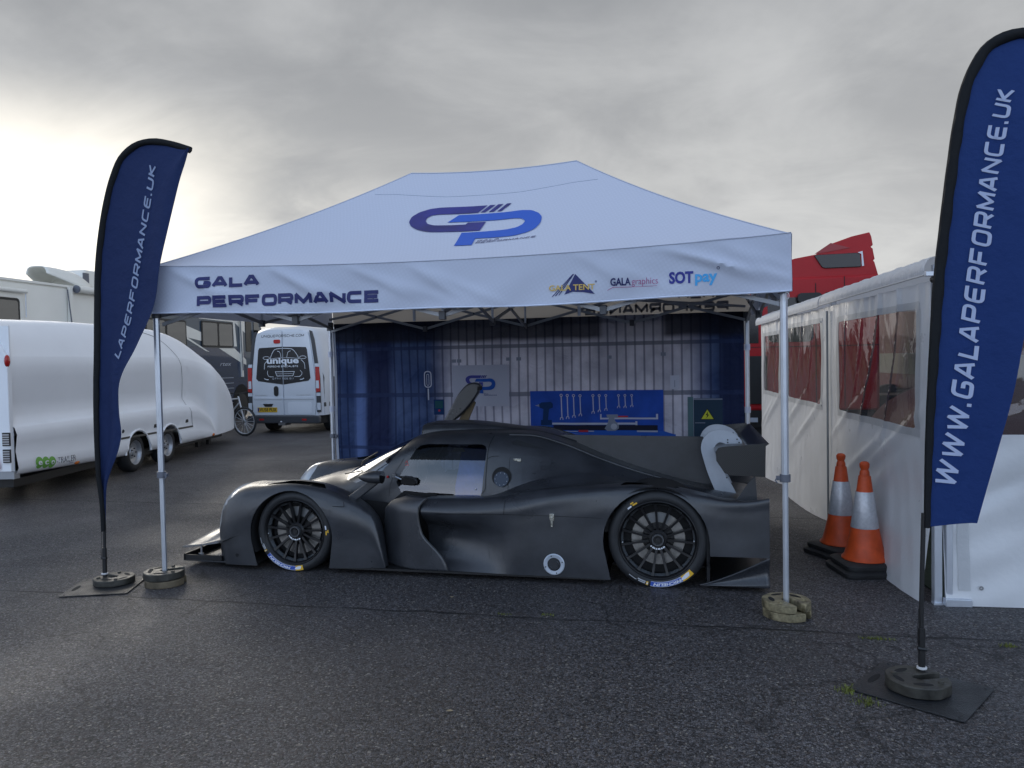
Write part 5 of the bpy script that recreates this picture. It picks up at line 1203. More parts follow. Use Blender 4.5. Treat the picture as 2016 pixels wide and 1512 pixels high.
# ---- wheels
def arc_text(polys, w, cx_, cz_, r, a_start, a_end, y):
    """map flat lettering onto a circle, tops outward, reading clockwise"""
    def f(u, v):
        a = a_start + (a_end - a_start) * (u / w); rr_ = r + v; return (cx_ + rr_ * math.cos(a), y, cz_ + rr_ * math.sin(a))
    return f
def wheel(x, z, r, rr_, wid, yo, side_, rot, marks, nsp=15):
    """yo = y of the outer face; side_ = -1 when the outside faces the camera"""
    yi = yo - side_ * wid; d = -side_   # d: direction from the outer face inwards
    def Y(h): return h * d
    g = G(); g.lathe([(Y(.052), rr_ - .012), (Y(.006), rr_ - .002), (Y(.0), rr_ + .006), (Y(.004), rr_ + .012), (Y(.02), rr_ - .004), (Y(wid), rr_ - .02)], (x, yo, z), 'y', 64)
    w = g.build('wheel', M['rim'], car, ko, 50)
    g = G(); p = [(Y(.012), rr_ + .006), (Y(.002), rr_ + .014), (Y(-.006), rr_ + (r - rr_) * .35), (Y(-.006), rr_ + (r - rr_) * .55), (Y(.004), rr_ + (r - rr_) * .82), (Y(.020), r - .006), (Y(.034), r), (Y(wid - .03), r), (Y(wid), r - .03), (Y(wid), rr_)]
    g.lathe(p, (x, yo, z), 'y', 72); g.build('tyre', M['rubber'], w, ko, 60)
    G().lathe([(Y(.10), rr_ - .015), (Y(.10), .0)], (x, yo, z), 'y', 40).build('rim_barrel', M['void'], w, ko)
    for q0, q1 in ((rr_ - .024, rr_ - .010),): G().lathe([(Y(.022), q1), (Y(.048), q0)], (x, yo, z), 'y', 60).build('rim_glint', mat('rim_glint_grey', (.06, .065, .072), .35) if 'rglint' not in M else M['rglint'], w, ko)  # grey ring puts the black barrel's reflected light into its colour
    for k in range(nsp):
        a = rot + 2 * PI * k / nsp; c, s = math.cos(a), math.sin(a); g = G(); ri, ro = .062, rr_ - .012
        pts = []
        for (rad, hw, y0, y1) in ((ri, .0095, .040, .075), (ri + (ro - ri) * .45, .0075, .026, .060), (ro - .02, .0085, .020, .052), (ro + .002, .013, .012, .050)):
            for q, yy_ in ((-1, y0), (1, y0), (1, y1), (-1, y1)): pts.append((x + rad * c - q * hw * s, yo + Y(yy_), z + rad * s + q * hw * c))
        f = [(0, 1, 2, 3)]
        for i in range(3):
            for j in range(4): f.append((i * 4 + j, i * 4 + (j + 1) % 4, i * 4 + 4 + (j + 1) % 4, i * 4 + 4 + j))
        g.add(pts, f); g.build('spoke', M['rim'], w, ko, 30)
    g = G(); g.lathe([(Y(.07), .066), (Y(.040), .068), (Y(.030), .058), (Y(.030), .048), (Y(.045), .046)], (x, yo, z), 'y', 40); g.build('hub', M['rim'], w, ko, 40)
    g = G(); g.lathe([(Y(.046), .046), (Y(.012), .043), (Y(.008), .041), (Y(.008), .035), (Y(.03), .033)], (x, yo, z), 'y', 32); g.build('centre_nut', mat('nut_grey', (.16, .165, .175), .3, .7) if 'nut' not in M else M['nut'], w, ko, 40)
    g = G(); g.lathe([(Y(.028), .034), (Y(.028), .02), (Y(.02), .018), (Y(.02), 0)], (x, yo, z), 'y', 24); g.build('nut_bore', M['black'], w, ko, 40)
    g = G(); g.lathe([(Y(.085), .19), (Y(.085), .115)], (x, yo, z), 'y', 48); g.build('brake_disc', M['disc'], w, ko, 0)
    g = G(); g.lathe([(Y(.083), .112), (Y(.079), .07)], (x, yo, z), 'y', 30); g.build('disc_bell', M['black'], w, ko, 0)
    if marks:
        g = G(); ca = marks['cal']; 
        g.lathe([(Y(.068), .19), (Y(.068), .12), (Y(.09), .12)], (x, yo, z), 'y', 10, (ca, ca + R(62))); g.build('caliper', mat('caliper_grey', (.23, .235, .24), .4, .5) if 'cal' not in M else M['cal'], w, ko, 0)
        tx = lambda polys, w_, rad, a0, a1, mt, off=.0075: surf_decal('lettering', polys, lambda u, v: (lambda q: (q[0] - ko[0], q[1] - ko[1], q[2]))(arc_text(None, w_, x, z, rad, a0, a1, yo + side_ * off)(u, v)), mt, w, .03)
        mid = rr_ + (r - rr_) * .32; hh = (r - rr_) * .42; a0, a1 = marks['band']   # a0 right end, a1 left end (clockwise = decreasing angle)
        tx([rect(0, 1, 0, hh)], 1, mid - .004, a0, a1, M['tblue'], .0072)
        tx([rect(0, 1, 0, .0018), rect(0, 1, hh - .0018, hh), rect(.18, .92, .0055, .0068)], 1, mid - .004, a0, a1, M['white'], .0078)
        pl, w_ = letters('MICHELIN', hh * .52, .03, .15, 1); tx([[(a + w_ * .32, b + hh * .33) for a, b in p] for p in pl], w_ * 1.42, mid - .004, a0, a1, M['white'], .0082)
        tx([rect(0, 1, 0, hh * 1.15)], 1, mid - .006, marks['patch'][0], marks['patch'][1], M['yellow'], .0080)
        tx([[(.18, hh * .2), (.5, hh * .1), (.9, hh * .3), (1.15, hh * .75), (.8, hh * .9), (.35, hh * .85)]], 1, mid - .006, marks['patch'][0], marks['patch'][1], M['white'], .0086)
        s0, s1 = marks['small']; tx([circ(.12, .5 * hh, .1, 10)], 1, mid, s0, s1, M['yellow'], .008) if False else None
        tx([rect(.0, .10, hh * .15, hh * .85)], 1, mid, s0, s1, M['yellow'], .008); tx([rect(.02, .07, hh * .35, hh * .7)], 1, mid, s0, s1, M['white'], .0086)
        tx([rect(.14, .55, hh * .15, hh * .38), rect(.14, .5, hh * .5, hh * .68), rect(.58, 1.0, hh * .55, hh * .68)], 1, mid, s0, s1, mat('small_print', (.42, .43, .45), .6) if 'sp' not in M else M['sp'], .008)
        m0 = marks['mark']; tx([rect(0, .42, 0, .011)], 1, rr_ + .028, m0, m0 - R(15), M['white'], .008); tx([rect(.55, 1, 0, .011), rect(.45, .75, .016, .026)], 1, rr_ + .028, m0, m0 - R(15), M['yellow'], .008)
        # maker's ring print on the hub, upside down at the bottom
        pl, w_ = [rect(a, b, 0, .011) for a, b in ((0, .012), (.016, .024), (.028, .044), (.048, .056), (.06, .078), (.082, .09))], .09; h0 = marks['hub']
        surf_decal('lettering', pl, lambda u, v: (lambda q: (q[0] - ko[0], q[1] - ko[1], q[2]))(arc_text(None, w_, x, z, .057 + .004, h0, h0 - R(95), yo + side_ * -.027)(u, v)), M['white'], w, .03)
        for k in range(2):
            g = G(); a = R(0 + 185 * k); g.sphere((x + (rr_ - .02) * math.cos(a), yo + Y(.01), z + (rr_ - .02) * math.sin(a)), .006, 8, 5); g.build('valve', M['steel'], w, ko)
    return w
M['rglint'] = mat('rim_glint_grey', (.11, .12, .13), .25, .4); M['nut'] = mat('nut_grey', (.16, .165, .175), .3, .7); M['cal'] = mat('caliper_grey', (.23, .235, .24), .4, .5); M['sp'] = mat('small_print', (.42, .43, .45), .6)
wheel(.815, .312, .325, .247, .28, .475, -1, R(4), dict(cal=R(38), band=(R(276), R(219)), patch=(R(285), R(272)), small=(R(213), R(190)), mark=R(12), hub=R(-55)))
wheel(3.644, .337, .355, .270, .31, .470, -1, R(-3), dict(cal=R(60), band=(R(-48), R(-100)), patch=(R(-42), R(-58)), small=(R(-103), R(-130)), mark=R(133), hub=R(-45)))
wheel(.815, .322, .325, .247, .28, 2 * CY - .475, 1, 0, None, 6); wheel(3.644, .350, .355, .270, .31, 2 * CY - .470, 1, 0, None, 6)

# ================================================================ TRAFFIC CONES
conem = mat('cone_orange', (.58, .075, .014), .5, var=(9, .2), bump=(20, .15, .004)); coneb = mat('cone_base_rubber', (.018, .018, .019), .7, bump=(25, .5, .006), var=(8, .4))
sleeve = mat('reflective_sleeve', (.56, .57, .60), .35, .3, var=(40, .12)); N, K, B = nodes(sleeve)
bk_ = N.new('ShaderNodeTexBrick'); cz = N.new('ShaderNodeTexCoord'); K.new(cz.outputs['Object'], bk_.inputs[0]); bk_.inputs['Scale'].default_value = 14
bpn = N.new('ShaderNodeBump'); bpn.inputs['Distance'].default_value = .004; bpn.inputs['Strength'].default_value = .5; nz9 = N.new('ShaderNodeTexNoise'); nz9.inputs['Scale'].default_value = 35; K.new(cz.outputs['Object'], nz9.inputs[0]); K.new(nz9.outputs[0], bpn.inputs['Height']); K.new(bpn.outputs[0], B.inputs['Normal'])
def cone(x, y, rot, label, lean=0):
    t = thing('traffic_cone', label, 'traffic cone', (x, y, 0), rot, 'orange traffic cones beside the white awning')
    for k, (s, z) in enumerate(((.228, 0), (.205, .048))):
        g = G(); o = [(a, b) for a, b in rrect(-s, s, -s, s, .07, 4)]
        v = []; n = len(o)
        for (sc, zz_) in ((.97, z), (1, z + .012), (1, z + .034), (.90, z + .048), (.5, z + .05)): v += [(a * sc, b * sc, zz_) for a, b in o]
        g.add(v, [(i * n + j, i * n + (j + 1) % n, (i + 1) * n + (j + 1) % n, (i + 1) * n + j) for i in range(4) for j in range(n)] + [tuple(range(n))[::-1], tuple(range(4 * n, 5 * n))]); g.build('base', coneb, t)
    G().lathe([(.10, .165), (.108, .165), (.13, .145), (.20, .125), (.335, .097), (.34, .094)], (0, 0, 0), 'z', 40).build('cone_body', conem, t, smooth=30)
    G().lathe([(.335, .0985), (.34, .100), (.60, .064), (.605, .062)], (0, 0, 0), 'z', 40).build('reflective_sleeve', sleeve, t, smooth=30)
    G().lathe([(.60, .058), (.72, .043), (.725, .036), (.75, .034), (.77, .026), (.785, .034), (.81, .036), (.825, .026), (.828, .018), (.80, .016)], (0, 0, 0), 'z', 32).build('cone_tip', conem, t, smooth=30)
    return t
c1o = cone(5.15, 1.13, R(12), 'front orange traffic cone on a doubled black base, nearest the camera')
c2o = cone(5.075, 1.62, R(30), 'rear orange traffic cone half hidden behind the nearer cone')

# ================================================================ WHITE AWNING
aw = thing('awning_marquee', 'white awning tent with clear plastic windows to the right of the cones', 'marquee', (5.40, .38, 0), R(4.24))
tarp = mat('white_pvc_tarp', (.78, .79, .80), .32, spec=.55, tl=.25, var=(2.5, .04), rvar=(3, .25, .42), bump=(2.2, .35, .04)); N, K, B = nodes(tarp)
roofpvc = mat('awning_roof_fabric', (.76, .77, .79), .5, tl=.35, bump=(16, .9, .012), aniso=(1, 3, 1))
border = mat('pvc_border', (.62, .63, .64), .3, spec=.6, tl=.3, bump=(4, .4, .03))
LEN = 6.32; POSTS = (0, 2.52, 4.72, LEN)
def flare(y, z):
    k = 0
    for a, b in zip(POSTS[:-1], POSTS[1:]):
        if a <= y <= b: k = max(0., math.sin(PI * (y - a) / (b - a))) ** .7
    f = .13 * k * max(0, 1 - z / 1.1) ** 1.6
    near_ = .06 * max(0, 1 - y / .7) * max(0, 1 - z / .5)
    return -(f + near_)
def crease(y, z):
    """folds that run from the eave down and towards the far end, tight near the top"""
    d = 0
    for c, s, w, sl_ in ((.55, .034, .030, .55), (1.0, .040, .036, .75), (1.5, .014, .030, .5), (1.95, .012, .03, .35), (3.2, .014, .03, .5), (3.7, .016, .03, .6), (4.2, .012, .03, .4), (5.1, .016, .04, .5), (5.6, .014, .03, .6)):
        u = y - c - sl_ * max(0., 2.0 - z) ** 1.5 * .75; d += s * math.exp(-(u / w) ** 2) * min(1, max(0, (z - .9) / .3))
    for c, z0, s, w in ((.8, .95, .030, .05), (1.4, .80, .026, .06), (2.0, 1.05, .02, .04), (1.1, .6, .018, .07), (3.4, .9, .03, .05), (4.0, 1.0, .024, .05), (5.3, .95, .03, .05), (5.9, .8, .02, .05)):
        u = (z - z0) + (y - c) * .45 ; d += s * math.exp(-(u / w) ** 2) * math.exp(-((y - c) / .55) ** 2)
    d += .008 * math.sin(4.1 * y + 3 * z) * math.sin(3 * z + 1.3 * y) + .0015 * math.sin(29 * y - 13 * z) + .007 * math.sin(26 * y + 3 * math.sin(5 * y)) * max(0, (z - 1.72) / .3) ** 2
    return -d
def wallpt(y, z): return (flare(y, z) + crease(y, z) * (.25 + .75 * min(1, min(abs(y - p) for p in POSTS) / .15)), y, z)
nY, nZ = 300, 84
wb = mesh_bm(G().grid(lambda y, z: wallpt(y, z), [.02 + (LEN - .04) * i / nY for i in range(nY + 1)], [.005 + 2.09 * (j / nZ) for j in range(nZ + 1)]))
yes = lambda c: True
for w in (rrect(.27, 2.17, 1.12, 1.93, .03, 2), rrect(2.85, 4.42, 1.13, 1.95, .03, 2), rrect(5.0, 6.08, 1.14, 1.90, .03, 2)):
    pc = carve(wb, w, yes, (1, 2)); bm_obj(pc, 'clear_window', M['pvc'], aw, smooth=60)
bm_obj(wb, 'side_wall', tarp, aw, smooth=60)
# welded borders round the windows and the skirt
for y0, y1, z0, z1 in ((.27, 2.17, 1.12, 1.93), (2.85, 4.42, 1.13, 1.95), (5.0, 6.08, 1.14, 1.90)):
    g = G()
    for a, b, c, d in ((y0 - .07, y1 + .07, z0 - .055, z0), (y0 - .07, y1 + .07, z1, z1 + .05), (y0 - .08, y0, z0, z1), (y1, y1 + .08, z0, z1)):
        g.grid(lambda y, z: tuple(Vector(wallpt(y, z)) + Vector((-.004, 0, 0))), [a + (b - a) * i / max(2, int((b - a) / .03)) for i in range(max(2, int((b - a) / .03)) + 1)], [c + (d - c) * j / max(2, int((d - c) / .04)) for j in range(max(2, int((d - c) / .04)) + 1)])
    g.build('window_border', border, aw, smooth=60)
am = M['alu']
for y in POSTS:
    for x in (0.03,): G().box(x - .02, x + .03, y - .02 if y else .0, y + .02 if y else .05, 0, 2.2).build('post', am, aw, bevel=.003)
    G().box(.0, .10, y - .03 if y else -.02, y + .03, .0, .012).build('post_foot', am, aw)
G().tube([(-.03, 2.49, z) for z in (.05, .5, 1, 1.5, 2.05)], .011, 6).build('joint_strip', mat('joint_grey', (.25, .26, .27), .4), aw)
G().tube([(-.03, 4.72, z) for z in (.05, .5, 1, 1.5, 2.05)], .009, 6).build('joint_strip', M['clamp'], aw)
# rounded eave cover in three lengths, then the nearly flat roof
for a, b, k in ((-.02, 2.70, 0), (2.73, 4.75, 1), (4.78, 6.42, 2)):
    n = 70; 
    def ev(y, t):
        ang = R(200) - R(125) * t; r = .085 + .006 * math.sin(41 * y + 3 * t) * math.sin(PI * t) + .004 * math.sin(97 * y); zc = 2.165 - .006 * y; return (.03 + r * math.cos(ang) * 1.05, y, zc + r * math.sin(ang) * (1.0) - k * .01)
    G().grid(ev, [a + (b - a) * i / n for i in range(n + 1)], [j / 10 for j in range(11)]).build('eave_cover', roofpvc, aw, smooth=60)
    G().tube([(-.055, a, 2.13 - .006 * a - k * .01), (-.055, b, 2.13 - .006 * b - k * .01)], .006, 6).build('eave_hem', M['joint'] if 'joint' in M else M.setdefault('joint', mat('eave_hem_white', (.5, .5, .5), .5)), aw)
G().grid(lambda x, y: (x, y, 2.262 - .006 * y - .012 * math.sin(PI * x / 3.0) + .004 * math.sin(9 * y)), [.06 + 2.94 * i / 10 for i in range(11)], [-.02 + 6.44 * i / 40 for i in range(41)]).build('roof_sheet', roofpvc, aw, smooth=60)
# open frame end above the near post
fr = G()
fr.bar((-.06, -.05, 2.135), (.55, -.05, 2.135), .03, .03); fr.build('frame_rail', am, aw, bevel=.003)
for a, b in (((.0, -.04, 2.12), (.05, -.04, 2.24)), ((.05, -.04, 2.24), (.5, -.04, 2.28)), ((.12, -.04, 2.13), (.24, -.04, 2.26)), ((.24, -.04, 2.26), (.36, -.04, 2.14)), ((.36, -.04, 2.14), (.48, -.04, 2.27))): G().bar(a, b, .02, .02).build('truss_bar', M['black'], aw)
G().lathe([(-.03, 0), (-.03, .026), (.03, .026), (.03, 0)], (.05, -.05, 2.085), 'y', 14).build('end_pulley', M['steel'], aw); G().lathe([(-.03, 0), (-.03, .022), (.03, .022), (.03, 0)], (.0, -.05, 2.10), 'y', 14).build('end_pulley', M['black'], aw)
# near end wall facing the camera
def fw(x, z): return (x, .02 - .06 * max(0, 1 - z / .6) ** 1.5 + .008 * math.sin(9 * x + 5 * z) + .012 * math.exp(-((z - .45 - .4 * math.sin(2 * x)) / .05) ** 2) + .006 * math.sin(23 * z - 8 * x) * math.sin(5 * x), z)
xs = [.07 + 2.9 * i / 90 for i in range(91)]
fbm = mesh_bm(G().grid(fw, xs, [.004 + 2.12 * j / 60 for j in range(61)]))
pc = carve(fbm, rrect(.34, 2.7, 1.10, 1.92, .03, 2), yes, (0, 2)); bm_obj(pc, 'clear_window', M['pvc'], aw, smooth=60)
bm_obj(fbm, 'end_wall', tarp, aw, smooth=60)
G().box(.075, .115, -.02, .02, .03, 2.1).build('corner_post', M['alu'], aw, bevel=.003); G().box(.06, .22, -.055, .0, .0, .05).build('corner_foot', M['alu'], aw, bevel=.004)
for x in (.28, 1.4): G().lathe([(-.003, .006), (-.003, .014), (0, .014)], (x, -.03, .12), 'y', 12).build('eyelet', M['steel'], aw)
g = G(); g.grid(lambda x, z: tuple(Vector(fw(x, z)) - Vector((0, .006, 0))), [.15, .22], [.1 + 1.9 * j / 20 for j in range(21)]); g.build('weld_strip', border, aw, smooth=60)
G().grid(lambda y, z: (2.9 + .02 * math.sin(7 * y), y, z), [.1 + 6.1 * i / 60 for i in range(61)], [1.58, 1.8, 2.2]).build('reflection_drop', mat('maroon_reflection', (.10, .018, .022), .7), aw, smooth=60)  # added drop stands in for the dark red reflected in the windows
# inside: green mat floor and an added dark red car shape giving the film's maroon
G().box(.1, 2.95, .1, 6.2, .004, .012).build('floor_mat', mat('green_mat', (.05, .07, .045), .9, var=(6, .3)), aw)
rc = thing('added_red_car', 'added dark red covered car shape inside the white awning, giving the maroon in its plastic window', 'car', (6.8, 3.2, .013), R(4.24)); 
st = [(-2.0, [(-.55, .2), (-.6, .4), (-.5, .55), (0, .6), (.5, .55), (.6, .4), (.55, .2)]), (-1.2, [(-.8, .12), (-.85, .5), (-.75, .75), (0, .82), (.75, .75), (.85, .5), (.8, .12)]), (-.4, [(-.85, .1), (-.88, .6), (-.65, 1.15), (0, 1.25), (.65, 1.15), (.88, .6), (.85, .1)]), (.6, [(-.85, .1), (-.88, .65), (-.62, 1.22), (0, 1.32), (.62, 1.22), (.88, .65), (.85, .1)]), (1.4, [(-.83, .1), (-.86, .6), (-.7, .95), (0, 1.02), (.7, .95), (.86, .6), (.83, .1)]), (2.0, [(-.6, .2), (-.65, .5), (-.55, .7), (0, .75), (.55, .7), (.65, .5), (.6, .2)])]
sg = loft(st, .1, 4); sg.v = [(b, a, c) for a, b, c in sg.v]; sg.build('fitted_cover', mat('maroon_cover', (.085, .012, .016), .5, bump=(4, .5, .03)), rc, smooth=60)
for sx_ in (-1, 1):
    for y in (-1.25, 1.25): G().lathe([(-.1, .0), (-.1, .2), (-.09, .3), (.09, .3), (.1, .2), (.1, 0)], (sx_ * .72, y, .3), 'x', 28).build('wheel', M['rubber'], rc)
# transporter the awning is fixed to
tp = thing('transporter_trailer', 'dark red race transporter body behind the white awning, seen through its front window', 'truck trailer', (9.85, 3.0, 0), R(4.24))
G().box(-1.25, 1.25, -3.4, 10.2, .9, 3.3).build('box_body', mat('maroon_paint', (.13, .016, .022), .3, coat=.4), tp, bevel=.05); G().box(-1.262, -1.252, -3.3, 10.1, 1.22, 1.62).build('side_stripe', mat('grey_green_stripe', (.20, .25, .22), .4), tp); G().box(-1.2, 1.2, -3.0, 9.6, .5, .9).build('locker_row', M['black'], tp)
for y in (5.2, 6.5, 7.8):
    for sx_ in (-1, 1): G().lathe([(-.14, 0), (-.14, .34), (-.12, .48), (.12, .48), (.14, .34), (.14, 0)], (sx_ * 1.05, y, .48), 'x', 32).build('wheel', M['rubber'], tp)
G().box(-.5, .5, -3.3, -3.0, 0, .9).build('support_leg', M['steel'], tp)

# ================================================================ RED TRUCK
tr = thing('red_truck', 'red high-roof lorry cab behind the white awning, only its upper part clear', 'truck', (6.1, 10.8, 0)); to = (6.1, 10.8, 0); TY = 9.6
red = mat('truck_red_paint', (.40, .010, .014), .5, spec=.3, coat=.08, var=(2, .05)); 
body = hull([(4.72, .62), (4.66, 1.2), (4.72, 1.75), (5.0, 2.95), (5.2, 3.02), (7.18, 3.02), (7.20, 2.9), (7.20, .62)])
G().prism(body, TY, TY + 2.45).build('cab', red, tr, to, 25, bevel=.05)
hi = [(5.05, 3.0), (5.45, 3.25), (5.80, 3.355), (6.15, 3.41), (6.42, 3.59), (6.75, 3.70), (7.045, 3.76), (7.075, 3.68), (7.10, 3.53), (7.06, 3.50), (7.10, 3.47), (7.10, 3.44), (7.13, 3.28), (7.10, 3.27), (7.125, 3.23), (7.19, 2.98)]
G().prism(hi, TY + .03, TY + 2.42).build('roof_fairing', red, tr, to, 25, bevel=.03)
G().prism([(6.12, 3.385), (6.16, 3.40), (6.82, 3.405), (6.88, 3.39), (6.90, 3.17), (6.88, 3.155), (6.30, 3.155), (6.25, 3.175)], TY - .0, TY + .03).build('fairing_side_window', M['blackgloss'], tr, to, 0, bevel=.008)
g = G(); g.add([(6.84, TY - .005, 3.41), (6.92, TY - .005, 3.43), (6.945, TY - .005, 3.17), (6.91, TY - .005, 3.165), (6.90, TY - .005, 3.38)], [(0, 4, 3, 2, 1)]); g.build('window_trim', M['white'], tr, to, 0)
G().prism([(6.13, 3.42), (6.40, 3.60), (6.72, 3.50), (6.20, 3.425)], TY + .018, TY + .028).build('fairing_step', mat('truck_red_shadow', (.30, .018, .022), .35), tr, to, 0)
G().prism(rrect(5.32, 6.10, 1.86, 2.66, .1), TY - .006, TY + .01).build('side_window', M['blackgloss'], tr, to, 0)
G().prism([(4.78, 1.85), (5.02, 2.68), (5.16, 2.68), (5.16, 1.85)], TY - .006, TY + .01).build('quarter_window', M['blackgloss'], tr, to, 0)
for pts in ([(6.62, .7), (6.62, 3.0)], [(6.14, .75), (6.14, 2.9)], [(5.22, .75), (5.22, 2.75)], [(4.8, 1.78), (7.19, 1.78)], [(6.3, 2.72), (7.1, 2.78)]):
    g = G(); g.bar((pts[0][0], TY - .003, pts[0][1]), (pts[1][0], TY - .003, pts[1][1]), .012, .012); g.build('panel_gap', M['seam'], tr, to, 0)
G().prism(hull([(4.55, .32), (4.55, .66), (4.7, .78), (7.1, .66), (7.1, .32)]), TY + .02, TY + 2.42).build('bumper_skirt', M['black'], tr, to, 0)
G().prism([(4.60, 1.82), (4.68, 2.9), (4.72, 2.92), (4.70, 1.82)], TY + .1, TY + 2.35).build('windscreen', M['glass'], tr, to, 0)
for z in (2.05, 2.5): G().prism(rrect(4.42, 4.60, z - .18, z + .18, .05), TY - .30, TY - .05).build('mirror_housing', M['black'], tr, to, 20)
G().prism(rrect(5.82, 6.22, 2.55, 2.72, .06), TY - .16, TY - .04).build('roof_mirror', M['black'], tr, to, 20)
G().box(4.95, 5.3, TY - .03, TY + .01, .75, 1.62).build('grab_step', M['black'], tr, to, 0); G().box(4.99, 5.13, TY - .05, TY - .02, .42, .5).build('step_light', M['alupaint'], tr, to, 0)
for x in (5.15,): G().lathe([(-.14, 0), (-.14, .3), (-.12, .5), (.12, .5), (.14, 0)], (x, TY + .25, .5), 'y', 36).build('wheel', M['rubber'], tr, to)
for y in (TY + .25, TY + 2.2): G().lathe([(-.14, 0), (-.14, .3), (-.12, .5), (.12, .5), (.14, 0)], (7.9, y, .5), 'y', 36).build('wheel', M['rubber'], tr, to)
G().box(6.9, 9.5, TY + .75, TY + 1.7, .62, .85).build('chassis', M['black'], tr, to, 0)

# ================================================================ WHITE TRAILER
tl = thing('car_trailer', 'white streamlined twin-axle car transport trailer with green eco logo', 'trailer', (-4.53, 5.44, 0), R(11))
tw = mat('trailer_white_gelcoat', (.86, .87, .89), .5, spec=.4, var=(1.2, .03)); tws = tw
WD = 2.1
def tsec(u):
    I = lambda xs_, ys_: float(np.interp(u, xs_, ys_))
    zr = I([-2.9, -1, .5, 1.4, 2.0, 2.5, 3.0, 3.45, 3.85, 4.2, 4.5, 4.72, 4.88], [2.255, 2.31, 2.32, 2.295, 2.245, 2.165, 2.03, 1.83, 1.59, 1.32, 1.02, .72, .42])
    zc = min(I([-2.9, 1.3, 1.9, 2.4, 2.9, 3.4, 3.9, 4.3, 4.65, 4.88], [1.81, 1.81, 1.785, 1.71, 1.60, 1.41, 1.14, .84, .52, .34]), zr - .03)
    zl = min(I([-2.9, 1.6, 2.1, 2.5, 2.8, 3.0, 4.9], [.95, .945, .89, .76, .56, .34, .31]), zc - .06)
    v = I([-2.9, 2.9, 3.5, 4.1, 4.55, 4.88], [0, 0, .04, .13, .26, .44]); zb = I([-2.9, -.5, 1.5, 4.6, 4.88], [.37, .29, .26, .27, .29]); tp_ = .40 + .25 * max(0, (u - 1.5) / 3.0)
    st_ = -.055 if u < 2.6 else -.055 * max(0, (3.0 - u) / .4)
    h = [(-v - .05, zb), (-v, zb + .02), (-v + .0, (zb + zl) / 2), (-v, zl - .012), (-v + st_ * .2, zl), (-v + st_, zl + .022), (-v + st_ * 1.1, (zl + zc) / 2 + .02), (-v + st_, zc - .02), (-v + st_ - .02, zc + .015), (-v - .03 - tp_ * .55, zc + (zr - zc) * .62), (-v - .03 - tp_, zr - .02), (-v - .15 - tp_, zr), (-WD / 2, zr + .015)]
    return h
us_ = [-2.86, -2.8, -2.6, -2.3, -1.9, -1.4, -.9, -.4, .1, .6, 1.1, 1.5, 1.8, 2.1, 2.4, 2.7, 3.0, 3.3, 3.55, 3.8, 4.05, 4.3, 4.5, 4.65, 4.77, 4.88]
st = [(u, tsec(u) + [(-WD - x, z) for x, z in tsec(u)[-2::-1]]) for u in us_]
sg = loft(st, .07, 3); sg.v = [(b, a, c) for a, b, c in sg.v]; tb = mesh_bm(sg)
for c in (0.0, 1.06):
    p = hull(circ(c, .27, .365, 36) + [(c - .36, -.1), (c + .36, -.1)]); carve(tb, p, lambda q: abs(q.x + WD / 2) > .7, (1, 2)).free()
door_ = carve(tb, [(1.93, .545), (1.80, .95), (1.66, 1.55), (1.50, 1.90), (1.2, 2.14), (.9, 2.21), (-.40, 2.20), (-.45, .57)], lambda q: q.x > -.62, (1, 2))
bm_obj(door_, 'side_door', tw, tl, smooth=40); bm_obj(tb, 'trailer_shell', tw, tl, smooth=40)
tsg = loft(st, .07, 3); TBV = BVHTree.FromPolygons([Vector((b, a, c)) for a, b, c in tsg.v], tsg.f)
def tskin(off): 
    f = cast(TBV, (-1, 0, 0), off)
    return lambda u, v: f((0, u, v))
def tdec(name, polys, mt, off=.004, ml=.1): return surf_decal(name, polys, tskin(off), mt, tl, ml)
tdec('door_gap', ribbon(densify(curve1([(1.93, .545), (1.80, .95), (1.66, 1.55), (1.50, 1.90), (1.2, 2.14), (.9, 2.21)], 6), .05), .012) + ribbon(densify([(.9, 2.21), (-.38, 2.20)], .1), .007) + ribbon(densify([(-.38, 2.20), (-.2, 1.9)], .1), .007), mat('door_gap_grey', (.12, .12, .13), .5))
tdec('rubbing_strip', ribbon(densify([(-.52, .568), (1.93, .545)], .1), .030), M['black'], .006)
for c in (0., 1.06):
    a = [(c + .385 * math.cos(t), .27 + .385 * math.sin(t)) for t in [R(4) + R(172) * k / 24 for k in range(25)]]; g = G()
    G().tube([(.004, p[0], p[1]) for p in a], .018, 8).build('arch_lip', tw, tl, smooth=60)
    for side_x in (-.02, -WD + .02):
        sg_ = -1 if side_x > -1 else 1; x0 = side_x + sg_ * .03
        def Yx(h): return sg_ * h
        w = G().lathe([(Yx(.03), .17), (Yx(.0), .182), (Yx(-.004), .190), (Yx(.012), .175), (Yx(.05), .16), (Yx(.06), .10), (Yx(.035), .085), (Yx(.03), .04), (Yx(.02), .035), (Yx(.02), 0)], (x0, c, .30), 'x', 36).build('wheel', mat('trailer_rim_silver', (.40, .41, .43), .35, .6) if 'trim' not in M else M['trim'], tl, smooth=40)
        G().lathe([(Yx(.01), .188), (Yx(-.008), .20), (Yx(-.012), .24), (Yx(.0), .275), (Yx(.03), .30), (Yx(.15), .30), (Yx(.18), .27), (Yx(.18), .18)], (x0, c, .30), 'x', 44).build('tyre', M['rubber'], w, smooth=50)
        for k in range(5):
            t = 2 * PI * k / 5; G().lathe([(Yx(.025), 0), (Yx(.018), .010), (Yx(.035), .012)], (x0, c + .065 * math.cos(t), .30 + .065 * math.sin(t)), 'x', 8).build('wheel_nut', M['black'], w)
        G().lathe([(Yx(.07), .155), (Yx(.07), .0)], (x0, c, .30), 'x', 24).build('brake_drum', M['void'], w)
G().box(-WD + .15, -.15, -2.7, 3.6, .20, .30).build('chassis', M['black'], tl)
for y0, y1 in ((-.4, 1.5),): G().box(-.28, -.26, y0, y1, .25, .75).build('wheel_well', M['void'], tl)
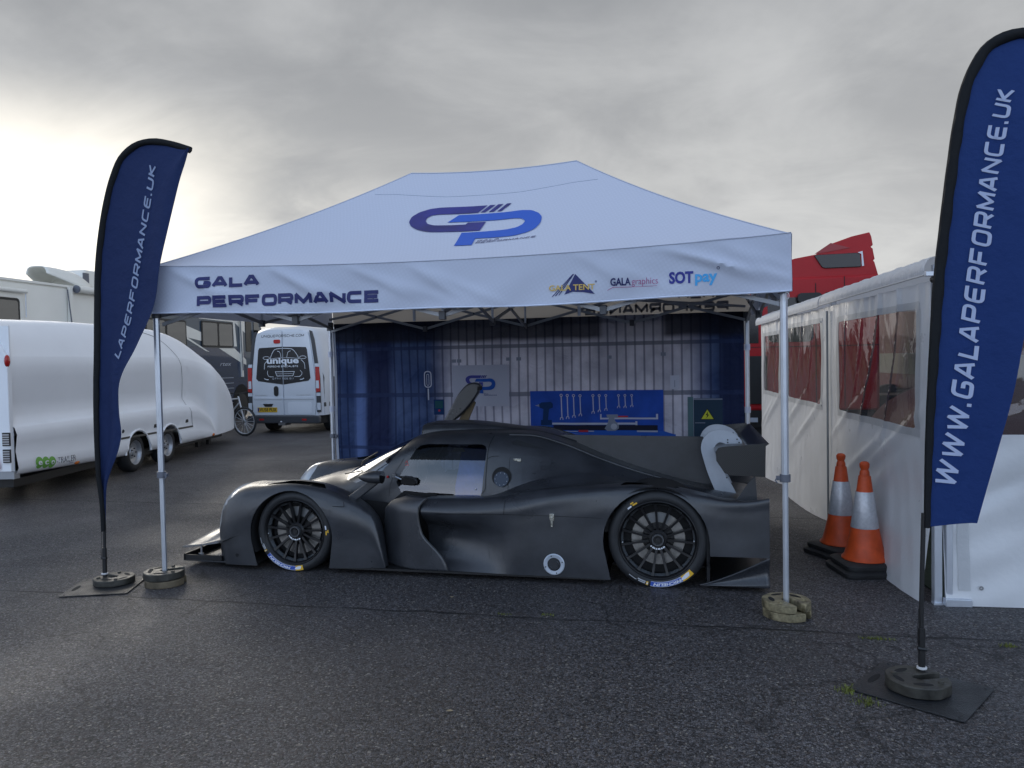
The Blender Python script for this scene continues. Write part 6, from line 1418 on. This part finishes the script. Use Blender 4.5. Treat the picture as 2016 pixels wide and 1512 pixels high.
G().box(-1.12, -.98, 3.5, 5.2, .30, .40).build('drawbar', M['steel'], tl); G().tube([(-1.05, 4.7, .75), (-1.05, 4.7, .12)], .03, 8).build('jockey_mast', M['black'], tl); G().lathe([(-.03, 0), (-.03, .09), (.03, .09), (.03, 0)], (-1.05, 4.7, .09), 'x', 16).build('jockey_wheel', M['rubber'], tl)
for y in (3.45, 2.95): G().box(-.42, -.36, y, y + .1, .05, .30).build('corner_steady', M['black'], tl)
# back end with ramp, frame and lamps
G().box(-WD + .02, -.02, -2.87, -2.85, .40, 2.16).build('rear_ramp', tw, tl); G().box(-WD, 0, -2.9, -2.8, .33, .42).build('rear_beam', mat('galvanised_beam', (.35, .36, .38), .45, .5), tl)
G().prism([(-.02, .42), (-.13, .42), (-.13, 1.6), (-.30, 2.1), (-.22, 2.14), (-.02, 1.78)], -2.92, -2.86).build('rear_frame', tw, tl, smooth=0, bevel=.01)
for z in (.80, .60):
    l = G().box(-.10, -.01, -2.945, -2.92, z - .07, z + .09).build('lamp_cluster', M['black'], tl, bevel=.004)
    for k in range(5): G().box(-.095, -.015, -2.948, -2.945, z - .055 + k * .028, z - .04 + k * .028).build('lamp_rib', M['steel'], l, smooth=0)
G().prism([(-.33, .46), (-.15, .46), (-.24, .63)], -2.93, -2.92).build('reflector', M['redlens'], tl, smooth=0)
G().sphere((-.03, -2.90, 1.74), (.025, .045, .075), 14, 8).build('marker_lamp', M['redlens'], tl); G().box(-.38, -.30, -2.93, -2.88, 1.56, 1.62).build('ramp_handle', M['black'], tl, bevel=.01)
for y, z in ((-1.64, .365), (2.83, .305)): G().sphere((.0, y, z), (.02, .065, .028), 14, 8).build('side_marker', M['amber'], tl)
for y, z in ((1.70, .66), (.55, .67)): G().box(-.01, .014, y - .05, y + .05, z - .03, z + .03).build('door_handle', M['black'], tl, bevel=.008)
G().lathe([(0, .0), (.02, .02), (0, .035)], (0, -.45, .675), 'x', 14).build('door_lock', M['black'], tl)
# eco logo
gr = mat('logo_green', (.16, .42, .07), .5)
for k, cx0 in enumerate((-2.47, -2.345, -2.22)): tdec('logo_disc', [circ(cx0, .47 - .013 * k, .074, 22)], gr, .005 + .0012 * k)
for ch, cx0, z0 in (('e', -2.508, .442), ('c', -2.382, .430), ('o', -2.258, .417)):
    pl, w = letters(ch, .072, .02); k_ = .078 / w; tdec('lettering', [[(cx0 + a * k_, z0 + b) for a, b in p] for p in pl], M['white'], .016, .3)
pl, w = letters('-TRAILER', .085, -.012); k_ = .42 / w; tdec('lettering', [[(-2.13 + a * k_, .405 + b - a * k_ * .02) for a, b in p] for p in pl], mat('logo_grey', (.15, .15, .16), .5), .008, .3)
tdec('lettering', [rect(-1.84, -1.74, .375, .385)], M['alupaint'], .005)
# latch with spring in the roof corner
g = G()
for a, b in (((-.42, 2.23), (-.26, 2.12)), ((-.42, 2.20), (-.10, 2.165)), ((-.40, 2.24), (-.12, 2.215))): g.tube([tskin(.02)(a[0], a[1]), tskin(.02)(b[0], b[1])], .006, 5)
g.build('roof_latch', M['clamp'], tl)

# ================================================================ MOTORHOME
rv = thing('motorhome', 'long cream and navy motorhome parked behind the white trailer', 'motorhome', (-8.8, 7.0, 0), R(4))
cream = mat('motorhome_cream', (.80, .78, .71), .4, coat=.2, var=(1.5, .04)); rnavy = mat('motorhome_navy', (.012, .028, .075), .25, coat=.5); slate = mat('motorhome_slate', (.045, .07, .10), .3, coat=.4)
sec = rounded([(-2.5, .5), (-2.5, 3.38), (0, 3.38), (0, .5)], .10)
g = G(); n = len(sec); ys = [-1.8, 9.6]; 
G().add([(x, y, z) for y in ys for x, z in sec], [tuple(range(n)), tuple(range(n, 2 * n))[::-1]] + [(i, (i + 1) % n, n + (i + 1) % n, n + i) for i in range(n)]).build('body', cream, rv, smooth=30)
fr_ = hull([(9.6, .5), (9.6, 3.36), (10.35, 3.30), (10.9, 2.6), (11.15, 1.8), (11.15, .6), (11.0, .5)]); G().prism(fr_, 0, -2.5, 'yz').build('cab_front', slate, rv, smooth=25, bevel=.04)
def rvd(name, poly, mt, x=.004, th_=.004): g = G(); g.prism(poly, x, x + th_, 'yz'); return g.build(name, mt, rv, smooth=0)
rvd('painted_band', [(3.6, .52), (9.6, .52), (9.6, 2.62), (8.9, 2.95), (7.3, 3.02), (4.3, 3.02), (4.3, 2.4), (3.9, 1.6)], slate); rvd('painted_band', [(3.9, .52), (9.6, .52), (9.6, 1.98), (9.2, 2.12), (7.9, 2.15), (6.6, 2.18), (5.6, 1.9), (4.6, 1.75)], rnavy, .0085)
rvd('painted_stripe', [(6.3, 2.74), (7.15, 2.56), (7.15, 2.32), (6.3, 2.42)], cream, .013); rvd('painted_stripe', [(8.0, 2.14), (8.9, 2.14), (9.6, 1.80), (9.6, 1.64), (9.3, 1.70)], cream, .013)
rvd('painted_stripe', [(6.38, 2.42), (6.38, 2.36), (7.3, 2.05), (7.5, 2.02)], cream, .013)
rvd('painted_stripe', [(6.9, 3.0), (8.95, 2.98), (9.05, 2.2), (8.88, 2.2), (8.85, 2.93), (7.0, 2.95)], cream, .013)
for z in (1.26, 1.10, .95): rvd('pinstripe', [(6.0, z), (8.8, z - .01), (8.8, z + .012), (6.0, z + .02)], mat('pin_silver', (.3, .33, .38), .3) if 'pin' not in M else M['pin'], .014)
M['blind'] = mat('pleated_blind', (.26, .28, .27), .6, spec=.6); N, K, B = nodes(M['blind']); wv = N.new('ShaderNodeTexWave'); wv.bands_direction = 'Z'; wv.inputs['Scale'].default_value = 12; cz = N.new('ShaderNodeTexCoord'); K.new(cz.outputs['Object'], wv.inputs[0]); mr = N.new('ShaderNodeMapRange'); K.new(wv.outputs[1], mr.inputs[0]); mr.inputs[3].default_value = .75; mr.inputs[4].default_value = 1.1; vv = N.new('ShaderNodeVectorMath'); vv.operation = 'SCALE'; vv.inputs[0].default_value = (.17, .19, .19); K.new(mr.outputs[0], vv.inputs['Scale']); K.new(vv.outputs[0], B.inputs['Base Color'])
for y0, y1, z0, z1, sp_ in ((-1.0, .60, 2.25, 3.02, 0), (4.55, 6.33, 2.10, 2.86, 5.4), (7.08, 8.80, 2.16, 2.90, 7.95)):
    f = rvd('window', rrect(y0, y1, z0, z1, .07), M['black'], .018, .02)
    for a, b in (((y0, sp_), (sp_, y1)) if sp_ else ((y0, y1),)):
        p = G().prism(rrect(a + .05, b - .05, z0 + .05, z1 - .05, .05), .039, .043, 'yz').build('pane', M['glass'], f, smooth=0); G().prism(rrect(a + .05, b - .05, z0 + .05, z1 - .05, .05), .0385, .0388, 'yz').build('blind', M['blind'], f, smooth=0)
G().tube([(.06, -1.2, 3.17), (.06, .75, 3.17)], .045, 12).build('window_awning_roll', cream, rv); G().tube([(.07, .72, 3.12), (.05, .74, 2.66)], .012, 6).build('awning_arm', M['alu'], rv)
G().tube([(.10, 2.15, 3.33), (.10, 9.2, 3.33)], .075, 14).build('awning_roll', cream, rv); G().lathe([(-.02, 0), (-.02, .085), (0, .085)], (.10, 2.12, 3.33), 'y', 16).build('awning_cap', M['clamp'], rv)
for y, z0 in ((1.98, 2.3), (9.28, 1.27)): G().box(.02, .07, y - .05, y + .05, z0, 3.36).build('awning_arm', cream, rv); G().tube([(.09, y - .13, 3.3), (.09, y - .02, z0 + .2)], .012, 6).build('awning_strut', M['clamp'], rv)
G().box(-.02, .03, -1.8, 9.6, 3.35, 3.40).build('roof_rail', cream, rv, bevel=.008)
# roof furniture
G().prism(hull([(-1.0, 3.38), (2.8, 3.38), (2.8, 3.42), (-1.0, 3.46)]), -.3, -.5, 'yz').build('roof_ladder_rail', M['alupaint'], rv)
g = loft([(2.0, [(-1.0, 3.68), (-.95, 3.80), (-.75, 3.84), (-.55, 3.80), (-.5, 3.68)]), (2.4, [(-1.15, 3.56), (-1.1, 3.76), (-.75, 3.84), (-.45, 3.76), (-.4, 3.56)]), (2.85, [(-1.25, 3.42), (-1.2, 3.66), (-.75, 3.74), (-.35, 3.66), (-.3, 3.42)]), (3.15, [(-1.25, 3.38), (-1.2, 3.52), (-.75, 3.58), (-.35, 3.52), (-.3, 3.38)])], .08, 4)
g.v = [(b, a, c) for a, b, c in g.v]; g.build('satellite_pod', cream, rv, smooth=50, solid=.02)
ac = G().prism(hull([(2.95, 3.40), (3.0, 3.78), (3.15, 3.88), (4.6, 3.88), (4.9, 3.7), (4.95, 3.40)]), -.45, -1.5, 'yz').build('air_conditioner', cream, rv, smooth=20, bevel=.04); G().box(-.45, -.43, 3.5, 4.6, 3.46, 3.66).build('vent_grille', M['clamp'], ac); G().box(-.45, -.435, 3.03, 3.22, 3.50, 3.80).build('vent_grille', M['clamp'], ac)
# cab door, mirrors, wheel
G().prism(rrect(9.62, 9.98, 2.05, 3.0, .06), .005, .02, 'yz').build('door_window', M['blackgloss'], rv, smooth=0); G().prism(hull([(10.15, 2.2), (10.15, 3.0), (10.4, 3.0), (10.75, 2.4), (10.75, 2.2)]), .005, .02, 'yz').build('cab_window', M['glass'], rv, smooth=0)
G().box(.02, .05, 9.4, 9.5, 3.12, 3.16).build('marker_lamp', mat('lit_amber', (.6, .2, .03), .3, emis=((1, .35, .03), 1.5)), rv)
G().prism(rrect(10.35, 10.65, 2.3, 2.75, .05), .12, .22, 'yz').build('door_mirror', M['black'], rv, smooth=20)
for y in (8.9 + .35, 2.0): 
    G().prism(hull(circ(y, .55, .50, 20) + [(y - .5, .4), (y + .5, .4)]), .009, .02, 'yz').build('wheel_arch', M['void'], rv, smooth=0); G().lathe([(0, 0), (0, .28), (-.02, .42), (-.25, .42), (-.25, 0)], (.03, y, .42), 'x', 28).build('wheel', M['rubber'], rv)
G().box(-2.4, -.05, -1.7, 10.8, .32, .5).build('underbody', M['black'], rv)
pl, w = letters('rtex', .12, .0, .3, 1.5); rvp = [[(6.9 + 1.55 * 0 + a * 1.4, 1.62 + b) for a, b in p] for p in pl]; g = G()
for p in rvp: g.add([(.0145, 1.15 + a, b) for a, b in p], [tuple(range(len(p)))])
g.build('lettering', M['alupaint'], rv, smooth=0, fix=False)

# ================================================================ SILVER VAN
vn = thing('panel_van', 'silver and charcoal high-roof van with blacked-out rear doors, parked behind the trailer nose', 'van', (-5.42, 11.6, 0), R(-1.5))
silver = mat('van_silver_paint', (.62, .65, .70), .36, .15, coat=.3, var=(2, .03)); char = mat('van_charcoal_wrap', (.045, .048, .055), .4)
def vsec(w0, w1, w2, zt, zb=.42): return [(-w0, zb), (-w0 - .0, .9), (-w1, 1.35), (-w2, zt - .22), (-w2 + .08, zt - .06), (-w2 + .26, zt), (0, zt + .02), (w2 - .26, zt), (w2 - .08, zt - .06), (w2, zt - .22), (w1, 1.35), (w0, .9), (w0, zb)]
st = [(0, vsec(.86, .85, .72, 2.44)), (.04, vsec(.92, .90, .77, 2.47)), (.14, vsec(.95, .93, .80, 2.49)), (.6, vsec(.95, .94, .82, 2.50)), (3.3, vsec(.95, .94, .82, 2.49)), (3.7, vsec(.95, .94, .80, 2.30)), (4.2, vsec(.95, .92, .70, 1.6)), (4.75, vsec(.90, .85, .6, 1.15))]
g = loft(st, .12, 3); k = 37; nrow = len(g.v) // k
g.v = [(b, a, c) for a, b, c in g.v]; g.add([], []); g.f.append(tuple(range(k))); g.m.append(0); g.build('body', silver, vn, smooth=35)
def vd(name, poly, mt, y=-.004, th_=.004, sm=0, bev=0): g = G(); g.prism(poly, y, y - th_); return g.build(name, mt, vn, smooth=sm, bevel=bev)
for s in (-1, 1):
    vd('rear_pillar', [(s * .845, .5), (s * .945, .5), (s * .94, 1.3), (s * .82, 2.2), (s * .76, 2.40), (s * .70, 2.42), (s * .735, 2.2), (s * .83, 1.5)], char, .03, .035)
    t = vd('tail_light', [(s * .845, .96), (s * .955, .99), (s * .94, 1.56), (s * .835, 1.56)], M['redlens'], -.008, .02, 0, .006)
    G().prism([(s * .85, 1.06), (s * .93, 1.06), (s * .925, 1.24), (s * .85, 1.24)], -.030, -.034).build('reversing_lens', M['clearlens'], t, smooth=0)
    vd('lamp_block', [(s * .845, .88), (s * .955, .88), (s * .955, .955), (s * .845, .955)], M['clearlens'], -.008, .012); vd('lamp_block', [(s * .83, 1.565), (s * .93, 1.565), (s * .92, 1.64), (s * .825, 1.64)], M['clearlens'], -.008, .012); vd('fog_lamp', rrect(min(s * .86, s * .95), max(s * .86, s * .95), .55, .72, .01), M['clearlens'], -.01, .012)
# two rear doors
for s in (-1, 1):
    o = [(s * .012, .43), (s * .80, .43), (s * .835, .7), (s * .83, 1.3), (s * .70, 2.28), (s * .66, 2.38), (s * .012, 2.42)]
    d = vd('rear_door', o, silver, -.004, .022, 0, .006)
    G().prism(hull([(s * .012, 1.155), (s * .66, 1.24), (s * .715, 1.30), (s * .64, 1.98), (s * .61, 2.03), (s * .012, 2.05)]), -.027, -.031).build('blacked_window', mat('window_wrap_black', (.012, .013, .017), .25) if 'wrapb' not in M else M['wrapb'], d, smooth=0)
    G().box(min(s * .02, s * .80), max(s * .02, s * .80), -.040, -.026, .80, .86).build('waist_ledge', silver, d, bevel=.008)
G().prism(rrect(-.25, -.13, .88, 1.12, .055), -.030, -.045).build('door_handle', M['black'], vn, smooth=20, bevel=.006)
vd('bumper', rrect(-.955, .955, .24, .42, .05), char, -.005, .09, 0, .02); G().box(-.62, -.50, -.10, -.094, .31, .35).build('bumper_reflector', M['redlens'], vn, smooth=0); G().box(.50, .62, -.10, -.094, .31, .35).build('bumper_reflector', M['redlens'], vn, smooth=0)
vd('high_stop_lamp', rrect(-.22, -.05, 2.13, 2.22, .03), M['redlens'], -.026, .02); np_ = vd('number_plate', rrect(-.70, -.18, .50, .615, .01), mat('plate_yellow', (.62, .38, .02), .4), -.028, .008); vd('plate_housing', [(-.55, .70), (-.28, .70), (-.32, .63), (-.50, .63)], M['black'], -.028, .012); vd('plate_recess', rrect(.10, .72, .46, .74, .05), mat('van_silver_light', (.70, .73, .78), .3, .15), -.026, .004)
def vt(polys, mt, name='lettering', y=-.0325, par=None): g = G(); [g.add([(a, y, b) for a, b in p], [tuple(range(len(p)))]) for p in polys]; return g.build(name, mt, par or vn, smooth=0, fix=False)
pl, w = letters('VU58 PUX', .075, .02); k_ = .45 / w; vt([[(-.645 + a * k_, .522 + b) for a, b in p] for p in pl], M['black'], y=-.0375); vt([rect(-.69, -.655, .515, .60)], M['logonavy'], y=-.0372)
pl, w = strokes('UNIQUEPORSCHE.COM', .062, 1.15, .011, .2, .15); k_ = 1.12 / w; vt([[(-.55 + a * k_, 2.275 + b) for a, b in p] for p in pl], mat('charcoal_letters', (.05, .055, .06), .5), y=-.0275)
wl = mat('white_vinyl', (.72, .74, .78), .4); gl_ = mat('grey_vinyl', (.38, .40, .44), .4)
pl, w = letters('unique', .135, .035); k_ = .84 / w; vt([[(-.42 + a * k_, 1.66 + b) for a, b in p] for p in pl], wl)
pl, w = strokes('PORSCHE SPECIALISTS', .040, 1.2, .009, .25); k_ = .80 / w; vt([[(-.40 + a * k_, 1.565 + b) for a, b in p] for p in pl], wl)
pl, w = strokes('07711 906 911', .042, 1.3, .009, .3); k_ = .56 / w; vt([[(-.28 + a * k_, 1.275 + b) for a, b in p] for p in pl], gl_)
pl, w = letters('VAUXHALL', .032, 0, 0, 1.6); vt([[(-.76 + a * .9, .885 + b) for a, b in p] for p in pl], M['steel'], y=-.0275); pl, w = letters('VIVARO CDTI', .032, 0, 0, 1.5); vt([[(.32 + a * .9, .885 + b) for a, b in p] for p in pl], M['steel'], y=-.0275)
ln = lambda pts, wd=.012: ribbon(densify(curve1(pts, 6), .03), wd)
car_art = ln([(-.33, 1.76), (-.27, 1.90), (-.20, 1.985), (-.08, 2.005), (.14, 2.005), (.26, 1.985), (.35, 1.90), (.43, 1.76)]) + ln([(-.35, 1.765), (-.10, 1.785), (.20, 1.785), (.45, 1.765)], .008) + ln([(-.14, 1.95), (-.08, 1.93), (-.04, 1.80)], .01) + ln([(.22, 1.95), (.16, 1.93), (.11, 1.80)], .01)
car_art += ribbon([(-.43 + .085 * math.cos(t), 1.79 + .035 * math.sin(t)) for t in [k * PI / 8 for k in range(16)]], .009, True) + ribbon([(.53 + .085 * math.cos(t), 1.79 + .035 * math.sin(t)) for t in [k * PI / 8 for k in range(16)]], .009, True)
car_art += ln([(-.38, 1.74), (-.47, 1.66), (-.49, 1.52)], .012) + ln([(.48, 1.74), (.56, 1.66), (.58, 1.52)], .012) + ln([(-.40, 1.49), (-.41, 1.42), (-.38, 1.36), (-.25, 1.34)], .010) + ln([(.45, 1.49), (.50, 1.42), (.46, 1.36), (.30, 1.34)], .010)
car_art += ribbon([(-.20, 1.46), (.30, 1.46), (.26, 1.36), (-.16, 1.36)], .012, True) + ribbon([(-.17, 1.41), (.27, 1.41)], .006) + ln([(-.50, 1.30), (-.42, 1.275), (-.38, 1.275)], .016) + ln([(.55, 1.30), (.48, 1.275), (.44, 1.275)], .016)
vt(car_art, wl, 'line_drawing', -.0322)
# charcoal flank with rubbing strip, rear wheels, towbar
for s in (1, -1):
    g = G(); x = s * .9545; g.grid(lambda y, z: (s * (.955 if z < .95 else .955 - (z - .95) * .028 - max(0, z - 1.3) * .10), y, z), [.16, .6, 1.2, 2.0, 3.4], [.44, .7, .95, 1.3, 1.6, 1.95]); g.build('flank_wrap', char, vn, smooth=30)
    G().box(min(s * .95, s * .965), max(s * .95, s * .965), .14, 3.6, .62, .72).build('rubbing_strip', char, vn, bevel=.005); 
    for y in (.85, 3.95): G().lathe([(-.1, 0), (-.1, .22), (-.09, .33), (.09, .33), (.1, 0)], (s * .80, y, .33), 'x', 30).build('wheel', M['rubber'], vn)
G().box(-.85, .85, .1, 4.4, .22, .46).build('underbody', M['void'], vn); G().box(-.08, .10, -.16, .1, .20, .26).build('tow_bar', M['steel'], vn); G().sphere((.0, -.17, .28), .03, 10, 6).build('tow_ball', M['steel'], vn)
pl, w = letters('unique', .09); g = G(); [g.add([(.94 - .0 + .004 - (1.7 + b - 1.3) * .10 , .8 + a * 1.2, 1.62 + b) for a, b in p], [tuple(range(len(p)))]) for p in pl]; g.build('lettering', wl, vn, smooth=0, fix=False)

# ================================================================ BICYCLE
bi = thing('bicycle', 'silver mountain bike standing between the trailer nose and the van', 'bicycle', (-6.58, 11.0, 0), R(-9)); bf = mat('bike_frame_silver', (.55, .56, .58), .3, .5)
for x, nm_ in ((-.52, 0), (.52, 1)):
    w = G().tube([(x + .315 * math.cos(t), 0, .335 + .315 * math.sin(t)) for t in [k * PI / 18 for k in range(36)]], .026, 8, closed=True).build('wheel', M['rubber'], bi)
    G().tube([(x + .283 * math.cos(t), 0, .335 + .283 * math.sin(t)) for t in [k * PI / 18 for k in range(36)]], .012, 6, closed=True).build('rim', bf, w)
    for k in range(16): t = k * PI / 8; G().tube([(x, 0, .335), (x + .28 * math.cos(t), 0, .335 + .28 * math.sin(t))], .0035, 4).build('spoke', bf, w)
    G().lathe([(-.03, 0), (-.03, .03), (.03, .03), (.03, 0)], (x, 0, .335), 'y', 12).build('hub', M['steel'], w)
g = G()
for a, b in (((-.52, 0, .335), (-.08, 0, .32)), ((-.52, 0, .335), (-.2, 0, .85)), ((-.08, 0, .32), (-.22, 0, .92)), ((-.2, 0, .82), (.36, 0, .86)), ((-.08, 0, .32), (.38, 0, .76)), ((.36, 0, .92), (.52, 0, .335))): g.tube([a, b], .018, 8)
g.build('frame', bf, bi); G().tube([(.36, -.28, 1.0), (.38, -.05, .98), (.38, .05, .98), (.36, .28, 1.0)], .012, 8).build('handlebar', M['black'], bi); G().tube([(.36, 0, .90), (.38, 0, .98)], .016, 8).build('stem', M['black'], bi)
G().prism(hull([(-.36, .93), (-.34, .97), (-.1, .965), (-.08, .95)]), -.06, .06).build('saddle', M['black'], bi, bevel=.02); G().lathe([(-.006, .10), (.006, .10)], (-.08, 0, .32), 'y', 24).build('chainring', M['steel'], bi)
for s in (-1, 1): G().tube([(-.08, s * .02, .32), (-.08 + s * .1, s * .05, .32 - s * .13), (-.08 + s * .1, s * .14, .32 - s * .13)], .01, 6).build('crank', M['steel'], bi)
